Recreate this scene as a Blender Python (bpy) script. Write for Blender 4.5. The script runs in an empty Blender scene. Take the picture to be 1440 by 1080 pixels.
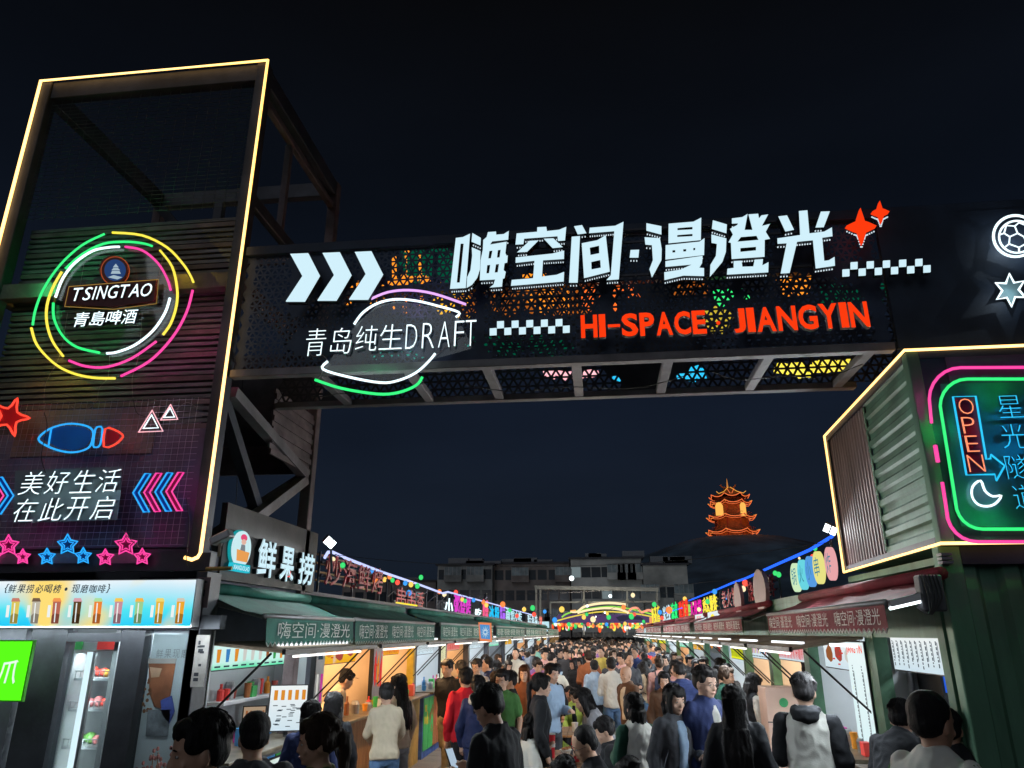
import bpy, bmesh, math, random
from mathutils import Vector, Matrix, noise
random.seed(7)
R = math.radians
scene = bpy.context.scene
C = scene.collection

# ---------------------------------------------------------------- camera, night sky, exposure
F_PX, PITCH, YAW, EYE = 1020.0, R(18.94), R(6.7), 2.2
cam_d = bpy.data.cameras.new('camera')
cam = bpy.data.objects.new('camera', cam_d); C.objects.link(cam)
cam.location = (0, 0, EYE)
cam.rotation_euler = (R(90) + PITCH, 0, YAW)
cam_d.sensor_width = 36; cam_d.lens = F_PX / 1440 * 36
cam_d.clip_start = 0.05; cam_d.clip_end = 3000
scene.camera = cam
w = bpy.data.worlds.new('World'); scene.world = w; w.use_nodes = True
nt = w.node_tree; nt.nodes.clear()
tc = nt.nodes.new('ShaderNodeTexCoord'); sp = nt.nodes.new('ShaderNodeSeparateXYZ')
rp = nt.nodes.new('ShaderNodeValToRGB'); bg = nt.nodes.new('ShaderNodeBackground'); wo = nt.nodes.new('ShaderNodeOutputWorld')
nt.links.new(tc.outputs['Generated'], sp.inputs[0]); nt.links.new(sp.outputs['Z'], rp.inputs[0])
nzs = nt.nodes.new('ShaderNodeTexNoise'); nzs.inputs['Scale'].default_value = 2.2; nzs.inputs['Detail'].default_value = 5
mps = nt.nodes.new('ShaderNodeMapping'); mps.inputs['Scale'].default_value = (1, 1, 3); nt.links.new(tc.outputs['Generated'], mps.inputs[0]); nt.links.new(mps.outputs[0], nzs.inputs['Vector'])
mrs = nt.nodes.new('ShaderNodeMapRange'); mrs.inputs[1].default_value = .3; mrs.inputs[2].default_value = .7; mrs.inputs[3].default_value = .84; mrs.inputs[4].default_value = 1.16; nt.links.new(nzs.outputs['Fac'], mrs.inputs[0])
vms = nt.nodes.new('ShaderNodeVectorMath'); vms.operation = 'SCALE'; nt.links.new(rp.outputs[0], vms.inputs[0]); nt.links.new(mrs.outputs[0], vms.inputs['Scale']); nt.links.new(vms.outputs[0], bg.inputs[0]); nt.links.new(bg.outputs[0], wo.inputs[0])
cr = rp.color_ramp
cr.elements[0].position = 0.0; cr.elements[0].color = (.0098, .0150, .0250, 1)
cr.elements[1].position = 0.75; cr.elements[1].color = (.0022, .0024, .0030, 1)
e = cr.elements.new(0.30); e.color = (.0068, .0112, .0225, 1)
e = cr.elements.new(0.52); e.color = (.0034, .0052, .0095, 1)
bg.inputs[1].default_value = .88
# faint glow of the city behind the viewer, from high up and very soft
sun_d = bpy.data.lights.new('night_glow', 'SUN'); sun_d.energy = .26; sun_d.angle = R(40); sun_d.color = (.86, .92, 1)
sun = bpy.data.objects.new('night_glow', sun_d); C.objects.link(sun); sun.rotation_euler = (R(62), 0, R(-14))
scene.view_settings.view_transform = 'Standard'; scene.view_settings.look = 'None'
scene.view_settings.exposure = 0.0; scene.view_settings.gamma = 1.0
scene.render.engine = 'CYCLES'
cy = scene.cycles
cy.use_denoising = True
cy.max_bounces = 5; cy.diffuse_bounces = 3; cy.glossy_bounces = 3; cy.transparent_max_bounces = 12
cy.sample_clamp_indirect = 2.5; cy.sample_clamp_direct = 12
cy.use_light_tree = True
cy.caustics_reflective = False; cy.caustics_refractive = False

# directions of the view, used to lay measured points onto real planes of the place
FW = Vector((-math.sin(YAW) * math.cos(PITCH), math.cos(YAW) * math.cos(PITCH), math.sin(PITCH)))
RT = Vector((math.cos(YAW), math.sin(YAW), 0)); UPV = RT.cross(FW)
CAM = Vector((0, 0, EYE))
def ray(px, py): return RT * ((px - 720) / F_PX) + UPV * ((540 - py) / F_PX) + FW
def onY(px, py, Y): d = ray(px, py); return CAM + d * (Y / d.y)
def onX(px, py, X): d = ray(px, py); return CAM + d * (X / d.x)
def onZ(px, py, Z): d = ray(px, py); return CAM + d * ((Z - EYE) / d.z)

# ---------------------------------------------------------------- materials
MATS = {}
def mat(name, col, rough=.6, metal=0., var=.18, scale=6., bump=.15, bscale=40., spec=.4, streak=None, coat=0):
    if name in MATS: return MATS[name]
    m = bpy.data.materials.new(name); m.use_nodes = True; n = m.node_tree; b = n.nodes['Principled BSDF']
    b.inputs['Roughness'].default_value = rough; b.inputs['Metallic'].default_value = metal
    b.inputs['Specular IOR Level'].default_value = spec; b.inputs['Coat Weight'].default_value = coat
    t = n.nodes.new('ShaderNodeTexCoord'); nz = n.nodes.new('ShaderNodeTexNoise'); nz.inputs['Scale'].default_value = scale
    nz.inputs['Detail'].default_value = 4
    src = t.outputs['Object']
    if streak:
        mp = n.nodes.new('ShaderNodeMapping'); mp.inputs['Scale'].default_value = streak
        n.links.new(src, mp.inputs[0]); src = mp.outputs[0]
    n.links.new(src, nz.inputs['Vector'])
    r = n.nodes.new('ShaderNodeValToRGB')
    r.color_ramp.elements[0].position = .3; r.color_ramp.elements[1].position = .7
    r.color_ramp.elements[0].color = tuple(max(0, c * (1 - var)) for c in col) + (1,)
    r.color_ramp.elements[1].color = tuple(min(1, c * (1 + var)) for c in col) + (1,)
    n.links.new(nz.outputs['Fac'], r.inputs[0]); cout = r.outputs[0]
    if var >= .2:      # broad grime and a little gloss variation
        g = n.nodes.new('ShaderNodeTexNoise'); g.inputs['Scale'].default_value = scale * .27; g.inputs['Detail'].default_value = 6; g.inputs['Roughness'].default_value = .7; n.links.new(src, g.inputs['Vector'])
        gr = n.nodes.new('ShaderNodeMapRange'); gr.inputs[1].default_value = .38; gr.inputs[2].default_value = .62; gr.inputs[3].default_value = .62; gr.inputs[4].default_value = 1.1; n.links.new(g.outputs['Fac'], gr.inputs[0])
        vm = n.nodes.new('ShaderNodeVectorMath'); vm.operation = 'SCALE'; n.links.new(cout, vm.inputs[0]); n.links.new(gr.outputs[0], vm.inputs['Scale']); cout = vm.outputs[0]
        rr_ = n.nodes.new('ShaderNodeMapRange'); rr_.inputs[3].default_value = min(1, rough + .2); rr_.inputs[4].default_value = max(.05, rough - .12); n.links.new(g.outputs['Fac'], rr_.inputs[0]); n.links.new(rr_.outputs[0], b.inputs['Roughness'])
    n.links.new(cout, b.inputs['Base Color'])
    if bump:
        n2 = n.nodes.new('ShaderNodeTexNoise'); n2.inputs['Scale'].default_value = bscale; n2.inputs['Detail'].default_value = 3
        n.links.new(src, n2.inputs['Vector'])
        bp = n.nodes.new('ShaderNodeBump'); bp.inputs['Strength'].default_value = bump; bp.inputs['Distance'].default_value = .02
        n.links.new(n2.outputs['Fac'], bp.inputs['Height']); n.links.new(bp.outputs[0], b.inputs['Normal'])
    MATS[name] = m; return m
def emit(name, col, s=1., sample=True, core=0.):
    """lit material; core>0: milky tube, paler where seen head on"""
    if name in MATS: return MATS[name]
    m = bpy.data.materials.new(name); m.use_nodes = True; n = m.node_tree; n.nodes.clear()
    e = n.nodes.new('ShaderNodeEmission'); o = n.nodes.new('ShaderNodeOutputMaterial')
    e.inputs[0].default_value = tuple(col) + (1,); e.inputs[1].default_value = s
    if core:
        lw = n.nodes.new('ShaderNodeLayerWeight'); lw.inputs[0].default_value = .35
        mx = n.nodes.new('ShaderNodeMix'); mx.data_type = 'RGBA'
        mx.inputs[6].default_value = tuple(c + (1 - c) * core for c in col) + (1,); mx.inputs[7].default_value = tuple(col) + (1,)
        n.links.new(lw.outputs['Facing'], mx.inputs[0]); n.links.new(mx.outputs[2], e.inputs[0])
    n.links.new(e.outputs[0], o.inputs[0])
    m.cycles.emission_sampling = 'AUTO' if sample else 'NONE'
    MATS[name] = m; return m
def lightbox(name, stops, axis='Z', s=1., patch=None, scale=3., sample=True):
    """printed translucent face lit from behind: colour runs along an axis of the face, with soft printed clouds"""
    if name in MATS: return MATS[name]
    m = bpy.data.materials.new(name); m.use_nodes = True; n = m.node_tree; n.nodes.clear()
    e = n.nodes.new('ShaderNodeEmission'); o = n.nodes.new('ShaderNodeOutputMaterial'); t = n.nodes.new('ShaderNodeTexCoord')
    x = n.nodes.new('ShaderNodeSeparateXYZ'); r = n.nodes.new('ShaderNodeValToRGB')
    n.links.new(t.outputs['Generated'], x.inputs[0])
    nz = n.nodes.new('ShaderNodeTexNoise'); nz.inputs['Scale'].default_value = scale; n.links.new(t.outputs['Object'], nz.inputs['Vector'])
    ma = n.nodes.new('ShaderNodeMath'); ma.operation = 'MULTIPLY_ADD'; ma.inputs[1].default_value = .35; 
    mb = n.nodes.new('ShaderNodeMath'); mb.operation = 'SUBTRACT'; mb.inputs[1].default_value = .17
    n.links.new(nz.outputs['Fac'], ma.inputs[0]); n.links.new(x.outputs[axis], mb.inputs[0]); n.links.new(mb.outputs[0], ma.inputs[2])
    n.links.new(ma.outputs[0], r.inputs[0])
    els = r.color_ramp.elements
    els[0].position = stops[0][0]; els[0].color = tuple(stops[0][1]) + (1,)
    els[1].position = stops[-1][0]; els[1].color = tuple(stops[-1][1]) + (1,)
    for p, c in stops[1:-1]: q = els.new(p); q.color = tuple(c) + (1,)
    out = r.outputs[0]
    if patch:
        n3 = n.nodes.new('ShaderNodeTexNoise'); n3.inputs['Scale'].default_value = patch[1]; n.links.new(t.outputs['Object'], n3.inputs['Vector'])
        r3 = n.nodes.new('ShaderNodeValToRGB'); r3.color_ramp.elements[0].position = patch[2]; r3.color_ramp.elements[1].position = patch[2] + .08
        mx = n.nodes.new('ShaderNodeMix'); mx.data_type = 'RGBA'
        n.links.new(n3.outputs['Fac'], r3.inputs[0]); n.links.new(r3.outputs[0], mx.inputs[0]); n.links.new(out, mx.inputs[6])
        mx.inputs[7].default_value = tuple(patch[0]) + (1,); out = mx.outputs[2]
    n.links.new(out, e.inputs[0]); e.inputs[1].default_value = s; n.links.new(e.outputs[0], o.inputs[0])
    m.cycles.emission_sampling = 'AUTO' if sample else 'NONE'
    MATS[name] = m; return m
def glass(name='glass_pane'):
    if name in MATS: return MATS[name]
    m = bpy.data.materials.new(name); m.use_nodes = True; n = m.node_tree; n.nodes.clear()
    tr = n.nodes.new('ShaderNodeBsdfTransparent'); gl = n.nodes.new('ShaderNodeBsdfGlossy'); gl.inputs['Roughness'].default_value = .03
    fr = n.nodes.new('ShaderNodeMath'); fr.operation = 'MULTIPLY_ADD'; lw = n.nodes.new('ShaderNodeLayerWeight'); lw.inputs[0].default_value = .12; fr.inputs[1].default_value = .5; fr.inputs[2].default_value = .03; n.links.new(lw.outputs['Fresnel'], fr.inputs[0]); lw.inputs[0].default_value = .25; n.links.new(lw.outputs['Facing'], fr.inputs[0]); fr.inputs[1].default_value = .25; mx = n.nodes.new('ShaderNodeMixShader'); o = n.nodes.new('ShaderNodeOutputMaterial')
    tr.inputs[0].default_value = (.95, .98, .98, 1)
    n.links.new(fr.outputs[0], mx.inputs[0]); n.links.new(tr.outputs[0], mx.inputs[1]); n.links.new(gl.outputs[0], mx.inputs[2])
    n.links.new(mx.outputs[0], o.inputs[0]); MATS[name] = m; return m

# ---------------------------------------------------------------- mesh helpers
class MB:
    def __init__(s): s.v = []; s.f = []
    def add(s, vs, fs):
        o = len(s.v); s.v += [tuple(v) for v in vs]; s.f += [tuple(i + o for i in f) for f in fs]; return s
    def box(s, a, b, M=None):
        x0, y0, z0 = a; x1, y1, z1 = b
        vs = [Vector(p) for p in ((x0,y0,z0),(x1,y0,z0),(x1,y1,z0),(x0,y1,z0),(x0,y0,z1),(x1,y0,z1),(x1,y1,z1),(x0,y1,z1))]
        if M: vs = [M @ p for p in vs]
        return s.add(vs, [(0,3,2,1),(4,5,6,7),(0,1,5,4),(1,2,6,5),(2,3,7,6),(3,0,4,7)])
    def bar(s, p, q, w, h=None, up=Vector((0,0,1))):
        p = Vector(p); q = Vector(q); h = h or w; d = (q - p).normalized()
        if abs(d.dot(up)) > .98: up = Vector((0,1,0))
        a = d.cross(up).normalized() * w / 2; b = a.cross(d).normalized() * h / 2
        vs = [p-a-b, p+a-b, p+a+b, p-a+b, q-a-b, q+a-b, q+a+b, q-a+b]
        return s.add(vs, [(0,3,2,1),(4,5,6,7),(0,1,5,4),(1,2,6,5),(2,3,7,6),(3,0,4,7)])
    def tube(s, pts, r, n=6, closed=False, caps=True):
        pts = [Vector(p) for p in pts]; N = len(pts); vs = []; fs = []
        prev = None
        for i, p in enumerate(pts):
            if closed: d = pts[(i+1) % N] - pts[i-1]
            else: d = pts[min(i+1, N-1)] - pts[max(i-1, 0)]
            d.normalize()
            if prev is None: a = d.orthogonal().normalized()
            else:
                a = prev - d * prev.dot(d)
                a = a.normalized() if a.length > 1e-6 else d.orthogonal().normalized()
            prev = a; b = d.cross(a); rr = r[i] if isinstance(r, (list, tuple)) else r
            for k in range(n):
                t = 2 * math.pi * k / n; vs.append(p + (a * math.cos(t) + b * math.sin(t)) * rr)
        for i in range(N if closed else N - 1):
            for k in range(n):
                j = (i + 1) % N; fs.append((i*n+k, i*n+(k+1) % n, j*n+(k+1) % n, j*n+k))
        if not closed and caps: fs.append(tuple(range(n-1, -1, -1))); fs.append(tuple(range((N-1)*n, N*n)))
        return s.add(vs, fs)
    def prism(s, poly, depth, FR):
        """poly in plane coordinates, extruded from 0 to depth along the frame's normal"""
        n = len(poly)
        vs = [FR @ Vector((x, y, 0)) for x, y in poly] + [FR @ Vector((x, y, depth)) for x, y in poly]
        return s.add(vs, [tuple(range(n-1, -1, -1)), tuple(range(n, 2*n))] + [(i, (i+1) % n, n+(i+1) % n, n+i) for i in range(n)])
    def ell(s, c, r, nu=10, nv=7, M=None):
        vs = []; fs = []
        for j in range(nv + 1):
            ph = math.pi * j / nv
            for i in range(nu):
                th = 2 * math.pi * i / nu
                p = Vector((c[0] + r[0]*math.sin(ph)*math.cos(th), c[1] + r[1]*math.sin(ph)*math.sin(th), c[2] + r[2]*math.cos(ph)))
                vs.append(M @ p if M else p)
        for j in range(nv):
            for i in range(nu):
                a, b = j*nu+i, j*nu+(i+1) % nu; fs.append((a, a+nu, b+nu, b))
        return s.add(vs, fs)
    def loft(s, rings, n=14, M=None):
        """rings: (x, y, z, rx, ry) stacked along z"""
        vs = []; fs = []
        for (x, y, z, rx, ry) in rings:
            for k in range(n):
                t = 2 * math.pi * k / n; p = Vector((x + rx*math.cos(t), y + ry*math.sin(t), z)); vs.append(M @ p if M else p)
        for j in range(len(rings) - 1):
            for k in range(n): fs.append((j*n+k, j*n+(k+1) % n, (j+1)*n+(k+1) % n, (j+1)*n+k))
        fs.append(tuple(range(n-1, -1, -1))); fs.append(tuple(range((len(rings)-1)*n, len(rings)*n)))
        return s.add(vs, fs)
    def mesh(s, name, m=None, smooth=False):
        me = bpy.data.meshes.new(name); me.from_pydata(s.v, [], s.f); me.update()
        if smooth: me.polygons.foreach_set('use_smooth', [True] * len(me.polygons))
        if m: me.materials.append(m)
        return me
    def build(s, name, m, parent=None, smooth=False, kind=None, bevel=0):
        me = s.mesh(name, m, smooth)
        bm = bmesh.new(); bm.from_mesh(me); bmesh.ops.recalc_face_normals(bm, faces=bm.faces)
        if bevel: bmesh.ops.bevel(bm, geom=list(bm.edges), offset=bevel, segments=1, affect='EDGES', profile=.7)
        bm.to_mesh(me); bm.free()
        return link(name, me, parent, kind)
def link(name, me, parent=None, kind=None):
    o = bpy.data.objects.new(name, me); C.objects.link(o)
    if parent is not None:
        o.parent = parent; o.matrix_parent_inverse = Matrix.Translation(parent.location).inverted() if parent.rotation_euler.z == 0 else Matrix.Identity(4)
    if kind: o['kind'] = kind
    return o
def tag(o, label=None, cat=None, group=None, kind=None):
    if label: o['label'] = label
    if cat: o['category'] = cat
    if group: o['group'] = group
    if kind: o['kind'] = kind
    return o
def empty(name, label, cat, loc=(0,0,0), group=None):
    o = bpy.data.objects.new(name, None); C.objects.link(o); o.location = loc; o.empty_display_size = .2
    return tag(o, label, cat, group)
def frame(origin, ux, uy):
    ux = Vector(ux).normalized(); uy = Vector(uy).normalized(); n = ux.cross(uy); o = Vector(origin)
    return Matrix(((ux.x, uy.x, n.x, o.x), (ux.y, uy.y, n.y, o.y), (ux.z, uy.z, n.z, o.z), (0, 0, 0, 1)))
def FY(Y): return frame((0, Y, 0), (1,0,0), (0,0,1))            # plane facing the viewer: (x, z)
def FXL(X): return frame((X, 0, 0), (0,1,0), (0,0,1))           # left row, facing the street: (y, z)
def FXR(X): return frame((X, 0, 0), (0,-1,0), (0,0,1))          # right row, facing the street: (-y, z)
def smoothpts(pts, n=6, closed=False):
    P = [Vector(p) for p in pts]; N = len(P); out = []
    for i in range(N if closed else N - 1):
        g = (lambda k: P[k % N]) if closed else (lambda k: P[max(0, min(N-1, k))])
        p0, p1, p2, p3 = g(i-1), g(i), g(i+1), g(i+2)
        for t in (j / n for j in range(n)):
            out.append(.5 * ((2*p1) + (p2-p0)*t + (2*p0-5*p1+4*p2-p3)*t*t + (3*p1-p0-3*p2+p3)*t*t*t))
    if not closed: out.append(P[-1])
    return out
# text ------------------------------------------------------------
TXT = {}
def text_mesh(s, extrude=0., offset=0., shear=0.):
    k = (s, extrude, offset, shear)
    if k in TXT: return TXT[k]
    cu = bpy.data.curves.new('t', 'FONT'); cu.body = s; cu.size = 1; cu.extrude = extrude; cu.offset = offset; cu.shear = shear
    cu.resolution_u = 3
    ob = bpy.data.objects.new('t', cu); C.objects.link(ob)
    dg = bpy.context.evaluated_depsgraph_get(); me = bpy.data.meshes.new_from_object(ob.evaluated_get(dg), depsgraph=dg)
    bpy.data.objects.remove(ob); bpy.data.curves.remove(cu)
    vs = [v.co.copy() for v in me.vertices]; fs = [tuple(p.vertices) for p in me.polygons]
    nz = [p.normal.z for p in me.polygons]
    bpy.data.meshes.remove(me)
    if not vs: vs = [Vector((0,0,0)), Vector((.1,0,0)), Vector((.1,.1,0))]; fs = [(0,1,2)]; nz = [1]
    TXT[k] = (vs, fs, nz); return TXT[k]
def put_text(mb, s, FR, x0, y0, w, h, depth=0., lift=0., offset=0., shear=0., skew=0.):
    """lay the string into the box x0,y0,w,h of the plane FR"""
    vs, fs, nz = text_mesh(s, 1.0 if depth else 0., offset, shear)
    xa = min(v.x for v in vs); xb = max(v.x for v in vs); ya = min(v.y for v in vs); yb = max(v.y for v in vs)
    sx = w / max(1e-6, xb - xa); sy = h / max(1e-6, yb - ya)
    out = []
    for v in vs:
        z = lift + (v.z + 1) * .5 * depth if depth else lift
        yy = (v.y - ya) * sy
        out.append(FR @ Vector((x0 + (v.x - xa) * sx + skew * (yy - h/2), y0 + yy, z)))
    mb.add(out, fs); return mb
def letter(ch, FR, x0, y0, w, h, depth, lift, m_face, m_side, parent, offset=0., shear=0., name='letter'):
    """one channel letter: lit face and dark sides"""
    vs, fs, nz = text_mesh(ch, 1.0, offset, shear)
    b = MB(); put_text(b, ch, FR, x0, y0, w, h, depth, lift, offset, shear)
    me = bpy.data.meshes.new(name); me.from_pydata(b.v, [], b.f); me.update()
    me.materials.append(m_side); me.materials.append(m_face)
    for p, z in zip(me.polygons, nz): p.material_index = 1 if z > .5 else 0
    return link(name, me, parent)
def pxpoly(pts, Y): return [(p.x, p.z) for p in (onY(x, y, Y) for x, y in pts)]
# ---------------------------------------------------------------- colours
M_frame = mat('painted_steel_frame', (.060, .062, .078), .5, .3, .3, 3, .1)
M_brownframe = mat('rusty_painted_frame', (.165, .125, .13), .6, .2, .35, 4, .15)
M_dark = mat('dark_navy_panel', (.020, .034, .065), .55, .1, .3, 2, .08)
M_slat = mat('weathered_slat', (.15, .14, .155), .55, .2, .35, 5, .12, streak=(1, 1, 8))
M_wall = mat('tower_back_wall', (.10, .09, .10), .7, 0, .3, 3, .1)
M_green = mat('green_container_paint', (.10, .215, .145), .45, .2, .3, 3, .12, streak=(1, 1, .25))
M_brown = mat('brown_container_paint', (.26, .19, .185), .55, .2, .3, 3, .12, streak=(1, 1, .25))
M_awn = mat('green_awning_canvas', (.012, .125, .095), .75, 0, .25, 4, .2, 60)
M_awnr = mat('maroon_awning_canvas', (.20, .018, .032), .75, 0, .25, 4, .2, 60)
M_rail = mat('aluminium_rail', (.45, .45, .46), .35, .8, .1, 8, .05)
M_white = mat('white_paint', (.75, .76, .78), .5, 0, .08, 4, .05)
M_print = mat('valance_print', (.82, .85, .82), .7, 0, .1, 8, 0)
M_ink = mat('dark_print_ink', (.03, .035, .045), .6, 0, .1, 8, 0)
M_steel = mat('brushed_steel', (.5, .5, .52), .3, .9, .1, 8, .05, streak=(1, 1, 20))
M_black = mat('black_metal', (.018, .018, .02), .45, .3, .2, 6, .05)
M_wood = mat('varnished_wood', (.33, .17, .07), .45, 0, .35, 3, .1, streak=(1, 12, 1), coat=.2)
M_counter = mat('counter_top', (.12, .10, .07), .3, .1, .35, 8, .05)
M_pave = mat('street_paving', (.115, .085, .07), .55, 0, .35, 1.2, .3, 30)
M_wire = mat('grid_wire', (.50, .50, .60), .4, .6, .1, 8, 0)
M_cable = mat('black_cable', (.03, .03, .03), .6, 0, .1, 8, 0)
M_cablew = mat('pale_cable', (.35, .28, .28), .6, 0, .1, 8, 0)
E_led = emit('warm_led_strip', (1, .52, .085), 2.8, core=.2)
E_face = emit('white_letter_face', (.66, .90, 1.0), .98)
E_neonw = emit('white_neon', (.72, .93, 1), 1.6, core=.3)
E_green = emit('green_neon', (.005, .95, .20), 1.05, core=.05)
E_yel = emit('yellow_neon', (1, .80, .02), 1.1, core=.1)
E_mag = emit('magenta_neon', (1, .02, .34), 1.1, core=.07)
E_red = emit('red_neon', (1, .04, .01), 1.2, core=.04)
E_redface = emit('red_letter_face', (1, .045, .005), 1.0)
E_blue = emit('blue_neon', (.0, .40, 1), 1.05, core=.04)
E_cyan = emit('cyan_neon', (.0, .55, .95), 1.05, core=.04)
E_pur = emit('violet_neon', (.80, .35, 1), 1.1, core=.2)
E_pink = emit('pink_neon', (1, .35, .42), 1.2, core=.3)
E_dots = emit('marquee_bulb', (.75, .9, 1), .9, sample=False)
E_bluestrip = emit('blue_led_strip', (.02, .12, 1), 1.6)
E_lav = emit('lavender_led_strip', (.52, .58, 1), 1.3)
E_tube = emit('fluorescent_tube', (.85, .97, 1), 4)
E_warm = emit('warm_tube', (1, .62, .25), 3)

# ---------------------------------------------------------------- ground and far hill
g = MB(); g.add([(-300, -40, 0), (300, -40, 0), (300, 700, 0), (-300, 700, 0)], [(0, 1, 2, 3)])
tag(g.build('ground', mat('far_ground', (.05, .05, .05), .8, 0, .3, .3, .2)), kind='structure')
# street paving: slabs in the near part, recessed joints
st = MB(); st.box((-3.5, 3, .004), (2.62, 110, .010)); street = st.build('street', M_pave); tag(street, kind='structure')
slab_me = None
for iy in range(22):
    for ix in range(10):
        if iy > 17 and ix % 2: continue
        x0 = -3.45 + ix * .6; y0 = 6.4 + iy * .6
        if slab_me is None:
            sm = MB(); sm.box((0, 0, 0), (.588, .588, .018)); slab_me = sm.mesh('paving_slab', M_pave)
            bmm = bmesh.new(); bmm.from_mesh(slab_me); bmesh.ops.bevel(bmm, geom=list(bmm.edges), offset=.004, segments=1, affect='EDGES'); bmm.to_mesh(slab_me); bmm.free()
        o = link('paving_slab', slab_me); o.parent = street; o.location = (x0, y0, .011 + random.uniform(-.002, .002))

# hill that carries the pagoda, night haze put into its bluish colour
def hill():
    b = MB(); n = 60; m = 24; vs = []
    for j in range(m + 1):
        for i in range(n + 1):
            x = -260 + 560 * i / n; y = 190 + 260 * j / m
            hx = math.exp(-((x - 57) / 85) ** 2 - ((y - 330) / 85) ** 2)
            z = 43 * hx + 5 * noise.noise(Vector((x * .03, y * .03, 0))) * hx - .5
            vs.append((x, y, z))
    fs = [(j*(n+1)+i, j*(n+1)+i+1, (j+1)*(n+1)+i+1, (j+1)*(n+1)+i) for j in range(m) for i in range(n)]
    b.add(vs, fs); return b.build('hill', mat('haze_tinted_hill_scrub', (.10, .165, .23), .95, 0, .4, .1, .4, 2), smooth=True)
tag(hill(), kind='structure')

# ---------------------------------------------------------------- left tower
TX0, TX1, TY0, TY1, TH = -6.17, -3.44, 6.1, 8.5, 8.2
tower = empty('gate_tower', 'tall open steel frame tower left of the gate with neon signs on it', 'tower', (TX0, TY0, 0))
def P_(name, mb, m, par=tower, **k): return mb.build(name, m, par, **k)
W = .13
for x in (TX0 + W/2, TX1 - W/2):
    for y in (TY0 + W/2, TY1 - W/2):
        b = MB(); b.box((x - W/2, y - W/2, 2.75 if y < 7 else 0), (x + W/2, y + W/2, TH)); P_('post', b, M_frame if y < 7 else M_brownframe, bevel=.008)
for z0, z1, m in ((TH - .22, TH - .001, M_frame), (5.45, 5.62, M_brownframe), (2.72, 2.9, M_frame)):
    for k, (p, q) in enumerate((((TX0+W, TY0+.02), (TX1-W, TY0+.13)), ((TX0+W, TY1-.14), (TX1-W, TY1-.02)), ((TX0+.02, TY0+W), (TX0+.13, TY1-W)), ((TX1-.13, TY0+W), (TX1-.02, TY1-W)))):
        b = MB(); b.box((p[0], p[1], z0), (q[0], q[1], z1)); P_('beam', b, m, bevel=.006)
b = MB(); b.box((TX1-.12, TY0+W, TH-.42), (TX1-.04, TY1-W, TH-.34)); P_('beam', b, M_brownframe, bevel=.006)
b = MB(); b.box((TX0+W, TY1-.12, TH-1.2), (TX1-W, TY1-.04, TH-1.1)); P_('beam', b, M_brownframe, bevel=.006)
b = MB(); b.box((TX1-.11, TY0+W, 6.45), (TX1-.03, TY1-W, 6.6)); P_('beam', b, M_frame, bevel=.006)
for p, q in (((TX1-.09, 7.0, 6.62), (TX1-.09, 7.0, TH-.44)),): 
    b = MB(); b.bar(p, q, .07); P_('upright', b, M_brownframe)
# small inner frame seen behind the side
for p, q in (((-4.7, 8.2, 6.9), (-3.8, 8.2, 6.9)), ((-3.8, 8.2, 6.9), (-3.8, 8.2, 5.7))):
    b = MB(); b.bar(p, q, .09); P_('upright', b, M_brownframe)
# rear braces visible through the open top
for p, q in (((TX0+.2, 8.3, 7.9), (-4.6, 8.3, 6.3)), ((TX0+.05, 8.35, 8.0), (-4.35, 8.35, 6.2))):
    b = MB(); b.bar(p, q, .10); P_('brace', b, M_frame)
b = MB(); b.box((-5.2, 8.30, 5.6), (-5.08, 8.40, 7.95)); P_('upright', b, M_frame)
M_chord0 = mat('pale_brace_paint', (.20, .18, .19), .5, .2, .2, 4, .1)
# braces of the side bay under the beam
for p, q, m in (((TX1-.06, TY0+.25, 4.42), (TX1-.06, TY1-.2, 4.0), M_chord0), ((TX1-.06, TY1-.2, 3.95), (TX1-.06, TY0+.35, 2.95), M_chord0),
                ((TX1-.15, TY0+.2, 4.4), (TX1-.15, 7.9, 2.92), M_frame), ((-5.2, TY1-.1, 2.95), (-3.55, TY1-.1, 4.0), M_brownframe)):
    b = MB(); b.bar(p, q, .11, .11); P_('brace', b, m)
# corrugated side panel in the rear bay
b = MB()
for i in range(12):
    z = 4.02 + i * .062
    b.box((TX1 - .045 - .02 * (i % 2), 7.25, z), (TX1 - .02 - .02 * (i % 2), TY1 - W, z + .062))
P_('side_panel', b, M_brownframe, kind='stuff')
b = MB(); b.box((TX0+W, TY0+.6, 4.35), (TX1-W, TY1-.3, 4.40)); P_('deck', b, M_wall)
b = MB(); b.box((TX0+W, TY1-.09, 4.05), (TX1-W, TY1-.05, 5.4)); P_('back_panel', b, M_wall)
# slat cladding behind the ring sign: each slat its own piece
b = MB(); b.box((TX0+W, TY0+.26, 2.92), (TX1-W, TY0+.30, 6.38)); P_('cladding_panel', b, mat('cladding_sheet', (.15, .14, .16), .6, .1, .3, 3, .1))
sl = None
for i in range(38):
    z = 4.05 + i * .0615
    me_m = M_slat
    q = MB(); q.box((TX0+W+.01, TY0+.20, z), (TX1-W-.01, TY0+.258, z + (.036 if i % 4 else .050))); P_('slat', q, me_m if i % 4 else M_brownframe)
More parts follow.
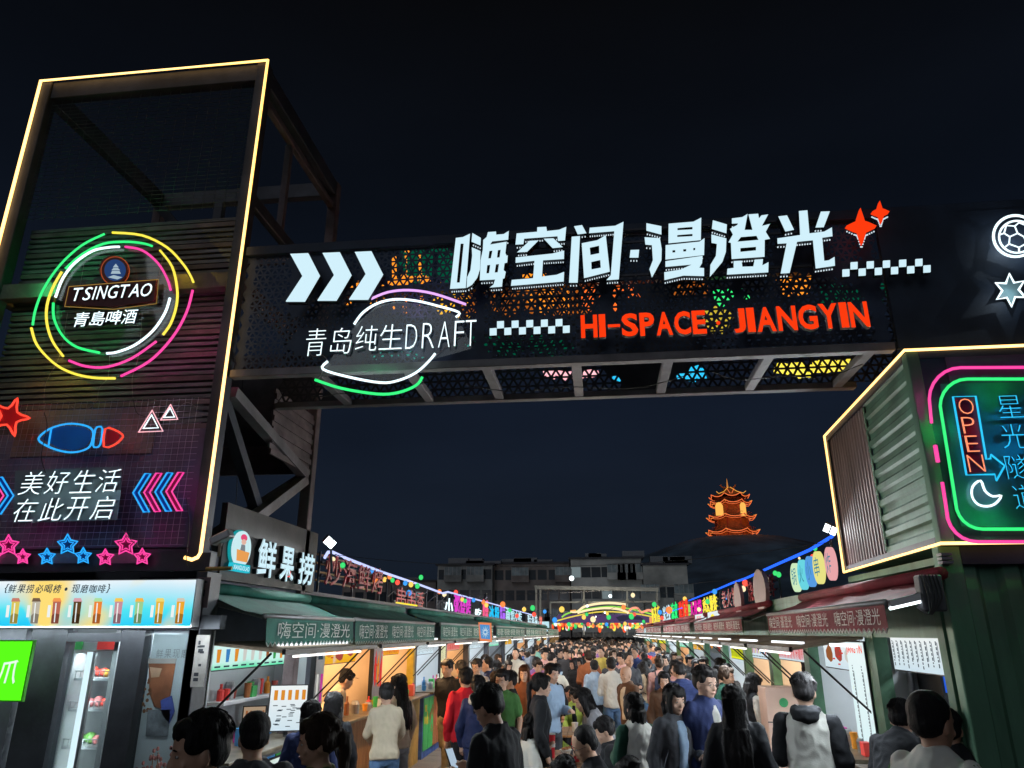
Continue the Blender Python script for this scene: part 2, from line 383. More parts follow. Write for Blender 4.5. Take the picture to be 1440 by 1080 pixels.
# wire mesh panel that carries the lower neon signs
b = MB(); x0, x1, z0, z1 = -6.7, TX1 - .16, 2.93, 4.28
y = TY0 - .035
i = 0
while x0 + i * .062 < x1: b.tube([(x0+i*.062, y, z0), (x0+i*.062, y, z1)], .0023, 3, caps=False); i += 1
i = 0
while z0 + i * .058 < z1 + .02: b.tube([(x0, y-.003, z0+i*.058), (x1, y-.003, z0+i*.058)], .0023, 3, caps=False); i += 1
P_('wire_grid', b, M_wire, kind='stuff')
b = MB(); i = 0
while 6.42 + i*.05 < TH - .24: b.tube([(TX0+W, TY0+.07, 6.42+i*.05), (TX1-W, TY0+.07, 6.42+i*.05)], .0032, 3, caps=False); i += 1
i = 0
while TX0+W + i*.12 < TX1-W: b.tube([(TX0+W+i*.12, TY0+.076, 6.40), (TX0+W+i*.12, TY0+.076, TH-.22)], .0026, 3, caps=False); i += 1
P_('upper_mesh', b, mat('dark_mesh_wire', (.11, .13, .14), .5, .2, .1, 8, 0), kind='stuff')
# grey wall behind the wire grid, with paler posters
b = MB(); b.box((TX0+W, TY0+.14, 2.93), (TX1-W, TY0+.17, 4.03)); P_('lower_panel', b, mat('purple_grey_sheet', (.20, .17, .25), .6, .1, .35, 2, .1))
b = MB(); b.box((-5.6, TY0+.12, 3.80), (-4.15, TY0+.138, 4.26)); P_('pale_board', b, mat('pale_board', (.30, .24, .24), .7, 0, .2, 3, .1))

def strip(name, pts, r, m, label, cat='light strip', group=None, n=6, par=None):
    b = MB(); b.tube(pts, r, n)
    o = b.build(name, m, par, smooth=True)
    if label: tag(o, label, cat, group)
    return o
zt = TH + .005; yf = TY0 - .02
strip('light_strip', [(TX0-.0, yf, 3.0), (TX0-.0, yf, zt), (TX1, yf, zt), (TX1, yf, 2.86), (TX1-.02, yf, 2.82), (TX1-.07, yf, 2.80), (TX1-.14, yf, 2.82)], .017, E_led, 'warm yellow light strip running up, over and down the front edges of the tall tower')

# ---------------------------------------------------------------- neon helpers
def neon(name, pts, Y, r, m, par, closed=False, sm=0):
    P = [onY(x, y, Y) for x, y in pts]
    if sm: P = smoothpts(P, sm, closed)
    b = MB(); b.tube(P, r, 6, closed); return b.build(name, m, par, smooth=True)
def backing(name, pts, Y, m, par, t=.008):
    b = MB(); b.prism([(p[0], p[1]) for p in pxpoly(pts, Y)], t, FY(Y)); return b.build(name, m, par)
def neon_sign(name, label, pts0, Y, cat='neon sign', group=None):
    p = onY(pts0[0], pts0[1], Y); return empty(name, label, cat, (p.x, Y, p.z), group)
def arc(cx, cy, rx, ry, a0, a1, rot=0, n=18):
    out = []
    for i in range(n + 1):
        a = R(a0 + (a1 - a0) * i / n); x = rx * math.cos(a); y = -ry * math.sin(a)
        c, s = math.cos(R(rot)), math.sin(R(rot)); out.append((cx + x*c - y*s, cy + x*s + y*c))
    return out

# ring sign with the beer emblem
YS = 6.0
rs = neon_sign('ring_neon_sign', 'round neon sign of broken green, yellow, magenta and white arcs round a red name plate', (160, 430), YS)
segs = [([(147,329),(115,345),(85,372),(62,405),(50,435),(46,457)], E_green), ([(158,327),(200,331),(235,348),(258,372),(268,388),(272,397)], E_yel),
 ([(92,378),(115,358),(145,343),(175,340),(200,342),(214,346)], E_green), ([(78,418),(88,392),(105,370),(130,353),(152,348),(168,347)], E_neonw),
 ([(176,347),(200,352),(222,370),(235,392),(240,408)], E_mag), ([(225,352),(242,375),(249,405),(248,430),(240,455),(229,471)], E_yel),
 ([(87,382),(74,405),(66,430),(66,455),(74,480),(89,501)], E_yel), ([(271,408),(262,440),(242,475),(210,508),(170,529)], E_mag),
 ([(75,426),(76,448),(88,472),(108,488),(140,496)], E_green), ([(239,419),(232,440),(215,465),(190,485),(165,495),(150,497)], E_neonw),
 ([(97,507),(120,515),(150,516),(185,504),(220,480)], E_mag), ([(44,461),(52,485),(75,510),(100,524),(130,531),(162,532)], E_yel)]
for pts, m in segs: neon('tube_arc', pts, YS, .0125, m, rs, sm=4)
b = MB()
pp = pxpoly(arc(161, 425, 86, 78, 0, 360, 0, 40)[:-1], YS + .03); b.prism(pp, .006, FY(YS + .036)); b.build('clear_backing', glass(), rs)
FR = FY(YS)
b = MB(); pl = pxpoly([(96,404),(222,394),(219,425),(160,433),(92,430)], YS - .01); b.prism(pl, .03, FY(YS - .01)); b.build('name_plate', mat('maroon_plate', (.16, .022, .025), .4, 0, .2, 5, .05), rs)
neon('plate_rim', [(97,403),(223,393),(220,427),(160,435),(91,431)], YS - .045, .004, emit('dim_gold', (.55, .32, .08), .6), rs, closed=True)
def px_text(s, x0, y0, x1, y1, Y, m, par, name='lettering', depth=.012, offset=0., shear=0., lift=.0, skew=0.):
    """string between two measured corners on the plane y = Y"""
    a = onY(x0, y1, Y); c = onY(x1, y0, Y); a2 = onY(x0, (y0+y1)/2, Y); c2 = onY(x1, (y0+y1)/2, Y)
    b = MB(); put_text(b, s, FY(Y), a2.x, a.z, c2.x - a2.x, c.z - a.z, depth, lift, offset, shear, skew)
    return b.build(name, m, par)
def px_letters(chars, boxes, Y, mf, ms, par, depth=.06, lift=.02, offset=.015, shear=0., name='letter'):
    for ch, (x0, y0, x1, y1) in zip(chars, boxes):
        ym = (y0 + y1) / 2; a = onY(x0, ym, Y); c = onY(x1, ym, Y); lo = onY((x0+x1)/2, y1, Y); hi = onY((x0+x1)/2, y0, Y)
        letter(ch, FY(Y), a.x, lo.z, c.x - a.x, hi.z - lo.z, depth, lift, mf, ms, par, offset, shear, name)
wd_ = [13, 11.5, 4, 13.5, 14, 13, 14.5, 15]; xq = 104; TB = []
for i_, w1 in enumerate(wd_): TB.append((xq, 406 - i_*.9, xq + w1, 424 - i_*.9)); xq += w1 + (2.0 if i_ not in (5,) else .3)
px_letters('TSINGTAO', TB, YS - .04, E_neonw, M_white, rs, .012, .006, .0, .15)
px_letters('青島啤酒', [(107+i*22.5, 441-i*1.4, 128+i*22.5, 461-i*1.4) for i in range(4)], YS, E_neonw, M_dark, rs, .03, .0, .004, .1)
b = MB(); b.prism(pxpoly(arc(162, 381, 20, 20, 0, 360, 0, 28)[:-1], YS), .03, FY(YS)); md = b.build('medallion', mat('orange_ring', (.30, .06, .03), .4), rs)
b = MB(); b.prism(pxpoly(arc(162, 380, 15, 15, 0, 360, 0, 24)[:-1], YS-.032), .004, FY(YS-.032)); b.build('blue_disc', emit('dim_blue_disc', (.018, .05, .16), 1), md)
b = MB()
for pts in ([(156,385),(170,385),(168,381),(158,381)], [(157,380),(169,380),(166,377),(160,377)], [(159,376),(167,376),(163,371)], [(152,390),(160,387),(172,390),(165,393)]):
    b.prism(pxpoly(pts, YS-.037), .003, FY(YS-.037))
b.build('pavilion_emblem', emit('pale_emblem', (.45, .6, .7), .8), md)
neon('ring_edge', arc(162, 381, 20, 20, 0, 360, 0, 28)[:-1], YS-.03, .004, emit('dim_red_ring', (.55, .10, .03), .8), rs, closed=True)
# supporting wires
for pts in ([(95,440),(84,500),(64,540),(62,580)], [(154,500),(152,530),(140,545),(137,562)], [(200,440),(195,500),(186,530),(187,560)], [(112,405),(118,372)], [(222,393),(230,358)]):
    neon('hanger_wire', pts, YS+.02, .002, M_cablew, rs, sm=3)

# lower neons on the wire grid
YN = 6.02
def blade(cx, cy, ro, ri, n, rot):
    return [(cx + (ro if k % 2 == 0 else ri) * math.sin(R(rot + 180 * k / n)), cy - (ro if k % 2 == 0 else ri) * math.cos(R(rot + 180 * k / n))) for k in range(2 * n)]
def filled(name, pts, Y, col, par):
    return backing(name, pts, Y + .012, mat('tinted_acrylic_' + name + '_%d' % int(col[0]*100+col[2]*10), col, .35, 0, .1, 5, 0), par, .004)
s = neon_sign('starfish_neon', 'red neon starfish at the left edge, above the blue fish', (14, 585), YN)
pts = blade(14, 586, 28, 12, 5, 22); neon('outline', pts, YN, .011, E_red, s, True, 3); filled('backing', [(x*.9+1.4, y*.9+58.6) for x, y in pts], YN, (.5, .02, .03), s)
s = neon_sign('fish_neon', 'blue outlined neon fish with a red tail beside the starfish', (110, 615), YN)
neon('body_outline', [(54,617),(70,603),(95,596),(118,598),(130,605),(130,618),(124,630),(105,636),(85,634),(66,627)], YN, .010, E_blue, s, True, 3)
neon('gill', [(72,603),(70,615),(68,628)], YN, .008, E_blue, s)
neon('collar', [(134,604),(139,600),(144,603),(141,625),(135,629),(131,626)], YN, .009, E_blue, s, True, 2)
neon('tail', [(148,603),(160,604),(172,611),(171,617),(160,626),(146,628)], YN, .010, E_red, s, True, 2)
filled('body_backing', [(58,617),(75,603),(95,599),(118,601),(128,607),(127,618),(121,628),(105,633),(85,631)], YN, (.01, .16, .45), s)
filled('tail_backing', [(150,605),(160,606),(169,612),(168,617),(158,624),(148,626)], YN, (.30, .01, .05), s)
for (cx, cy, r_, who) in ((212, 594, 17, 'larger'), (238, 581, 12, 'smaller')):
    s = neon_sign('triangle_neon', '%s of the two pale pink neon triangles near the tower post' % who, (cx, cy), YN, group='pink neon triangles')
    for k, m in ((1., E_pink), (.62, E_neonw)):
        neon('outline' if k == 1. else 'inner_outline', [(cx + 2*k, cy - r_*k), (cx + r_*k, cy + r_*.72*k), (cx - r_*k, cy + r_*.80*k)], YN, .008, m, s, True)
s = neon_sign('slogan_neon', 'two lines of white neon Chinese characters on clear backing on the wire grid', (98, 700), YN)
M_clear = mat('clear_acrylic_lit', (.22, .30, .32), .3, 0, .15, 5, 0)
px_letters('美好生活', [(30+i*36, 664-i*1.2, 62+i*36, 696-i*1.2) for i in range(4)], YN, E_neonw, M_white, s, .012, .004, -.012, .16, 'character')
px_letters('在此开启', [(22+i*36, 702-i*1.2, 54+i*36, 734-i*1.2) for i in range(4)], YN, E_neonw, M_white, s, .012, .004, -.012, .16, 'character')
backing('backing', [(22,662),(172,656),(170,694),(165,731),(18,736)], YN+.012, M_clear, s, .004)
def chev(cx, cy, w_, h_, t, d):
    return [(cx + d*w_, cy - h_), (cx + d*(w_ + t), cy - h_), (cx + d*t, cy), (cx + d*(w_ + t) - 2, cy + h_), (cx + d*w_ - 2, cy + h_), (cx, cy)]
s = neon_sign('chevron_neon', 'blue and magenta neon chevrons pointing left at the slogan', (222, 693), YN)
for i, m in enumerate((E_blue, E_mag, E_blue, E_mag)):
    pts = chev(187 + i * 15.5, 693 - i * .6, 17, 27, 8, 1); neon('chevron', pts, YN, .008, m, s, True)
    filled('chevron_backing', [(x, cy_) for x, cy_ in pts], YN, ((.01, .10, .45) if i % 2 == 0 else (.40, .005, .14)), s)
s = neon_sign('chevron_neon', 'blue and magenta neon chevrons cut off by the left edge, pointing right', (5, 693), YN)
for i, m in enumerate((E_mag, E_blue)):
    pts = chev(5 + i * 14, 697, 16, 26, 8, -1); neon('chevron', pts, YN, .008, m, s, True)
    filled('chevron_backing', pts, YN, ((.01, .10, .45) if i else (.40, .005, .14)), s)
for nm, lst, m, fc in (('magenta neon star trio at the left edge of the grid', [(12,767,15),(32,783,11),(-8,782,11)], E_mag, (.35,.01,.15)),
                   ('blue neon star trio under the slogan', [(95,766,15),(66,783,12),(117,782,12)], E_blue, (.01,.12,.35)),
                   ('magenta neon star trio nearest the tower post', [(177,766,16),(148,784,12),(200,783,12)], E_mag, (.35,.01,.15))):
    s = neon_sign('star_neon', nm, lst[0][:2], YN, group='neon star trios')
    for cx, cy, r_ in lst:
        neon('star', blade(cx, cy, r_, r_*.52, 5, 0), YN, .008, m, s, True); neon('inner_star', blade(cx, cy, r_*.6, r_*.3, 5, 0), YN, .005, m, s, True)
        filled('star_backing', blade(cx, cy, r_*.9, r_*.47, 5, 0), YN, fc, s)
    cx, cy, _ = lst[0]; backing('mount', [(cx-22, cy+12), (cx+24, cy+11), (cx+22, cy+26), (cx-22, cy+26)], YN+.014, mat('clear_mount', (.2, .16, .2), .4), s, .004)

# ---------------------------------------------------------------- beam across the gate
BZ0, BZ1, BY0, BY1, BX0, BX1 = 4.50, 5.90, 6.14, 7.25, TX1 + .01, 4.9
beam = empty('gate_beam', 'dark box girder with perforated screens spanning the street between tower and right container', 'gate beam', (BX0, BY0, BZ0))
def Bm(name, p, q, m=M_frame, bev=.006): b = MB(); b.box(p, q); return b.build(name, m, beam, bevel=bev)
M_chord = mat('chord_paint', (.17, .155, .165), .5, .2, .2, 4, .1)
Bm('lower_chord', (BX0, BY0, BZ0), (2.6, BY0 + .10, BZ0 + .075), M_chord); Bm('lower_chord', (BX0, BY1 - .1, BZ0), (2.6, BY1, BZ0 + .06), M_chord)
Bm('upper_chord', (BX0, BY0, BZ1 - .1), (BX1, BY0 + .1, BZ1), M_dark); Bm('upper_chord', (BX0, BY1 - .1, BZ1 - .1), (BX1, BY1, BZ1), M_frame)
for px in (440, 570, 682, 810, 942, 1087, 1232):
    x = onY(px, 515, BY0).x; b = MB(); b.box((x - .045, BY0 + .10, BZ0 + .005), (x + .045, BY1 - .10, BZ0 + .07)); b.build('cross_member', M_chord, beam, bevel=.005)
b = MB(); b.box((2.62, BY0 - .012, BZ0 + .01), (BX1, BY0 + .04, BZ1 - .101)); b.build('end_panel', M_dark, beam)
def lattice(x0, x1, z0, z1, Y, a, wdt, solid):
    """sheet cut into triangular holes: rims of each triangle, some cells left whole"""
    b = MB(); h = a * math.sqrt(3) / 2; nr = int((z1 - z0) / h); nc = int((x1 - x0) / a)
    for r_ in range(nr):
        for c in range(2 * nc):
            up = (c + r_) % 2 == 0; xa = x0 + c * a / 2; za = z0 + r_ * h
            T = [(xa, za), (xa + a, za), (xa + a/2, za + h)] if up else [(xa, za + h), (xa + a/2, za), (xa + a, za + h)]
            cx = sum(p[0] for p in T) / 3; cz = sum(p[1] for p in T) / 3
            if cx > x1 or cx < x0: continue
            T3 = [(p[0], Y, p[1]) for p in T]
            if solid(cx, cz): b.add(T3, [(0, 1, 2)]); continue
            k = 1 - wdt; I = [(cx + (p[0] - cx) * k, Y, cz + (p[1] - cz) * k) for p in T]
            b.add(T3 + I, [(0, 1, 4, 3), (1, 2, 5, 4), (2, 0, 3, 5)])
    return b
rnd = random.Random(3)
def solid_f(cx, cz):
    if abs((cx + 3.43) % 1.18) < .09: return True
    return noise.noise(Vector((cx * 1.3, 5, cz * 2.0))) < -.30
lt = lattice(BX0, 2.62, BZ0 + .08, BZ1 - .1, BY0 + .05, .078, .42, solid_f); lt.build('perforated_screen', mat('screen_paint', (.028, .045, .085), .5, .2, .3, 3, .05), beam, kind='stuff')
lt = lattice(BX0, 3.4, BZ0 + .07, BZ1 - .1, BY1 - .05, .10, .40, lambda a, c: noise.noise(Vector((a * .9, 1, c * 1.5))) < -.35); lt.build('rear_perforated_screen', mat('screen_paint_rear', (.05, .05, .06), .5, .2, .3, 3, .05), beam, kind='stuff')

# neon signs on the far side of the beam, facing the street: their light shows through the two screens
YB = 7.36; 
def back_sign(label, bars, m, grp=None):
    bars = bars + [((p[0] + 5, p[1] + 4), (q[0] + 5, q[1] + 2)) for p, q in bars[::2]]
    c = bars[0][0]; s = neon_sign('rear_neon_sign', label, c, YB, group='neon signs on the rear of the gate beam')
    for p, q in bars:
        neon('tube', [p, q], YB, .030, m, s)
E_amber = emit('amber_neon', (1, .30, .02), 1.3); 
rr = random.Random(11)
def scribble(x0, x1, y0, y1, n):
    out = []
    for i in range(n):
        x = x0 + (x1 - x0) * (i + .5) / n; 
        out.append(((x, y0 + rr.uniform(0, .2) * (y1-y0)), (x + rr.uniform(-6, 6), y1 - rr.uniform(0, .25) * (y1-y0))))
        if rr.random() < .7: yy = rr.uniform(y0, y1); out.append(((x - 8, yy), (x + 9, yy + rr.uniform(-3, 3))))
    return out
back_sign('amber glow of a sign behind the beam above the round draft neon', scribble(480, 545, 395, 440, 4) + scribble(545, 600, 350, 440, 3), E_amber)
back_sign('amber and yellow glow seen through the beam left of the big letters', scribble(600, 660, 395, 445, 4), emit('deep_yellow_neon', (1, .50, .02), 1.2))
back_sign('orange glow through the beam between the big letters and the red words', scribble(735, 800, 385, 440, 4), E_amber)
back_sign('orange and red glow through the beam above the red words', scribble(812, 870, 385, 440, 4) + scribble(880, 925, 385, 425, 3), emit('orange_red_neon', (1, .16, .02), 1.3))
E_dimg = emit('dim_green_neon', (.0, .10, .05), .8, False); E_dimo = emit('dim_orange_neon', (.55, .14, .015), .8, False)
back_sign('faint green glow scattered through the beam left of the big letters', scribble(560, 640, 350, 400, 6) + scribble(660, 800, 470, 500, 9), E_dimg)
back_sign('faint orange glow scattered along the middle of the beam', scribble(640, 820, 400, 445, 12) + scribble(930, 1000, 395, 420, 4), E_dimo)
back_sign('faint teal glow at the right part of the beam', scribble(1150, 1300, 400, 430, 10), E_dimg)
back_sign('small yellow glow through the beam between the red words', scribble(985, 1030, 430, 470, 3), emit('dim_yellow_neon', (.8, .6, .05), .8, False))
back_sign('green patch glowing through the beam above the second red word', scribble(1000, 1045, 400, 430, 4), E_green)
back_sign('small orange glow through the beam under the last big letter', scribble(1092, 1140, 388, 415, 3), E_amber)
back_sign('dim blue glow through the right end of the beam', scribble(1255, 1300, 405, 425, 3), emit('dim_teal_neon', (.01, .32, .5), .7))
back_sign('teal glow through the beam behind the draft lettering', scribble(520, 660, 488, 505, 7), emit('teal_neon', (.02, .42, .35), .7))
back_sign('magenta glow under the beam, seen between the first cross members', scribble(765, 835, 523, 532, 5), E_pink)
back_sign('cyan glow under the middle of the beam', scribble(862, 925, 518, 537, 4) + scribble(955, 985, 514, 535, 3), E_cyan)
back_sign('yellow letters glowing through the underside at the right end of the beam', scribble(1092, 1130, 510, 525, 4) + scribble(1140, 1205, 505, 524, 5), E_yel)

# big lettering on the beam
YL = BY0 - .10
M_side = mat('letter_side_metal', (.03, .035, .045), .4, .5, .2, 6, 0)
gs = neon_sign('gate_lettering', 'large white Chinese channel letters on the beam over the street', (900, 360), YL, 'sign')
def cut_letter(loops, ox, oy, sc, Y, depth, lift, par, name='letter'):
    """channel letter cut from measured outlines (holes included): lit face, dark returns"""
    P = []
    for lp in loops:
        pts = [onY(ox + x / sc, oy + y / sc, Y) for x, y in lp]; P.append([(p.x, p.z) for p in pts])
    cu = bpy.data.curves.new('c', 'CURVE'); cu.dimensions = '2D'; cu.fill_mode = 'BOTH'; cu.extrude = depth / 2
    for lp in P:
        sp_ = cu.splines.new('POLY'); sp_.points.add(len(lp) - 1); sp_.use_cyclic_u = True
        for q, (x, y) in zip(sp_.points, lp): q.co = (x, y, 0, 1)
    ob = bpy.data.objects.new('c', cu); C.objects.link(ob); dg = bpy.context.evaluated_depsgraph_get()
    me = bpy.data.meshes.new_from_object(ob.evaluated_get(dg), depsgraph=dg); bpy.data.objects.remove(ob)
    me.materials.clear(); me.materials.append(M_side); me.materials.append(E_face)
    for p in me.polygons: p.material_index = 1 if p.normal.z > .5 else 0
    me.transform(FY(Y) @ Matrix.Translation((0, 0, lift + depth / 2))); me.name = name
    link(name, me, par); return P
H1 = [[[(118,190),(200,180),(285,140),(235,780),(50,790)], [(175,258),(210,258),(165,715),(130,715)], [(312,132),(412,190),(408,280),(302,235)],
  [(305,300),(408,345),(402,560),(370,660),(310,740),(245,780),(252,650),(290,570),(310,400)],
  [(440,215),(480,180),(495,122),(590,115),(592,152),(680,145),(740,108),(733,212),(545,232),(520,268),(715,235),(700,370),(715,400),(728,395),(722,480),(690,490),(680,570),(705,590),(690,665),(670,672),(660,765),(515,775),(560,740),(580,680),(400,690),(410,450),(435,330)],
  [(512,345),(548,340),(530,430),(500,432)], [(612,335),(645,330),(632,420),(602,422)], [(487,512),(522,508),(508,605),(478,608)], [(590,502),(625,498),(610,595),(575,598)]],
 [[(832,138),(1072,118),(1075,65),(1180,60),(1188,110),(1330,95),(1415,60),(1400,222),(1318,228),(1312,172),(920,200),(912,265),(818,270)], [(985,225),(1090,220),(955,355),(835,362)], [(1150,200),(1262,195),(1375,300),(1255,312)],
  [(822,420),(1250,375),(1390,340),(1388,440),(1142,455),(1130,645),(1300,625),(1390,590),(1385,705),(765,755),(775,685),(1025,665),(1042,460),(820,485)]]]
H2 = [[[(128,190),(208,178),(252,260),(165,272)], [(105,295),(188,288),(165,755),(78,755)], [(285,205),(540,185),(622,145),(575,722),(450,730),(495,680),(530,240),(278,260)],
  [(205,360),(360,330),(445,280),(485,645),(228,710)], [(285,405),(378,385),(380,460),(292,478)], [(300,548),(390,528),(395,605),(303,622)]],
 [[(692,428),(778,425),(770,505),(683,505)]],
 [[(850,160),(1000,190),(1000,275),(850,235)], [(832,300),(985,310),(1003,420),(1000,530),(905,705),(880,620),(915,530),(905,380),(840,375)],
  [(1072,165),(1320,145),(1397,105),(1393,330),(1070,362)], [(1160,210),(1310,198),(1310,222),(1160,230)], [(1158,280),(1310,268),(1310,290),(1158,298)],
  [(1042,380),(1380,345),(1430,310),(1425,480),(1040,525)], [(1110,432),(1138,430),(1138,452),(1110,454)], [(1218,422),(1248,420),(1246,442),(1218,444)], [(1318,410),(1338,408),(1336,430),(1318,432)],
  [(1040,540),(1410,487),(1405,560),(1378,605),(1425,610),(1425,690),(1220,685),(1030,730),(1028,650),(1190,625),(1300,575),(1040,598)]]]
H3 = [[[(145,203),(285,245),(280,335),(135,290)], [(130,345),(280,385),(275,520),(240,620),(115,770),(120,650),(175,560),(185,440),(132,430)],
  [(335,185),(440,172),(492,140),(462,300),(540,300),(500,145),(597,138),(605,185),(630,155),(697,145),(635,260),(715,240),(672,320),(715,390),(662,400),(660,570),(332,592),(325,430),(300,425),(345,345),(315,290),(390,250),(395,235),(335,238)],
  [(425,372),(580,360),(600,400),(390,418)], [(420,482),(575,470),(575,505),(420,520)],
  [(352,612),(430,608),(440,668),(548,665),(562,598),(645,592),(638,655),(700,622),(697,725),(285,748),(290,688),(352,680)]],
 [[(797,165),(885,155),(955,300),(868,318)], [(1222,118),(1312,115),(1250,275),(1168,278)],
  [(1003,112),(1088,104),(1108,335),(1255,318),(1332,275),(1338,365),(1235,380),(1255,610),(1300,605),(1358,570),(1362,660),(1170,688),(1142,405),(985,420),(910,732),(820,738),(880,435),(790,440),(788,385),(1015,352)]]]
outl = []
for HH, ox, oy, sc in ((H1, 630, 320, 8.47), (H2, 790, 300, 7.2), (H3, 980, 290, 7.2)):
    for loops in HH: outl += cut_letter(loops, ox, oy, sc, YL, .085, .02, gs)
b = MB()
for zz in (5.28, 5.62, 5.75): b.box((-.55, YL - .018, zz), (2.15, YL, zz + .02))
b.build('mounting_rail', M_frame, gs, kind='stuff')
# marquee bulbs on the returns under the lower edges
b = MB()
for lp in outl:
    ar = sum(lp[i-1][0]*lp[i][1] - lp[i][0]*lp[i-1][1] for i in range(len(lp)))
    for i in range(len(lp)):
        (x0, z0), (x1, z1) = lp[i-1], lp[i]
        if ar < 0: (x0, z0), (x1, z1) = (x1, z1), (x0, z0)
        dx, dz = x1 - x0, z1 - z0; L = math.hypot(dx, dz)
        if L < .05 or dx / L < .75: continue
        n_ = int(L / .021)
        for k in range(n_):
            t = (k + .5) / n_; x = x0 + dx*t; z = z0 + dz*t - .003
            b.box((x-.0045, YL-.062, z-.008), (x+.0045, YL-.050, z+.001)); 
b.build('marquee_bulbs', E_dots, gs, kind='stuff')
s = neon_sign('chevron_sign', 'three large white lit chevrons at the left end of the beam', (470, 395), YL, 'sign')
for i in range(3):
    dx = i * 44
    pts = [(413+dx*1.02,363-dx*.03),(438+dx,362-dx*.03),(454+dx,393-dx*.02),(433+dx,429-dx*.03),(407+dx,429-dx*.03),(430+dx,394-dx*.03)]
    pts = pts[::-1]
    b = MB(); b.prism(pxpoly(pts, YL), .015, FY(YL - .072)); b.build('chevron', E_face, s)
    b = MB(); b.prism(pxpoly(pts, YL), .072, FY(YL)); b.build('chevron_side', M_side, s)
s = neon_sign('red_word_sign', 'orange red lit word beside the checker strip, first of two words', (905, 457), YL, 'sign')
def word(chars, x0, x1, ya, yb, h0, h1, par, wd):
    tot = sum(wd.get(c, 1) for c in chars); x = x0
    for c in chars:
        w_ = (x1 - x0) * wd.get(c, 1) / tot; t = (x - x0) / (x1 - x0); y = ya + (yb - ya) * t; h_ = h0 + (h1 - h0) * t
        if c == '-': px_letters(c, [(x+1, y + h_*.45, x + w_ - 2, y + h_*.58)], YL, E_redface, M_white, par, .05, .0, .03)
        elif c != ' ': px_letters(c, [(x, y, x + w_ - 2.2, y + h_)], YL, E_redface, M_white, par, .05, .0, .032)
        x += w_
word('HI-SPACE', 817, 994, 446, 439, 32, 33, s, {'I': .45, '-': .8, 'P': .9, 'E': .85})
b = MB(); b.ell(tuple(onY(1010, 454, YL)), (.018, .015, .018)); tag(b.build('red_dot', E_redface, smooth=True), 'small red dot between the two red words', 'sign')
s = neon_sign('red_word_sign', 'orange red lit word under the last big letters, second of two words', (1125, 447), YL, 'sign')
word('JIANGYIN', 1030, 1221, 437, 426, 34, 36, s, {'I': .45, 'J': .65})
def checker(x0, y0, n, dx, dy, sz, label):
    s = neon_sign('checker_sign', label, (x0, y0), YL, 'sign', 'white checker strips on the beam')
    for i in range(n):
        for r_ in range(2):
            if (i + r_) % 2 == 0: continue
            x = x0 + i * dx; y = y0 + i * dy + r_ * sz
            pts = [(x, y), (x + sz*1.0, y-.6), (x + sz*1.0, y + sz-.6), (x, y + sz)][::-1]
            b = MB(); b.prism(pxpoly(pts, YL), .012, FY(YL - .05)); b.build('lit_square', E_face, s)
            b = MB(); b.prism(pxpoly(pts, YL), .049, FY(YL)); b.build('square_side', M_side, s)
    for i in (0,): pass
checker(690, 456, 11, 10.2, -.35, 9.5, 'white checker strip of lit squares left of the red words')
checker(1182, 374, 11, 11.3, -.55, 9.5, 'white checker strip of lit squares under the red sparkles')
for cx, cy, rx, ry, who in ((1208, 323, 21, 25, 'larger'), (1235, 303, 12, 15, 'smaller')):
    pts = []
    for k in range(4):
        a0 = R(90 * k)
        for t in (0, .25, .5, .75):
            a = a0 + R(90) * t; f_ = 1 - (.62 if t == .5 else .47 if t else 0)
            pts.append((cx + rx * f_ * math.cos(a) + 1.5*math.sin(a), cy + ry * f_ * math.sin(a)))
    b = MB(); b.prism(pxpoly(pts[::-1], YL), .05, FY(YL - .02)); tag(b.build('sparkle_sign', E_redface), '%s of the two red four pointed sparkles beside the last big letter' % who, 'sign', 'red sparkles on the beam')
    b = MB()
    for k in range(0, len(pts)):
        p, q = pts[k], pts[(k+1) % len(pts)]
        for t in (.2, .5, .8):
            if (p[1] + q[1]) / 2 > cy - ry*.1: 
                pt = onY(p[0] + (q[0]-p[0])*t + 1, p[1] + (q[1]-p[1])*t + 3, YL); b.box((pt.x-.005, YL-.02, pt.z-.005), (pt.x+.005, YL-.012, pt.z+.005))
    o = b.build('sparkle_bulbs', E_dots); tag(o, 'row of tiny white bulbs edging the %s red sparkle' % who, 'bulbs', kind='stuff')

# draft neon
YD = BY0 - .12
s = neon_sign('draft_neon_sign', 'oval neon sign with thin white characters, violet arc above and green arc below', (550, 470), YD)
px_letters('青岛纯生', [(431,463,459,501),(466,462,495,498),(501,459,531,494),(534,457,566,492)], YD, E_neonw, M_white, s, .014, .0, -.014, .05, 'character')
px_letters('DRAFT', [(571,457,587,491),(594,455,611,490),(617,453,633,489),(639,452,653,487),(655,451,670,487)], YD, E_neonw, M_white, s, .014, .0, -.022, .03)
neon('white_arc', [(498,456),(510,440),(530,427),(555,421),(585,423),(615,430),(645,439),(641,446)], YD, .012, E_neonw, s, sm=4)
neon('violet_arc', [(520,421),(545,411),(575,408),(610,413),(655,428)], YD, .012, E_pur, s, sm=4)
neon('lower_white_arc', [(461,508),(454,519),(490,530),(535,538),(560,535),(585,524),(603,508),(612,497)], YD, .012, E_neonw, s, sm=4)
neon('green_arc', [(443,534),(480,546),(530,554),(560,552),(585,542),(594,530)], YD, .013, E_green, s, sm=4)
b = MB(); b.prism(pxpoly([(500,457),(530,430),(560,424),(610,432),(643,444),(665,490),(600,508),(570,533),(535,536),(456,518)][::-1], YD+.03), .004, FY(YD+.03)); b.build('clear_backing', glass(), s)
for pts in ([(434,492),(440,501),(454,500),(462,509)], [(604,508),(620,494),(640,478),(650,470)], [(645,440),(652,452),(668,455)], [(455,519),(450,530),(444,535)]):
    neon('cable', pts, YD+.01, .003, M_cablew, s, sm=3)
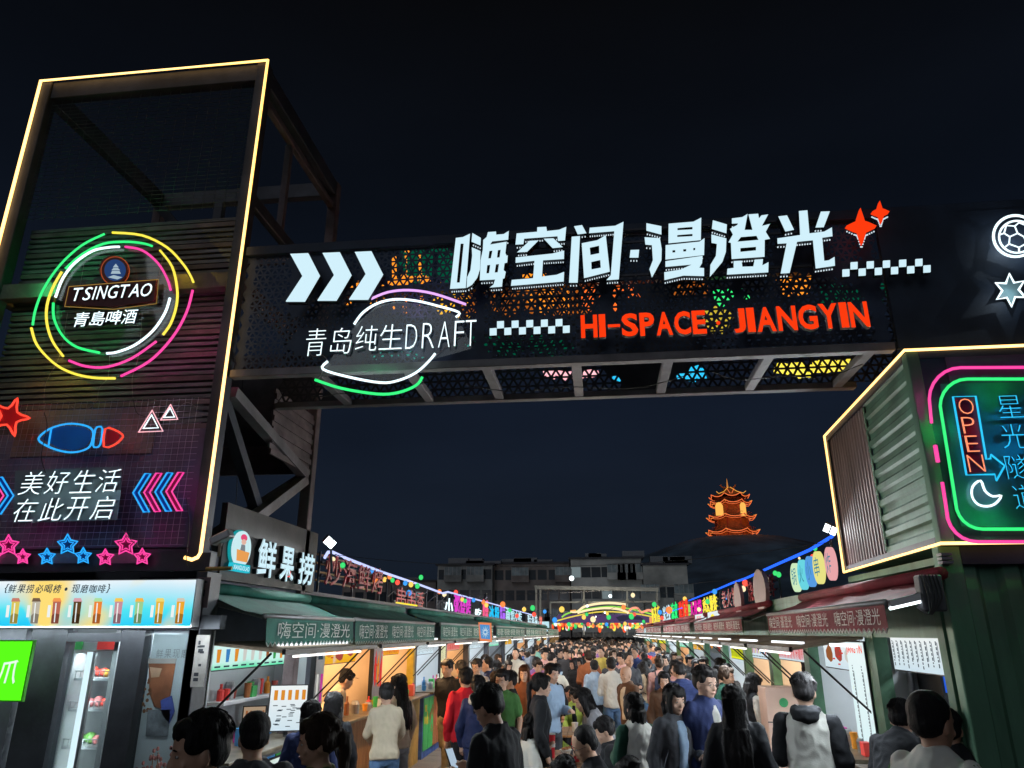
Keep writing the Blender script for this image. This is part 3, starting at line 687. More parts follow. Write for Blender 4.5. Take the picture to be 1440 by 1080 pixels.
# football and star at the right end
s = neon_sign('football_neon', 'white neon football outline high on the dark panel at the right edge', (1430, 332), YD)
neon('outer_ring', arc(1428, 332, 31, 29, 0, 360, 0, 36)[:-1], YD, .012, E_neonw, s, True)
neon('inner_ring', arc(1430, 333, 25, 22.5, 0, 360, 0, 36)[:-1], YD, .009, E_neonw, s, True)
for pts in ([(1406,330),(1412,328),(1420,333),(1419,343),(1414,347)], [(1412,328),(1415,317),(1427,318),(1431,328),(1420,333)], [(1431,328),(1440,333),(1450,328),(1446,318),(1433,313),(1427,318)], [(1419,343),(1433,348),(1444,342),(1440,333)], [(1433,348),(1433,355)], [(1433,313),(1432,311)]):
    neon('seam', pts, YD, .007, E_neonw, s)
s = neon_sign('six_point_star_neon', 'white neon six pointed star under the football at the right edge', (1420, 410), YD)
neon('outline', blade(1421, 408, 23, 11.5, 6, -4), YD, .010, E_neonw, s, True)
b = MB(); b.prism(pxpoly(blade(1421, 408, 20, 10, 6, -4)[::-1], YD+.04), .004, FY(YD+.04)); b.build('backing', mat('teal_acrylic', (.10, .17, .19), .4), s)

# ---------------------------------------------------------------- right upper container
CX0, CX1, CY0, CY1, CZ0, CZ1 = 2.62, 5.6, 6.02, 8.85, 2.85, 4.43
rc = empty('upper_container', 'raised green and brown corrugated container at the right end of the gate', 'container', (CX0, CY0, CZ0))
def SX(y): return CX0 + .14 * (y - CY0) / (CY1 - CY0)
for nm_, za_ in (('underside', CZ0+.001), ('roof', CZ1-.05)):
    b = MB(); b.prism([(SX(CY0+.05)+.05, CY0+.05), (CX1, CY0+.05), (CX1, CY1-.05), (SX(CY1)+.05, CY1-.05)], .049, frame((0, 0, za_), (1,0,0), (0,1,0))); b.build(nm_, M_green, rc)
b = MB(); b.box((CX1-.03, CY0+.05, CZ0+.05), (CX1, CY1-.05, CZ1-.05)); b.build('far_side', M_green, rc)
b = MB(); b.box((CX0+.3, CY0, CZ0+.06), (CX1-.03, CY0+.05, CZ1-.06)); b.build('front_panel', mat('sign_back_panel', (.09, .06, .14), .5, 0, .2, 3, .05), rc)
for (x0, x1) in ((CX0, CX0+.10),):
    b = MB(); b.box((x0, CY0, CZ0), (x1, CY0+.10, CZ1)); b.build('corner_post', M_green, rc, bevel=.006)
b = MB(); b.box((CX0+.10, CY0+.001, CZ0), (CX1, CY0+.08, CZ0+.06)); b.build('front_rail', M_dark, rc)
b = MB(); b.box((CX0+.10, CY0+.001, CZ1-.06), (CX1, CY0+.08, CZ1)); b.build('front_rail', M_dark, rc)
b = MB(); b.box((CX0+.10, CY0+.01, CZ0+.06), (CX0+.30, CY0+.05, CZ1-.06)); b.build('front_margin', M_dark, rc)
def corr(n, a0, a1, amp, fn):
    """trapezoid corrugation profile along a"""
    st_ = (a1 - a0) / n; prof = []
    for i in range(n):
        q = a0 + i * st_; prof += [(q, 0), (q + st_*.35, 0), (q + st_*.5, amp), (q + st_*.85, amp)]
    prof.append((a1, 0)); b = MB(); vs = []
    for a, d in prof: vs += [fn(a, d, 0), fn(a, d, 1)]
    b.add(vs, [(2*i, 2*i+2, 2*i+3, 2*i+1) for i in range(len(prof) - 1)]); return b
YM = 7.35
b = corr(10, CZ0 + .06, CZ1 - .06, .020, lambda a, d, t: (SX(CY0 + .10 + (YM - CY0 - .10) * t) + .012 + d, CY0 + .10 + (YM - CY0 - .10) * t, a)); b.build('green_side_wall', M_green, rc)
b = corr(15, YM, CY1 - .08, .024, lambda a, d, t: (SX(a) + .02 + d, a, CZ0 + .06 + (CZ1 - CZ0 - .12) * t)); b.build('brown_side_wall', M_brown, rc)
b = MB()
for i in range(24):
    z = CZ0 + .08 + i * (CZ1 - CZ0 - .16) / 24; b.ell((SX(YM) + .012, YM, z + .03), (.008, .03, .034), 6, 4)
b.build('wavy_edge', M_green, rc, kind='stuff')
for p_, q_ in (((CX0+.025, CY0+.10, CZ0+.03), (SX(CY1)+.025, CY1, CZ0+.03)), ((CX0+.025, CY0+.10, CZ1-.03), (SX(CY1)+.025, CY1, CZ1-.03)), ((SX(CY1)+.025, CY1-.03, CZ0+.061), (SX(CY1)+.025, CY1-.03, CZ1-.061))):
    b = MB(); b.bar(p_, q_, .05, .058); b.build('side_rail', M_frame, rc)
e_ = .012
strip('light_strip', [(CX1, CY0-e_, CZ1+e_), (CX0-e_, CY0-e_, CZ1+e_), (SX(CY1)-e_, CY1, CZ1+e_), (SX(CY1)-e_, CY1, CZ0), (CX0-e_, CY0-e_, CZ0), (CX1, CY0-e_, CZ0)], .013, E_led, 'warm light strip outlining the edges of the raised right container')
# tunnel sign
YO = CY0 - .05
s = neon_sign('tunnel_neon_sign', 'neon sign with magenta and green rounded borders and blue characters on the right container', (1400, 640), YO)
def rrect(x0, y0, x1, y1, lean, r_, n=6):
    """rounded rectangle whose left side leans with the height (measured corners)"""
    P = []
    for cx, cy, a0 in ((x1 - r_, y0 + r_, 90), (x0 + r_, y0 + r_, 180), (x0 + r_ + lean, y1 - r_, 270)):
        pass
    def L(y): return x0 + lean * (y - y0) / (y1 - y0)
    out = [(x1, y0)]
    for k in range(n + 1):
        a = R(90 + 90 * k / n); out.append((L(y0 + r_) + r_ + r_ * math.cos(a), y0 + r_ - r_ * math.sin(a)))
    for k in range(n + 1):
        a = R(180 + 90 * k / n); out.append((L(y1 - r_) + r_ + r_ * math.cos(a), y1 - r_ - r_ * math.sin(a)))
    out.append((x1 + lean*.8, y1)); return out
neon('green_border', [(1560,533)] + rrect(1316, 533, 1560, 744, 34, 38)[1:-1] + [(1560,744)], YO, .013, E_green, s)
mg = rrect(1300, 517, 1560, 762, 38, 44)
neon('magenta_border', [(1560,516)] + mg[1:8] + [(1310, 595)], YO, .013, E_mag, s)
neon('magenta_border', [(1315, 626), (1319, 650)], YO, .016, E_mag, s)
neon('magenta_border', [(1325, 678)] + mg[8:-1] + [(1560, 762)], YO, .013, E_mag, s)
neon('arrow_border', [(1340,558),(1372,557),(1387,646),(1393,645),(1393,639),(1413,655),(1401,676),(1399,667),(1359,668)], YO, .008, E_cyan, s, True)
px_letters('OPEN', [(1347,561,1368,583),(1352,587,1370,610),(1357,613,1375,636),(1360,640,1383,664)], YO, emit('orange_neon', (1, .20, .05), 1.2, core=.1), M_dark, s, .014, .0, -.018, 0)
b = MB(); b.prism(pxpoly([(1343,560),(1371,559),(1385,664),(1360,666)][::-1], YO+.03), .003, FY(YO+.03)); b.build('red_backing', mat('red_acrylic', (.45, .01, .04), .4), s)
px_letters('星光隧道', [(1402,557,1436,588),(1407,597,1441,631),(1413,640,1447,674),(1424,682,1456,716)], YO, E_cyan, M_dark, s, .014, .0, -.016, 0, 'character')
neon('moon', [(1379,676),(1368,684),(1367,698),(1375,709),(1388,712),(1400,708),(1408,697),(1396,698),(1385,690)], YO, .009, E_neonw, s, True, 3)
b = MB(); b.prism(pxpoly([(1322,540),(1560,536),(1560,742),(1352,740),(1338,700)][::-1], YO+.035), .004, FY(YO+.035)); b.build('dark_backing', mat('blue_black_acrylic', (.04, .16, .20), .3, 0, .2, 3, 0), s)

# ---------------------------------------------------------------- right lower container (front face) and its side stalls start at y=6.1
lc = empty('lower_container', 'green corrugated container standing at the right edge below the raised one', 'container', (2.62, 6.1, 0))
b = corr(9, 2.78, 5.6, .05, lambda a, d, t: (a, 6.16 + d, .05 + 2.7 * t)); b.build('front_wall', M_green, lc)
b = MB(); b.box((2.62, 6.1, 0), (2.78, 6.22, 2.84)); b.build('corner_post', M_green, lc, bevel=.008)
b = MB(); b.box((2.78, 6.1, 2.70), (5.6, 6.2, 2.84)); b.build('top_rail', M_dark, lc)
b = MB(); b.box((2.80, 6.22, 2.74), (5.6, 8.9, 2.80)); b.build('roof', M_green, lc)
b = MB()
for k in range(3): b.box((2.60-.0, 6.02, 2.70 + k*.03), (2.68, 6.10, 2.72 + k*.03))
b.build('hinge', M_steel, lc, kind='stuff')

# added point lamps that strengthen each sign's tube colour on the sheet behind
def glow(px, py, Y, col, p, par=None):
    l = bpy.data.lights.new('added_tube_glow', 'POINT'); l.energy = p * 2.7; l.color = col; l.shadow_soft_size = 0.0
    o = bpy.data.objects.new('added_tube_glow', l); C.objects.link(o); o.location = onY(px, py, Y)
    return o
for px, py, c, p in ((60, 400, (.05,1,.25), 1.6), (120, 350, (.05,1,.25), 1.0), (60, 500, (1,.8,.05), .8), (110, 480, (.05,1,.25), .7), (255, 370, (1,.8,.05), .7),
                     (255, 460, (1,.05,.4), .5), (190, 515, (1,.05,.4), .35), (160, 440, (.7,.9,1), .8)):
    glow(px, py, YS - .02, c, p)
for px, py, c, p in ((14, 586, (1,.03,.02), .5), (90, 616, (0,.45,1), .35), (160, 616, (1,.05,.1), .12), (225, 590, (1,.4,.5), .15), (95, 700, (.75,.95,1), .55), (60, 700, (.75,.95,1), .35), (140,700,(.75,.95,1),.35),
                     (205, 693, (.1,.3,1), .3), (240, 693, (1,.03,.4), .3), (95, 775, (0,.45,1), .25), (180, 775, (1,.03,.4), .3), (20, 775, (1,.03,.4), .3)):
    glow(px, py, YN - .06, c, p)
for px, py, c, p in ((1325, 600, (.02,1,.2), .45), (1345, 715, (.02,1,.2), .45), (1400, 738, (.02,1,.2), .4), (1400, 545, (.02,1,.2), .35), (1310, 560, (1,.03,.4), .25), (1330, 730, (1,.03,.4), .25), (1365, 610, (1,.05,.05), .12),
                     (1425, 640, (0,.5,1), .6), (1425, 580, (0,.5,1), .4), (1388, 692, (.8,.95,1), .12)):
    glow(px, py, YO - .05, c, p)
for px, py, c, p in ((560, 470, (.8,.95,1), .5), (520, 535, (.02,1,.25), .7), (575, 415, (.8,.35,1), .25), (1430, 335, (.8,.95,1), .35), (1422, 410, (.8,.95,1), .25)):
    glow(px, py, YD - .03, c, p)

# loose supply cables of the signs
for k, pts in enumerate(([(62,580),(66,600),(58,640),(64,665)], [(137,562),(128,572),(112,578),(100,571)], [(187,560),(192,580),(205,586)], [(245,578),(262,566),(275,572)], [(262,700),(266,740),(262,790),(268,798)], [(172,745),(180,755),(196,770)])):
    P = smoothpts([onY(x, y, 6.0) for x, y in pts], 4); q = MB(); q.tube(P, .0035, 4); tag(q.build('loose_cable', M_cablew if k % 2 else M_cable), ['loose cable left of the fish neon', 'looped cable above the fish neon', 'loose cable between fish and triangles', 'short cable at the upper right of the small triangle', 'long loose cable beside the tower post under the chevrons', 'short cable above the right star trio'][k], 'cable')
for k, (x0, x1, zz) in enumerate(((-3.0, -1.6, 4.46), (-1.2, .9, 4.44), (1.1, 2.4, 4.47))):
    q = MB(); q.tube([Vector((x0 + (x1-x0)*t/10, BY0 + .3 + .1*math.sin(t), zz - .10*math.sin(math.pi*t/10))) for t in range(11)], .005, 4); tag(q.build('sagging_cable', M_cable), 'cable sagging under the %s of the gate beam' % ['left part', 'middle', 'right part'][k], 'cable')
# ---------------------------------------------------------------- lamps
def area(loc, rot, sx, sy, energy, col):
    l = bpy.data.lights.new('lamp', 'AREA'); l.shape = 'RECTANGLE'; l.size = sx; l.size_y = sy; l.energy = energy; l.color = col
    o = bpy.data.objects.new('lamp', l); C.objects.link(o); o.location = loc; o.rotation_euler = rot; return o
COOL = (.85, .95, 1); WARM = (1, .60, .28); NEUT = (1, .86, .68)
E_lcool = emit('ceiling_tube_cool', COOL, 3.0); E_lwarm = emit('ceiling_tube_warm', WARM, 3.0)
XL, XR = -3.5, 2.62
ORD = ['first','second','third','fourth','fifth','sixth','seventh','eighth','ninth','tenth','eleventh','twelfth','thirteenth']
M_in = {'grey': mat('grey_interior_panel', (.36, .39, .40), .5, 0, .1, 2, .05), 'warm': mat('cream_interior_panel', (.50, .38, .28), .6, 0, .1, 2, .05), 'white': mat('white_interior_panel', (.6, .63, .66), .5, 0, .08, 2, .05), 'dark': mat('dark_interior_panel', (.12, .13, .15), .6, 0, .2, 2, .05)}
M_yelpost = mat('yellow_painted_post', (.50, .36, .03), .5, 0, .2, 5, .08)
M_flap = mat('hatch_flap_board', (.48, .38, .27), .6, 0, .2, 4, .08)
BRIGHT = [(.75,.05,.04), (.8,.30,.03), (.75,.55,.04), (.05,.40,.10), (.05,.25,.6), (.6,.05,.35), (.35,.12,.04), (.7,.7,.65), (.45,.08,.06)]
def bright(i): c = BRIGHT[i % len(BRIGHT)]; return mat('print_colour_%d' % (i % len(BRIGHT)), c, .5, 0, .15, 12, 0)
def litprint(i): c = BRIGHT[i % len(BRIGHT)]; return emit('lit_print_%d' % (i % len(BRIGHT)), c, .85, sample=False)
E_ink = emit('lit_dark_print', (.03, .05, .07), 1, sample=False)
class Row:
    """left (+1) or right (-1) row; u is measured from the wall towards the street, y along the street"""
    def __init__(s, d): s.d = d; s.X = XL if d > 0 else XR
    def p(s, u, y, z): return (s.X + s.d * u, y, z)
    def box(s, b, u0, u1, y0, y1, z0, z1):
        xa, xb = s.X + s.d * u0, s.X + s.d * u1; b.box((min(xa, xb), y0, z0), (max(xa, xb), y1, z1)); return b
    def F(s, u): return FXL(s.X + s.d * u) if s.d > 0 else FXR(s.X + s.d * u)
    def a(s, y): return y if s.d > 0 else -y           # plane coordinate of y on F
LEFT, RIGHT = Row(1), Row(-1)
STALLS = {}
def cup_icon(b, x, y, w_, h_, FR, lift=.004):
    b.prism([(x - w_*.34, y), (x + w_*.34, y), (x + w_*.5, y + h_*.8), (x - w_*.5, y + h_*.8)], lift, FR)
def menu_board(row, u, y0, y1, z0, z1, base, label, kind='cups', seed=0, thick=.06, name='menu_lightbox', grp=None, n=None):
    """lit menu box facing the street, its print as raised film pieces"""
    s = empty(name, label, 'menu board', row.p(u, (y0+y1)/2, z0), grp)
    b = MB(); row.box(b, u - thick, u, y0, y1, z0, z1); b.build('case', M_black, s)
    fr = row.F(u + .002); a0, a1 = sorted((row.a(y0), row.a(y1)))
    b = MB(); b.prism([(a0+.012, z0+.012), (a1-.012, z0+.012), (a1-.012, z1-.012), (a0+.012, z1-.012)], .004, fr); b.build('lit_face', base, s)
    fr = row.F(u + .0075); r = random.Random(seed); H = z1 - z0; L = a1 - a0
    if kind == 'cups':
        n = n or max(4, int(L / .13)); 
        for i in range(n):
            x = a0 + L * (i + .6) / (n + .2); b = MB(); cup_icon(b, x, z0 + H * .25, L/n*.42, H * .48, fr); b.build('cup_print', litprint(r.randrange(9)), s)
        b = MB(); 
        for i in range(n): x = a0 + L * (i + .6) / (n + .2); b.prism([(x - L/n*.3, z0+H*.10), (x + L/n*.3, z0+H*.10), (x + L/n*.3, z0+H*.15), (x - L/n*.3, z0+H*.15)], .002, fr)
        b.prism([(a0+L*.2, z1-H*.16), (a0+L*.7, z1-H*.16), (a0+L*.7, z1-H*.10), (a0+L*.2, z1-H*.10)], .002, fr); b.build('small_print', E_ink, s, kind='stuff')
    elif kind == 'lines':
        b = MB(); n = n or max(5, int(L / .10))
        for i in range(n):
            x = a0 + L * (i + .5) / n; z = z1 - H * .12
            while z > z0 + H * .2:
                h = r.uniform(.01, .035); b.prism([(x - .008, z - h), (x + .008, z - h), (x + .008, z), (x - .008, z)], .002, fr); z -= h + .012
            if i % 1 == 0: b.prism([(x + .02, z0 + H*.35), (x + .028, z0 + H*.35), (x + .028, z1 - H*.15), (x + .02, z1 - H*.15)], .002, fr)
        b.build('small_print', E_ink, s, kind='stuff')
    elif kind == 'food':
        for i in range(3):
            cx = a0 + L * (.2 + .3 * i); cz = z0 + H * r.uniform(.4, .6); pl = [(cx + L*.11*math.cos(t*.7), cz + H*.3*math.sin(t*.7)*(1 + .2*((t*7) % 3 - 1))) for t in range(9)]
            b = MB(); b.prism(pl, .003, fr); b.build('food_print', litprint([1, 6, 8, 0, 7][r.randrange(5)]), s)
        b = MB()
        for i in range(9):
            x = a0 + L * r.uniform(.08, .85); z = z0 + H * r.uniform(.12, .8); b.prism([(x, z), (x + L*.06, z), (x + L*.06, z + H*.05), (x, z + H*.05)], .0045, fr)
        b.build('small_print', litprint(0), s, kind='stuff')
    elif kind == 'strokes':
        b = MB()
        for i in range(int(L / .045)):
            x = a0 + .03 + i * .045; w_ = r.uniform(.008, .022); b.prism([(x, z0 + H * r.uniform(.1, .35)), (x + w_, z0 + H * .1), (x + w_*.8, z1 - H * .1), (x - w_*.3, z1 - H * r.uniform(.1, .4))], .003, fr)
            if r.random() < .6: z = z0 + H * r.uniform(.3, .8); b.prism([(x - .015, z), (x + .03, z), (x + .03, z + .015), (x - .015, z + .015)], .0045, fr)
        b.build('brush_print', n if n else litprint(0), s, kind='stuff')
    return s
def awning(row, y0, y1, zt, zb, u1, m, word_n, name_label, full=True, zv=None, skip=0., wall_z=2.78):
    """folding-arm awning: sloped canopy, front rail, scalloped valance with printed words"""
    s = empty('awning', name_label, 'awning', row.p(0, y0, wall_z))
    b = MB(); n = max(8, int((y1-y0)*5))
    for k in range(n):
        ya = y0 + (y1 - y0) * k / n; yb = y0 + (y1 - y0) * (k + 1) / n; sag = .02
        pts = []
        for t in (0, .33, .66, 1):
            for y in (ya, yb): pts.append(Vector(row.p(u1 * t, y, wall_z + (zt - wall_z) * t - sag * math.sin(math.pi * t) + (.022 * noise.noise(Vector((y*2.3, t*3, u1))) if 0 < t < 1 else 0))))
        up = Vector((0, 0, .006)); b.add(pts + [q + up for q in pts], [(0,1,3,2),(2,3,5,4),(4,5,7,6),(8,10,11,9),(10,12,13,11),(12,14,15,13)])
    b.build('canopy', m, s, smooth=True)
    b = MB(); b.tube([row.p(u1 + .015, y0 - .02, zt + .0), row.p(u1 + .015, y1 + .02, zt + .0)], .022, 8); b.build('front_rail', M_rail, s, smooth=True)
    b = MB(); b.tube([row.p(.05, y0, wall_z + .03), row.p(.05, y1, wall_z + .03)], .05, 8); b.build('roller', m, s, smooth=True)
    if full:
        for y in (y0 + .15, y1 - .15):
            b = MB(); ym = y + (.5 if y < (y0+y1)/2 else -.5); b.bar(row.p(.06, y, wall_z - .1), row.p(u1*.5, ym, (wall_z+zt)/2 - .1), .035); b.bar(row.p(u1*.5, ym, (wall_z+zt)/2 - .1), row.p(u1-.02, y, zt - .03), .03); b.build('folding_arm', M_rail, s)
    # valance with scallops
    b = MB(); fr = row.F(u1 + .02); a0, a1 = sorted((row.a(y0), row.a(y1))); ns = max(6, int((a1 - a0) / .10)); zs = zb + .035
    pts = []
    for i in range(ns):
        x0 = a0 + (a1-a0)*i/ns; x1 = a0 + (a1-a0)*(i+1)/ns
        for t in (0, .25, .5, .75): pts.append((x0 + (x1-x0)*t, zs - (zs - zb) * (1 - abs(t*2-1))))
    poly = pts + [(a1, zs)]
    vs = []; fs = []
    for i, (x, z) in enumerate(poly):
        wv = .012 * math.sin(x * 5.3) ; vs += [fr @ Vector((x, z, wv)), fr @ Vector((x, zt, 0)), fr @ Vector((x, z, wv + .004)), fr @ Vector((x, zt, .004))]
    for i in range(len(poly) - 1): k = 4*i; fs += [(k, k+4, k+5, k+1), (k+2, k+3, k+7, k+6), (k, k+2, k+6, k+4)]
    b.add(vs, fs); va = b.build('valance', m, s)
    b = MB()
    for i in range(len(poly) - 1): b.bar(fr @ Vector((poly[i][0], poly[i][1]-.002, .008+.012 * math.sin(poly[i][0]*5.3))), fr @ Vector((poly[i+1][0], poly[i+1][1]-.002, .008+.012 * math.sin(poly[i+1][0]*5.3))), .006)
    b.build('piping', M_print, va, kind='stuff')
    W_ = (a1 - a0) / word_n; H = zt - zs
    for i in range(word_n):
        b = MB(); x = a0 + W_ * (i + .10) + skip
        put_text(b, '嗨空间·漫澄光', fr, x, zs + H*.12, W_ * .84, H * .68, 0, .016, .0); b.build('lettering', M_print, va)
    return s
def stall(row, y0, y1, zc, inner, light, label, near=True, post=M_frame, flap=True, counter_m=None, zo=2.12, poster=True, wall_m=None, rng=0, seedp=0, D=2.0):
    """one kiosk of the row: shell, counter, hatch; opening above the counter"""
    s = empty('food_stall', label, 'stall', row.p(0, y0, 0)); mi = M_in[inner]; wm = wall_m or (M_dark if row.d > 0 else M_green)
    def part(name, *a, m=mi, k=None): b = MB(); row.box(b, *a); return b.build(name, m, s, kind=k)
    part('back_wall', -D-.05, -D, y0+.05, y1-.05, 0, 2.6); part('side_wall', -D, -.14, y0, y0+.05, 0, 2.6); part('side_wall', -D, -.14, y1-.05, y1, 0, 2.6)
    part('ceiling', -D, -.14, y0+.05, y1-.05, 2.35, 2.40); part('roof', -D-.1, -.0, y0, y1, 2.60, 2.68, m=wm)
    part('fascia', -.12, 0, y0+.12, y1-.12, zo, 2.598, m=wm)
    part('door_post', -.12, .01, y0+.001, y0+.12, 0, 2.6, m=post); part('door_post', -.12, .01, y1-.12, y1-.001, 0, 2.6, m=post)
    cb = part('counter', -.10, .16, y0+.14, y1-.14, .02, zc - .04, m=counter_m or M_wood)
    b = MB(); row.box(b, -.35, .34, y0+.13, y1-.13, zc-.039, zc); b.build('counter_top', M_counter, s, bevel=.006)
    if poster:
        r = random.Random(seedp); np_ = 6 if near else 2; L = (y1 - y0 - .36) / np_
        for i in range(np_):
            ya = y0 + .18 + i * L; b = MB(); row.box(b, .162, .170, ya + .01, ya + L - .01, .15, zc - .12); p = b.build('front_poster', bright(r.randrange(9)), s)
            if near:
                fr = row.F(.172); b = MB()
                for k in range(7):
                    x = row.a(ya + L*(.15 + .1*k)); z = r.uniform(.25, zc - .3); b.prism([(x, z), (x+.05, z + r.uniform(-.03, .03)), (x+.04, z+.12), (x-.01, z+.1)], .003, fr)
                b.build('print', bright(r.randrange(9)), p, kind='stuff')
    if flap:
        b = MB(); A = Vector(row.p(.03, y0+.1, zo - .02)); B = Vector(row.p(.74, y0+.1, 2.03)); dy = Vector((0, y1-y0-.2, 0)); t = Vector((0, 0, .025))
        b.add([A, B, B+dy, A+dy, A+t, B+t, B+dy+t, A+dy+t], [(0,3,2,1),(4,5,6,7),(0,1,5,4),(1,2,6,5),(2,3,7,6),(3,0,4,7)]); fl = b.build('hatch_flap', M_flap, s)
        b = MB(); b.bar(B + Vector((0,0,.012)), B + dy + Vector((0,0,.012)), .035, .045); b.build('flap_rim', M_black, fl)
        for y in (y0 + .16, y1 - .16):
            b = MB(); b.tube([row.p(.02, y, 1.45), row.p(.60, y, 2.03)], .011, 6); b.build('gas_strut', M_black, s)
    b = MB(); row.box(b, -D*.5, -D*.5+.05, y0+.4, y1-.4, 2.30, 2.345); b.build('ceiling_tube', E_lcool if light[1] == 'c' else E_lwarm, s)
    if True:
        cl = COOL if light[1] != 'w' else NEUT
        b = MB(); row.box(b, .50, .53, y0+.5, y1-.5, 2.085, 2.11); b.build('awning_lamp', emit('awning_lamp_tube', (.9, .96, 1), 2.2), s)
        cl = WARM if light[1] == 'w' and y0 < 13 else cl
        if flap or row.d > 0: b = MB(); row.box(b, .655, .685, y0+.5, y1-.5, 1.985, 2.005); b.build('added_hatch_lamp', emit('added_hatch_tube', (.95, .93, .9), 2.0), s)  # tube under the flap and its area lamp are added to light the aisle
        area(row.p(.70, (y0+y1)/2, 1.975), (0, R(-42 if row.d > 0 else 42), 0), .05, (y1-y0)*.6, 32 + 9*(y1-y0) + max(0, y0-9)*3.2, cl)
    col = COOL if light[1] == 'c' else (WARM if light[1] == 'w' else NEUT)
    STALLS[(row.d, y0)] = s
    area(row.p(-D*.42, (y0+y1)/2, 2.28), (0, 0, 0), .25, (y1-y0)*.7, light[0]*1.3, col)
    return s
def goods(row, y0, y1, z, u, seed, label, n=6):
    r = random.Random(seed)
    for i in range(n):
        y = y0 + (y1 - y0) * (i + .5) / n + r.uniform(-.03, .03); uu = u + r.uniform(-.06, .06); k = r.choice(['cup', 'bottle', 'box', 'jar']); x, yy, zz = row.p(uu, y, z)
        h = r.uniform(.12, .24)
        if k == 'cup': b = MB(); b.loft([(x, yy, z, .03, .03), (x, yy, z+h*.7, .04, .04)], 10); o = b.build('cup', bright(r.randrange(9)), smooth=False); t = 'cup'
        elif k == 'bottle': b = MB(); b.loft([(x, yy, z, .035, .035), (x, yy, z+h*.7, .035, .035), (x, yy, z+h*.85, .014, .014), (x, yy, z+h*1.15, .014, .014)], 10); o = b.build('bottle', bright(r.randrange(9)), smooth=False); t = 'bottle'
        elif k == 'box': b = MB(); b.box((x-.05, yy-.06, z), (x+.05, yy+.06, z+h*.8)); o = b.build('carton', bright(r.randrange(9)), bevel=.004); t = 'carton'
        else: b = MB(); b.loft([(x, yy, z, .05, .05), (x, yy, z+h*.6, .055, .055), (x, yy, z+h*.75, .04, .04)], 10); o = b.build('jar', M_steel, smooth=False); t = 'jar'
        tag(o, '%s %s, %s of the things %s' % ('small', t, ORD[i], label), t)
def roof_sign(row, text, y0, y1, z0, z1, m, label, offset=.004, dark=False, u=-.12, name='roof_sign'):
    s = empty(name, label, 'sign', row.p(u, y0, z0)); fr = row.F(u); a0, a1 = sorted((row.a(y0), row.a(y1))); n = len(text); W_ = (a1-a0)/n
    for i, ch in enumerate(text):
        if ch == ' ': continue
        letter(ch, fr, a0 + W_*(i+.06), z0 + .02, W_*.86, z1 - z0 - .04, .018, .02, m, m, s, offset, 0)
    for z in (z0 + .12, z1 - .15):
        b = MB(); row.box(b, u - .03, u - .005, y0, y1, z, z + .03); b.build('sign_rail', M_frame, s)
    for k in range(3):
        y = y0 + (y1 - y0) * k / 2; b = MB(); row.box(b, u - .06, u - .035, y - .015, y + .015, 2.66, z1); b.build('sign_post', M_frame, s)
    return s

# ---------------------------------------------------------------- left shop front under the tower (faces the viewer)
YFR = 6.06
shop = empty('drink_shop', 'dark framed shop front under the tower with glass door and window', 'shop', (-7, YFR, 0))
def SB(name, x0, x1, z0, z1, y0=YFR, y1=YFR+.10, m=None, par=None, bev=0):
    b = MB(); b.box((x0, y0, z0), (x1, y1, z1)); return b.build(name, m or M_frame2, par or shop, bevel=bev)
M_frame2 = mat('dark_door_frame', (.05, .055, .065), .4, .3, .2, 4, .05)
def wx(px, py=985): return onY(px, py, YFR).x
xs = {k: wx(v) for k, v in dict(a=18, b=60, c=78, d=158, e=172, f=192, g=252, h=268, i=296).items()}
SB('header', -7.5, xs['i'], 2.23, 2.34); SB('panel', -7.5, xs['a'], 0, 2.23, m=M_in['dark'])
SB('wall_pillar', xs['b']-.22, xs['c']-.03, 0, 2.23, bev=.004); SB('door_frame', xs['c']-.028, xs['c']+.012, 0, 2.22, YFR-.02); SB('door_frame', xs['d']-.0, xs['f'], 0, 2.22, YFR-.02)
SB('window_frame', xs['g'], xs['h']-.002, 0, 2.23, bev=.004); SB('door_frame', xs['c']+.014, xs['d']-.002, 2.13, 2.20, YFR-.02)
SB('corner_pillar', xs['h'], TX1+.002, 0, 2.70, YFR-.0, YFR+.25, bev=.004)
SB('sill', xs['f'], xs['g'], .0, .72, m=mat('orange_front_panel', (.45, .16, .05), .5, 0, .3, 6, .05))
SB('top_band', -7.5, xs['h']-.002, 2.71, 2.86, YFR+.02, YFR+.12)
SB('glass', xs['f']+.004, xs['g']-.004, .73, 2.225, YFR+.05, YFR+.056, m=glass()); SB('glass', xs['c']+.02, xs['d']-.006, .05, 2.12, YFR+.03, YFR+.036, m=glass())
SB('floor', -7.5, -4.17, .012, .03, YFR+.2, 8.35, m=M_pave); SB('back_wall', -7.5, -4.17, .03, 2.6, 8.3, 8.36, m=M_in['grey']); SB('ceiling', -7.5, -4.17, 2.5, 2.55, YFR+.1, 8.3, m=M_in['white'])
SB('side_wall', -4.16, -4.12, .0, 2.55, YFR+.11, 8.45, m=M_in['white']); SB('window_back', -4.11, xs['h'], .0, 2.22, YFR+.22, YFR+.27, m=M_in['white'])
area((-5.2, 6.6, 2.45), (0, 0, 0), 1.6, .5, 90, COOL); area((-4.6, 5.86, 2.25), (R(28), 0, 0), 3.0, .04, 16, COOL)  # second lamp and the tube below are added to brighten the shop front
b = MB(); b.box((-6.2, 5.95, 2.30), (-3.4, 5.985, 2.325)); tag(b.build('added_shop_front_tube', E_tube), 'added thin tube lamp under the drinks panel, brightening the shop front', 'lamp'); area((-3.95, YFR+.16, 2.2), (0, 0, 0), .6, .06, 9, COOL)
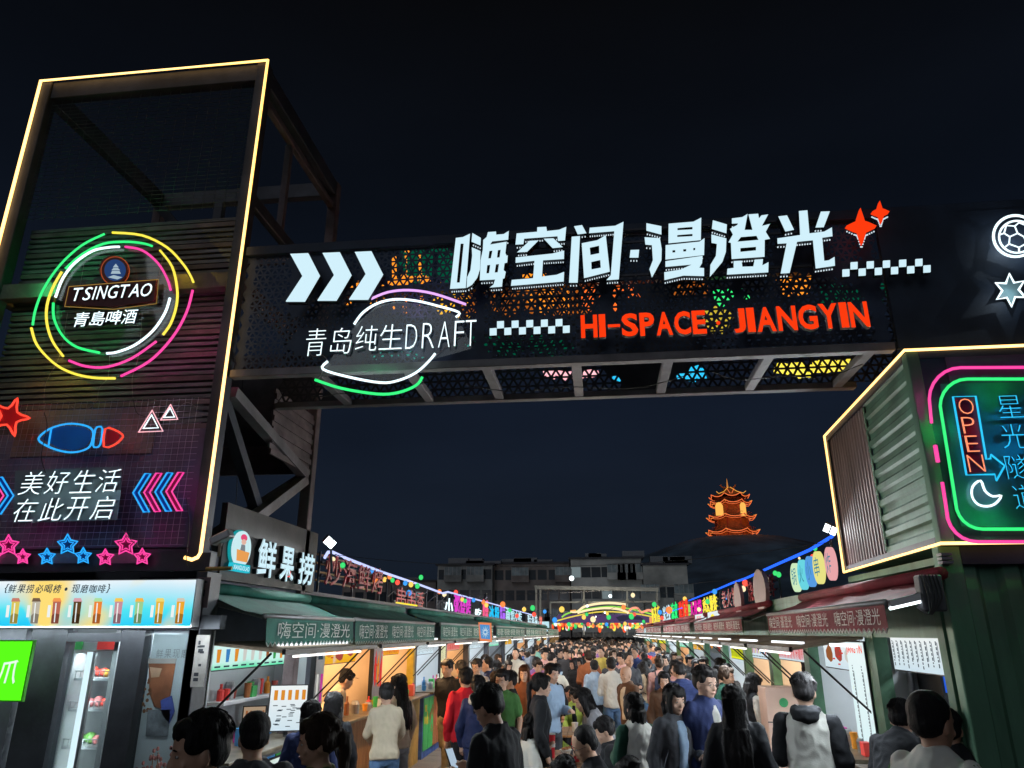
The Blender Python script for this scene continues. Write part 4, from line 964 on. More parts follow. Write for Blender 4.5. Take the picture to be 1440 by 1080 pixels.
# fridge with glass doors
fx0, fx1 = onY(92, 985, 6.45).x, onY(160, 985, 6.45).x
fr_ = empty('display_fridge', 'glass door display fridge with fruit on its shelves behind the shop door', 'fridge', (fx0, 6.42, .03))
def FB(name, x0, x1, y0, y1, z0, z1, m, par=fr_, **k): b = MB(); b.box((x0, y0, z0), (x1, y1, z1)); return b.build(name, m, par, **k)
FB('cabinet_side', fx0, fx0+.03, 6.42, 7.0, .04, 2.05, M_white); FB('cabinet_side', fx1-.03, fx1, 6.42, 7.0, .04, 2.05, M_white); FB('cabinet_back', fx0+.03, fx1-.03, 6.96, 7.0, .04, 2.05, M_white)
FB('top_box', fx0, fx1, 6.42, 7.0, 2.05, 2.16, M_rail); FB('base', fx0, fx1, 6.44, 7.0, .03, .2, M_rail)
xm = fx0 + (fx1 - fx0) * .42
FB('light_bar', xm-.03, xm+.03, 6.40, 6.418, .2, 2.04, emit('fridge_light', (.75, .92, 1), 1.2)); FB('door_frame', xm+.035, xm+.06, 6.39, 6.418, .2, 2.04, M_rail)
FB('door_glass', fx0+.03, fx1-.03, 6.425, 6.43, .2, 2.04, glass())
FB('top_sticker', xm+.05, fx1, 6.405, 6.419, 2.06, 2.15, bright(0)); FB('top_sticker', fx0, xm-.1, 6.405, 6.419, 2.06, 2.15, bright(3))
rf = random.Random(5)
for k, z in enumerate((.35, .65, .95, 1.25, 1.55, 1.80)):
    sh = FB('shelf', fx0+.035, fx1-.035, 6.46, 6.94, z, z+.02, M_white); 
    b = MB(); 
    for i in range(9): xx = fx0 + .05 + i*(fx1-fx0-.1)/8; b.box((xx-.003, 6.455, z+.02), (xx+.003, 6.46, z+.075))
    b.box((fx0+.04, 6.452, z+.075), (fx1-.04, 6.46, z+.082)); b.build('shelf_rail', M_white, sh, kind='stuff')
    n = 6
    for i in range(n):
        r_ = rf.uniform(.032, .05); x = fx0 + .07 + (fx1-fx0-.14)*i/(n-1); b = MB(); b.ell((x, 6.58+rf.uniform(0, .1), z+.022+r_), (r_, r_, r_), 10, 7)
        c = [(.65,.06,.04), (.7,.32,.04), (.7,.55,.08), (.10,.25,.05), (.6,.2,.2)][(k + (i > 2)) % 5]
        tag(b.build('fruit', mat('fruit_skin_%d' % int(c[0]*100+c[1]*10), c, .4, 0, .2, 9, .05), smooth=True), '%s fruit, %s from the left on the %s fridge shelf from the bottom' % (['red','orange','yellow','green','pink'][(k + (i > 2)) % 5], ORD[i], ORD[k]), 'fruit', 'fruit in the display fridge')
l_ = area(((fx0+fx1)/2, 6.5, 2.03), (0, 0, 0), fx1-fx0-.1, .08, 16, COOL)
for zz in (.45, .8, 1.1, 1.4, 1.7): area((xm, 6.435, zz), (R(90), 0, 0), .05, .2, 2.2, COOL)
# door handle
FB('door_handle', wx(142, 1043)-.0, wx(157, 1043), 5.99, 6.04, 1.02, 1.035, M_black, par=shop)
# poster of a big cup inside the window
ps = empty('window_poster', 'tall window poster of a large iced drink in a brown cup', 'poster', (xs['f'], YFR+.1, .8))
b = MB(); b.box((xs['f']+.01, YFR+.09, .75), (xs['g']-.01, YFR+.10, 2.19)); b.build('sheet', mat('pale_poster', (.55, .62, .66), .6, 0, .1, 3, 0), ps)
def PP(name, pts, m, lift): b = MB(); b.prism([(p.x, p.z) for p in (onY(x, y, YFR+.085) for x, y in pts)], .003, FY(YFR+.088-lift)); return b.build(name, m, ps)
M_tea = mat('milk_tea_print', (.34, .12, .06), .5, 0, .35, 4, 0)
PP('cup_print', [(209,932),(247,932),(240,975),(236,1000),(217,994),(210,975)], M_tea, 0); PP('lid_print', [(207,926),(249,926),(247,933),(209,933)], mat('lid_print', (.45,.4,.38), .5), .004)
PP('foam_print', [(211,938),(228,940),(224,952),(213,953)], mat('foam_print', (.55,.33,.22), .5), .004)
PP('blue_print', [(226,985),(242,978),(246,1000),(238,1018),(228,1004)], mat('blue_splash', (.10,.14,.5), .5, 0, .3, 10), .004)
PP('grey_print', [(208,998),(240,998),(236,1035),(205,1035)], mat('grey_print', (.22,.24,.27), .6, 0, .5, 10), .004)
b = MB()
for i in range(26):
    cx, cy = 196 + rf.uniform(-2, 16), rf.uniform(955, 1000); r_ = rf.uniform(1.2, 3); p = onY(cx, cy, YFR+.08)
    b.ell((p.x, YFR+.085, p.z), (r_*.006, .003, r_*.006), 6, 4)
b.build('flower_print', mat('flower_print', (.28,.12,.06), .6), ps, kind='stuff')
for i, ch in enumerate('鲜果现磨'):
    b = MB(); x = xs['f'] + .06 + i * .075; put_text(b, ch, FY(YFR+.084), x, 2.00, .06, .07, 0, 0); b.build('lettering', mat('grey_letter_print', (.30,.32,.34), .6), ps)
# lit panel with drinks over the shop front
YM2 = 5.93
a0 = onY(-70, 850, YM2).x; a1 = onY(273, 850, YM2).x; mz0 = onY(150, 882, YM2).z; mz1 = onY(150, 815, YM2).z
mb = empty('drinks_lightbox', 'long lit menu panel with a row of drinks over the shop door', 'menu board', (a0, YM2, mz0))
b = MB(); b.box((a0, YM2, mz0), (a1, YM2+.12, mz1)); b.build('case', M_rail, mb)
b = MB(); b.box((a0+.01, YM2-.006, mz0+.008), (a1-.01, YM2-.001, mz1-.008))
b.build('lit_face', lightbox('drinks_panel_print', [(0., (.02, .58, .90)), (.35, (.08, .75, .86)), (.75, (.50, .78, .90)), (1., (.80, .88, .93))], 'Z', 1.05, ((.95, .70, .18), 1.1, .58), 2.), mb)
YT = YM2 - .008
for i, ch in enumerate('{鲜果捞必喝榜·现磨咖啡}'):
    if ch == '·': bxs = (91, 826, 95, 831)
    elif ch in '{}': bxs = (7, 821, 12, 834) if ch == '{' else (150, 821, 155, 834)
    elif i < 7: bxs = (12 + (i-1)*12.6, 822, 23 + (i-1)*12.6, 834)
    else: bxs = (101 + (i-8)*12.3, 822, 112 + (i-8)*12.3, 834)
    px_letters(ch, [bxs], YT, E_ink, E_ink, mb, .002, 0, .005, .12, 'lettering')
cols = [(.75,.6,.12),(.55,.5,.4),(.5,.15,.1),(.12,.06,.02),(.9,.25,.04),(.6,.3,.35),(.35,.65,.3),(.85,.5,.05),(.9,.4,.03)]
for i, c in enumerate(cols):
    cx = 20 + i * 29; m_ = emit('drink_print_%d' % i, c, .95, sample=False)
    px0 = [(cx-6, 877), (cx+4, 877), (cx+8, 845), (cx-3, 845)]
    b = MB(); b.prism(pxpoly(px0, YT), .002, FY(YT)); dk = b.build('drink_print', m_, mb)
    b = MB(); b.prism(pxpoly([(cx-6, 876.5), (cx+4, 876.5), (cx+6, 864), (cx-1, 862), (cx-5, 866)], YT), .002, FY(YT-.0015)); b.build('syrup_print', emit('syrup_%d' % i, tuple(v*.45 for v in c), .9, sample=False), dk)
    b = MB(); b.prism(pxpoly([(cx-2, 875), (cx-.5, 875), (cx+2, 848), (cx+.5, 848)], YT), .002, FY(YT-.002)); b.build('shine_print', emit('pale_tag', (.85,.9,.88), 1, sample=False), dk)
    b = MB(); b.prism(pxpoly([(cx-4, 846), (cx+9, 846), (cx+7, 841), (cx-2, 841)], YT), .002, FY(YT-.002)); b.build('topping_print', emit('topping_%d' % i, tuple(min(1, v*1.2+.05) for v in cols[(i+2) % 9]), .9, sample=False), dk)
    b = MB(); b.prism(pxpoly([(cx-12, 868), (cx-8, 868), (cx-6, 851), (cx-10, 851)], YT), .002, FY(YT-.001)); b.build('tag_print', emit('pale_tag', (.85,.9,.88), 1, sample=False), dk)
# green light box at the left edge
YG = 5.70
gx0, gx1 = onY(-60, 940, YG).x, onY(40, 940, YG).x; gz0, gz1 = onY(20, 987, YG).z, onY(20, 900, YG).z
gb = empty('green_lightbox', 'bright green light box sign with a white mark at the left edge', 'sign', (gx0, YG, gz0))
b = MB(); b.box((gx0, YG, gz0), (gx1, YG+.03, gz1)); b.build('case', mat('green_case', (.08,.4,.03), .5), gb)
b = MB(); b.box((gx0+.01, YG-.004, gz0+.01), (gx1-.01, YG-.001, gz1-.01)); b.build('lit_face', emit('green_lit_face', (.10, .95, .01), 1.1), gb)
px_letters('爪', [(-3, 928, 24, 962)], YG-.006, emit('white_print_lit', (.85,1,.85), 1), M_white, gb, .003, 0, .012, .1)
# dried flowers in front of the window
fl = empty('dried_flowers', 'bunch of pale pink dried flowers standing in front of the shop window', 'flowers', (onY(232, 1060, 5.6).x, 5.6, 0))
b = MB(); base = Vector((onY(232, 1060, 5.6).x, 5.6, .6))
b.loft([(base.x, base.y, .0, .10, .10), (base.x, base.y, .62, .13, .13)], 12); b.build('bucket', M_steel, fl)
b = MB(); b2 = MB()
for i in range(42):
    t = base + Vector((rf.uniform(-.22, .24), rf.uniform(-.12, .12), rf.uniform(.4, .78))); b.tube([base, (base+t)/2 + Vector((rf.uniform(-.03,.03), 0, .05)), t], .004, 4)
    for k in range(5): q = t + Vector((rf.uniform(-.03,.03), rf.uniform(-.03,.03), rf.uniform(-.05,.03))); b2.ell(tuple(q), (.012,.012,.016), 5, 4)
b.build('stems', mat('dry_stem', (.35,.2,.12), .8), fl, kind='stuff'); b2.build('petals', mat('dusty_pink_petals', (.45,.2,.18), .8), fl, kind='stuff')
# notices on the corner pillar
for k, (x0, y0_, x1, y1_) in enumerate(((276, 812, 294, 855), (272, 893, 291, 966))):
    a = onY(x0, (y0_+y1_)/2, YFR-.006); c = onY(x1, (y0_+y1_)/2, YFR-.006); lo = onY(x0, y1_, YFR-.006).z; hi = onY(x0, y0_, YFR-.006).z
    s = empty('notice', ['faded notice on the pillar above the stall counter', 'black and white paper notice taped to the dark pillar'][k], 'notice', (a.x, YFR-.01, lo))
    b = MB(); b.box((a.x, YFR-.006, lo), (c.x, YFR-.001, hi)); b.build('paper', mat('notice_paper_%d' % k, (.42,.40,.38) if k else (.2,.15,.16), .8, 0, .2, 8, 0), s)
    b = MB()
    for i in range(8): z = lo + (hi-lo)*rf.uniform(.1, .85); x = a.x + (c.x-a.x)*rf.uniform(.15, .55); b.box((x, YFR-.008, z), (x + (c.x-a.x)*rf.uniform(.15,.4), YFR-.0065, z + .02*rf.uniform(.6, 2)))
    b.build('dark_print', M_ink, s, kind='stuff')

# ---------------------------------------------------------------- left row of stalls
LY = [6.36, 9.3, 11.9, 14.2, 17.0, 20.0, 23.5, 27.5, 31.5, 36, 41, 46, 51]
linner = ['grey', 'warm', 'warm', 'white', 'warm', 'white', 'dark', 'white', 'warm', 'white', 'warm', 'white']
llight = [(26, 'c'), (75, 'w'), (75, 'w'), (60, 'c'), (60, 'w'), (80, 'c'), (70, 'c'), (90, 'c'), (90, 'w'), (110, 'c'), (110, 'w'), (130, 'c')]
cm = [mat('dark_counter_front', (.12,.12,.13), .5), M_wood, mat('ochre_counter_front', (.42,.28,.08), .5, 0, .3, 3, .1), mat('blue_counter_front', (.04,.10,.35), .5, 0, .4, 5, .1)]
for i in range(12):
    y0, y1 = LY[i], LY[i+1]
    post = M_yelpost if i in (1, 2) else M_frame
    stall(LEFT, y0, y1, 1.16, linner[i], llight[i], 'food stall with green awning, %s from the gate on the left side' % ORD[i], near=i < 6, post=post, counter_m=cm[i % 4], poster=i not in (1, 2), rng=i, seedp=i, D=.55 if i == 0 else 2.0)
# awnings with the printed valance
ays = [(6.3, 8.62, 1), (8.7, 13.0, 3), (13.5, 20.2, 4), (20.8, 28.5, 5), (29, 40, 6), (41, 51, 5)]
for i, (ya, yb, n) in enumerate(ays):
    awning(LEFT, ya, yb, [2.34, 2.35, 2.36, 2.37, 2.38, 2.38][i], [2.09, 2.07, 2.07, 2.07, 2.07, 2.07][i], .60, M_awn, n, 'green canvas awning with white words on its scalloped edge, %s from the gate' % ORD[i], full=i < 3, wall_z=2.55)
# first stall: sign board, logo, menus, counter things
board = empty('stall_sign_board', 'dark sign board with white bubble characters above the first green awning', 'sign', (XL, 6.4, 2.8))
b = MB(); LEFT.box(b, .001, .06, 6.45, 8.75, 2.66, 3.36); b.build('board', mat('dark_brown_board', (.045, .038, .037), .6, 0, .3, 4, .1), board)
def onL(px, py, u): p = onX(px, py, XL + u); return p.y, p.z
for ch, (x0, y0_, x1, y1_) in zip('鲜果捞', ((358,760,383,811),(390,770,409,817),(416,779,437,822))):
    ya, za = onL(x0, (y0_+y1_)/2, .07); yb, zb = onL(x1, (y0_+y1_)/2, .07); _, lo = onL((x0+x1)/2, y1_, .07); _, hi = onL((x0+x1)/2, y0_, .07)
    letter(ch, FXL(XL+.062), ya, lo, yb-ya, hi-lo, .05, .0, E_face, M_side, board, .006, 0)
    # rounded channel backing gives the strokes their bubble weight
    for oz, oy in ((.008, .008), (-.008, -.006), (.006, -.010), (-.006, .012)):
        letter(ch, FXL(XL+.062), ya + oy, lo + oz, yb-ya, hi-lo, .046 + oz*.2, .0, E_face, M_side, board, .006, 0, name='letter_rim')
lg = empty('logo_lightbox', 'oval lit logo with a little figure beside a basket, next to the bubble characters', 'sign', (XL, 6.9, 2.8))
yc, zc_ = onL(333, 775, .07); y_l, _ = onL(321, 775, .07); y_r, _ = onL(346, 775, .07); _, zt_ = onL(333, 746, .07); _, zb_ = onL(333, 797, .07)
ry, rz = (y_r - y_l)/2, (zt_ - zb_)/2; cyy = (y_l+y_r)/2; czz = (zt_+zb_)/2
def ov(k, n=26, dy=0, dz=0, ky=None): return [(cyy + dy + (ky or k)*ry*math.cos(2*math.pi*i/n), czz + dz + k*rz*math.sin(2*math.pi*i/n)) for i in range(n)]
b = MB(); b.prism(ov(1.), .05, FXL(XL+.07)); b.build('oval_case', emit('pale_logo_face', (.62,.88,.92), .95), lg)
b = MB(); b.prism(ov(1.07), .03, FXL(XL+.065)); b.build('oval_rim', emit('teal_rim', (.01,.32,.34), .9), lg)
fx = FXL(XL+.121)
b = MB(); b.prism(ov(.20, 14, 0, rz*.62, .36), .004, fx); b.build('cap_print', emit('pink_cap', (.85,.08,.2), .9, False), lg)
b = MB(); b.prism(ov(.16, 14, 0, rz*.38, .26), .004, FXL(XL+.123)); b.build('face_print', emit('logo_skin', (.85,.5,.4), .9, False), lg)
b = MB(); b.prism([(cyy-ry*.3, czz-rz*.3), (cyy+ry*.3, czz-rz*.3), (cyy+ry*.2, czz+rz*.22), (cyy-ry*.2, czz+rz*.22)], .004, fx); b.build('body_print', emit('logo_grey', (.22,.25,.28), .9, False), lg)
b = MB(); b.prism([(cyy-ry*.6, czz-rz*.72), (cyy+ry*.6, czz-rz*.72), (cyy+ry*.75, czz-rz*.15), (cyy-ry*.7, czz-rz*.1)], .004, FXL(XL+.125)); b.build('basket_print', emit('logo_orange', (.9,.38,.10), .9, False), lg)
b = MB(); b.prism([(cyy-ry*1.05, czz-rz*1.30), (cyy+ry*1.05, czz-rz*1.30), (cyy+ry*1.0, czz-rz*.86), (cyy-ry*1.0, czz-rz*.86)], .04, FXL(XL+.09)); b.build('name_strip', emit('cyan_strip', (.02,.55,.70), .9), lg)
b = MB(); put_text(b, 'XIANGUOLAO', FXL(XL+.132), cyy-ry*.92, czz-rz*1.22, ry*1.84, rz*.26, 0, 0, .01); b.build('lettering', emit('pale_strip_print', (.7,.95,1), 1, False), lg)
tag(strip('red_lantern', [LEFT.p(.09, 7.9, 2.78), LEFT.p(.09, 7.9, 2.84)], .025, E_red, None), 'small red lamp hanging under the bubble characters', 'lamp')
# camera on a bracket
cc = empty('security_camera', 'grey security camera on a pipe bracket in front of the tower brace', 'camera', (TX1, 6.0, 3.0))
cp = onY(312, 756, 5.95); b = MB(); M4 = Matrix.Translation(cp) @ Matrix.Rotation(R(-25), 4, 'Y'); b.box((-.09, -.05, -.035), (.09, .05, .035), M4); b.build('housing', M_rail, cc, bevel=.01)
b = MB(); b.bar(cp + Vector((-.02, .02, -.04)), cp + Vector((-.06, .1, -.14)), .025); b.build('arm', M_rail, cc)
b = MB(); b.tube([onY(290, 800, 6.0), onY(326, 799, 6.0)], .016, 8); b.build('pipe_bracket', mat('yellow_pipe', (.4,.28,.08), .4, .3), cc)

E_board = lightbox('mint_menu_print', [(0., (.15,.80,.45)), (.25, (.60,.92,.85)), (1., (.75,.95,.92))], 'Z', .95)
E_yb = lightbox('yellow_menu_print', [(0., (.95,.45,.02)), (.5, (.95,.60,.04)), (1., (.95,.75,.25))], 'Z', .9, ((.85,.60,.40), 3, .55))
E_wb = lightbox('white_menu_print', [(0., (.65,.80,.88)), (1., (.90,.95,.95))], 'Z', .95)
E_pb = lightbox('rose_menu_print', [(0., (.9,.35,.30)), (1., (.95,.75,.7))], 'Z', .85)
E_ly = emit('lemon_board', (.85, .90, .02), .95)
menu_board(LEFT, -.30, 7.0, 9.1, 1.84, 2.16, E_board, 'pale green lit menu with a row of drinks inside the first left stall', 'cups', 1, n=11)
menu_board(LEFT, -.10, 9.55, 11.0, 1.80, 2.10, E_yb, 'yellow lit menu with fried food pictures in the second left stall', 'food', 2)
menu_board(LEFT, -.13, 12.1, 13.5, 1.84, 2.08, E_yb, 'yellow lit banner over the orange hatch of the third left stall', 'strokes', 3)
menu_board(LEFT, -.13, 14.5, 16.3, 1.78, 2.08, E_wb, 'white lit menu with fine writing in the fourth left stall', 'lines', 4)
menu_board(LEFT, -.10, 17.3, 19.2, 1.8, 2.08, E_pb, 'rose lit menu of the fifth left stall', 'strokes', 5)
for i in range(5, 12): menu_board(LEFT, -.13, LY[i]+.4, LY[i+1]-.7, 1.78, 2.08, [E_wb, E_wb, E_board, E_yb][i % 4], '%s lit menu of the %s left stall' % (['white','pale','mint','yellow'][i % 4], ORD[i]), 'lines', i)
menu_board(LEFT, .02, 16.45, 16.95, .9, 2.05, lightbox('cream_menu_print', [(0., (.9,.8,.4)), (1., (.95,.95,.6))], 'Z', .9), 'upright cream lit panel between the fourth and fifth left stalls', 'lines', 8, n=3)
menu_board(LEFT, .02, 9.12, 9.42, 1.2, 2.02, mat('pale_cup_poster', (.5,.5,.5), .5), 'narrow poster of red cups on the post between the first two stalls', 'cups', 9, n=2)
menu_board(LEFT, .02, 11.5, 12.0, 1.25, 2.05, mat('grey_food_poster', (.35,.33,.35), .5), 'grey poster of dark sausages between the second and third stalls', 'food', 10)
# monitor menus on the first counter
def monitor(yc, z0, hw, hh, tilt, mm, label, u=.12):
    s = empty('menu_screen', label, 'screen', LEFT.p(u, yc, 1.16)); M4 = Matrix.Translation(LEFT.p(u, yc, z0 + hh)) @ Matrix.Rotation(R(tilt), 4, 'Z') @ Matrix.Rotation(R(-8), 4, 'X')
    b = MB(); b.box((-hw-.01, 0, -hh-.01), (hw+.01, .03, hh+.01), M4); b.build('case', M_black, s)
    b = MB(); b.box((-hw, -.004, -hh), (hw, -.001, hh), M4); b.build('lit_face', mm, s)
    r = random.Random(yc); b = MB()
    for k in range(5): x = -hw*.8 + k*hw*.38; b.box((x, -.007, hh*.35), (x+hw*.2, -.005, hh*.8), M4)
    b.build('picture_print', litprint(1 if yc > 8 else 6), s, kind='stuff')
    b = MB()
    for k in range(24): x = r.uniform(-hw*.85, hw*.6); z = r.uniform(-hh*.85, hh*.2); b.box((x, -.007, z), (x + hw*.25, -.005, z + .008), M4)
    b.build('small_print', E_ink, s, kind='stuff')
    b = MB(); b.bar(LEFT.p(u, yc, 1.16), LEFT.p(u-.02, yc+.03, z0), .04); b.build('stand', M_black, s)
monitor(8.15, 1.22, .19, .22, 22, E_wb, 'bright menu screen tilted on the first left counter, its face to the queue')
monitor(7.35, 1.18, .10, .17, 26, emit('dim_menu_face', (.45,.33,.22), .8), 'small upright picture menu left of the bright menu screen')
goods(LEFT, 6.75, 8.6, 1.162, -.12, 4, 'on the first left counter', 9)
sh = empty('wall_shelf', 'white shelf with bottles on the back wall of the first left stall', 'shelf', LEFT.p(-.5, 8, 1.5))
b = MB(); LEFT.box(b, -.549, -.33, 7.6, 9.1, 1.50, 1.53); b.build('board', M_white, sh)
goods(LEFT, 7.7, 9.0, 1.532, -.44, 9, 'on the shelf in the first left stall', 12)
# juice dispenser
dz = empty('juice_dispenser', 'clear domed dispenser with a black tap behind the first counter', 'dispenser', LEFT.p(-.2, 8.3, 1.162))
x, y, z = LEFT.p(-.2, 8.75, 1.162); b = MB(); b.loft([(x,y,z,.12,.12),(x,y,z+.1,.12,.12)], 14); b.build('base', M_black, dz)
b = MB(); b.loft([(x,y,z+.101,.12,.12),(x,y,z+.38,.13,.13),(x,y,z+.48,.10,.10),(x,y,z+.53,.03,.03)], 14); b.build('dome', glass(), dz, smooth=True)
b = MB(); b.loft([(x,y,z+.105,.10,.10),(x,y,z+.30,.11,.11)], 12); b.build('juice', mat('red_juice', (.4,.03,.05), .3), dz)
# long lit front panel of the first counter
menu_board(LEFT, .20, 6.9, 9.0, .35, 1.02, lightbox('counter_panel_print', [(0., (.5,.8,.5)), (.5, (.8,.92,.9)), (1., (.85,.92,.8))], 'Y', .85, ((.95,.6,.1), 2.2, .58)), 'long lit drink picture panel on the front of the first left counter', 'cups', 12, name='counter_lightbox', n=7)
goods(LEFT, 9.6, 11.6, 1.162, .1, 21, 'on the second left counter', 11); goods(LEFT, 12.2, 13.9, 1.162, .1, 22, 'on the third left counter', 9); goods(LEFT, 14.5, 16.4, 1.162, .05, 23, 'on the fourth left counter', 10)
# roof signs on the left
M_redoff = mat('unlit_red_letter', (.50, .03, .05), .4, 0, .2, 5, 0)
roof_sign(LEFT, '炒海鲜烤', 9.45, 12.2, 2.78, 3.22, M_redoff, 'row of unlit dark red channel letters on the left roof behind the tower')
roof_sign(LEFT, '小', 17.2, 18.3, 2.60, 3.0, E_neonw, 'single white lit character on the left roof beside the magenta ones')
roof_sign(LEFT, '粥烧烤', 18.3, 20.8, 2.60, 3.12, emit('magenta_letter', (.75, .06, .60), 1), 'three magenta lit letters on the left roof')
roof_sign(LEFT, '吃', 21.5, 22.8, 2.60, 2.9, E_neonw, 'low white lit character right of the magenta letters')
roof_sign(LEFT, '冰粉', 24.2, 26.8, 2.62, 3.08, E_cyan, 'two cyan lit characters further along the left roof')
roof_sign(LEFT, '面馆小吃', 28.5, 34.5, 2.62, 3.12, emit('ice_letter', (.55,.9,1), .95), 'ice white lit characters on the left roof past the cyan ones')
roof_sign(LEFT, '好茶坊', 37, 43, 2.62, 3.15, E_face, 'far white lit characters at the end of the left roof')
roof_sign(LEFT, '饼', 44, 46.5, 2.62, 3.15, emit('salmon_letter', (1,.25,.18), 1), 'far salmon lit character at the end of the left roof')
tag(strip('roof_light_strip', [LEFT.p(-.1, y, z) for y, z in ((9.45, 3.14), (9.55, 3.22), (9.7, 3.24), (10.3, 3.21), (12, 3.16), (14.5, 3.12), (17, 3.06), (17.6, 3.12), (21, 3.12), (25, 3.12), (31, 3.1), (40, 3.1))], .022, E_lav, None), 'pale violet light strip along the top of the left roof signs', 'light strip')
roof_sign(LEFT, '串串香', 13.0, 15.2, 2.60, 3.0, M_redoff, 'smaller unlit red letters behind the bare roof posts')
roof_sign(LEFT, '奶茶', 22.9, 24.1, 2.60, 3.2, emit('rose_letter', (1,.12,.30), 1), 'two rose lit letters between white and cyan ones on the left roof')
roof_sign(LEFT, '饮品', 26.9, 28.4, 2.60, 3.2, emit('violet_letter', (.45,.15,1), 1), 'two violet lit letters right of the cyan ones on the left roof')
roof_sign(RIGHT, '酸辣粉', 24.2, 27.2, 2.66, 3.25, emit('red_lit_letter', (1,.05,.03), 1), 'three red lit letters right roof beyond the magenta ones')
roof_sign(RIGHT, '凉皮', 27.6, 30.2, 2.66, 3.3, E_green, 'two green lit letters far along the right roof')
b = MB()
for z in (2.84, 2.95, 3.06, 3.17): LEFT.box(b, -.20, -.18, 9.4, 12.3, z, z+.025)
tag(b.build('slat_rack', mat('orange_slat', (.35,.16,.05), .6)), 'rack of thin orange slats behind the dark red letters', 'rack', kind='stuff')
# scaffold frame along the left roof
for i, y in enumerate((12.6, 13.6, 14.6, 15.6, 16.6)):
    b = MB(); b.tube([LEFT.p(-.15, y, 2.68), LEFT.p(-.15, y, 3.08)], .02, 6); b.tube([LEFT.p(-.15, y, 2.78), LEFT.p(-.15, y + 1, 3.02)], .012, 5)
    tag(b.build('roof_post', M_frame), 'thin roof post, %s of the bare posts right of the dark red letters' % ORD[i], 'post')
tag(strip('yellow_tube', [LEFT.p(-.05, 12.9, 2.70), LEFT.p(-.05, 14.4, 2.70)], .016, E_yel, None), 'short yellow tube lamp lying on the left roof edge', 'lamp')
for i, (y, m_) in enumerate(((12.2, E_yel), (10.0, E_tube))):
    tag(strip('awning_tube', [LEFT.p(.35, y, 2.10), LEFT.p(.35, y+1.1, 2.10)], .015, m_, None), '%s tube lamp under the edge of the second green awning' % ['yellow', 'white'][i], 'lamp')
# square orange blue sign sticking out
sq = empty('square_sign', 'square orange bordered sign with a blue sunburst sticking out from the left awnings', 'sign', LEFT.p(.7, 17, 2.0))
Yq = 16.5; pq = pxpoly([(673,875),(691,876),(692,903),(675,901)], Yq); b = MB(); b.prism(pq[::-1], .05, FY(Yq)); b.build('orange_face', emit('orange_sign', (.95,.30,.12), .8), sq)
pq = pxpoly([(675,878),(689,879),(690,899),(677,898)], Yq); b = MB(); b.prism(pq[::-1], .004, FY(Yq-.051)); b.build('blue_face', emit('blue_sign', (.10,.35,.75), .8), sq)
b = MB(); cx, cyq = 683, 889
for k in range(12): a = R(30*k); b.prism(pxpoly([(cx+2*math.cos(a-.3), cyq+2*math.sin(a-.3)), (cx+6*math.cos(a), cyq+9*math.sin(a)), (cx+2*math.cos(a+.3), cyq+2*math.sin(a+.3))], Yq), .003, FY(Yq-.056))
b.build('rays', emit('pale_ray', (.7,.85,.9), .9, False), sq, kind='stuff')

# ---------------------------------------------------------------- right row of stalls
RY = [6.25, 7.95, 10.4, 12.6, 14.8, 17.5, 20.5, 24, 28, 32.5, 37.5, 43, 49]
rinner = ['white', 'white', 'warm', 'warm', 'white', 'dark', 'white', 'warm', 'white', 'warm', 'white', 'warm']
rlight = [(22, 'c'), (30, 'c'), (65, 'n'), (65, 'n'), (55, 'c'), (40, 'c'), (80, 'c'), (80, 'w'), (90, 'c'), (90, 'w'), (110, 'c'), (110, 'w')]
M_gpost = mat('green_painted_post', (.07, .17, .10), .45, .1, .25, 4, .08)
for i in range(12):
    stall(RIGHT, RY[i], RY[i+1], 1.05, rinner[i], rlight[i], 'food stall on the right side, %s from the corrugated container' % ORD[i], near=i < 5, post=M_gpost, poster=i > 0, seedp=40+i, flap=i > 0, counter_m=M_in['white'] if i < 2 else None, zo=2.16)
for i, (ya, yb, n) in enumerate([(6.0, 10.1, 3), (12.0, 18.0, 4), (19, 27, 4), (28, 38, 5), (39, 49, 5)]):
    awning(RIGHT, ya, yb, 2.42, 2.20, .48, M_awnr, n, 'maroon canvas awning with pale words on its scalloped edge, %s on the right side' % ORD[i], full=i < 2, wall_z=2.60)
menu_board(RIGHT, -.16, 6.45, 7.85, 1.86, 2.17, E_wb, 'wide white lit menu with fine writing and yellow contour lines in the nearest right stall', 'lines', 31)
menu_board(RIGHT, .03, 8.06, 8.62, .15, 2.12, lightbox('white_column_print', [(0., (.6,.85,.9)), (1., (.85,.97,.97))], 'Z', .98, ((.9,.85,.6), 6, .66)), 'tall white lit column sign beside the green post', 'lines', 32, name='column_lightbox', n=2)
s = empty('column_header', 'small header with red letters on top of the white lit column', 'sign', RIGHT.p(.05, 8.1, 2.0))
b = MB(); put_text(b, 'JIANG YIN', FXR(XR-.042), -8.60, 1.98, .50, .10, 0, 0, .02); b.build('lettering', E_redface, s)
menu_board(RIGHT, -.10, 8.75, 9.95, 1.80, 2.12, E_wb, 'white lit board with pink and yellow ice lollies behind the black struts', 'food', 33)
menu_board(RIGHT, -.05, 10.6, 12.2, 1.82, 2.12, E_wb, 'white lit board covered with red and black brush characters', 'strokes', 34, n=emit('lit_red_print', (.8,.03,.03), .9, False))
menu_board(RIGHT, -.05, 12.8, 14.3, 1.78, 2.12, E_wb, 'white and pale blue lit board with a row of small red cups', 'cups', 35)
menu_board(RIGHT, -.05, 15.0, 16.6, 1.70, 2.12, E_ly, 'lemon yellow lit board crossed by a black strut', 'strokes', 36, n=emit('lit_olive_print', (.35,.40,.02), .9, False))
menu_board(RIGHT, -.05, 17.8, 19.8, 1.75, 2.1, emit('dark_menu_face', (.10,.12,.12), .9), 'dark board with white fish shapes in the sixth right stall', 'food', 37)
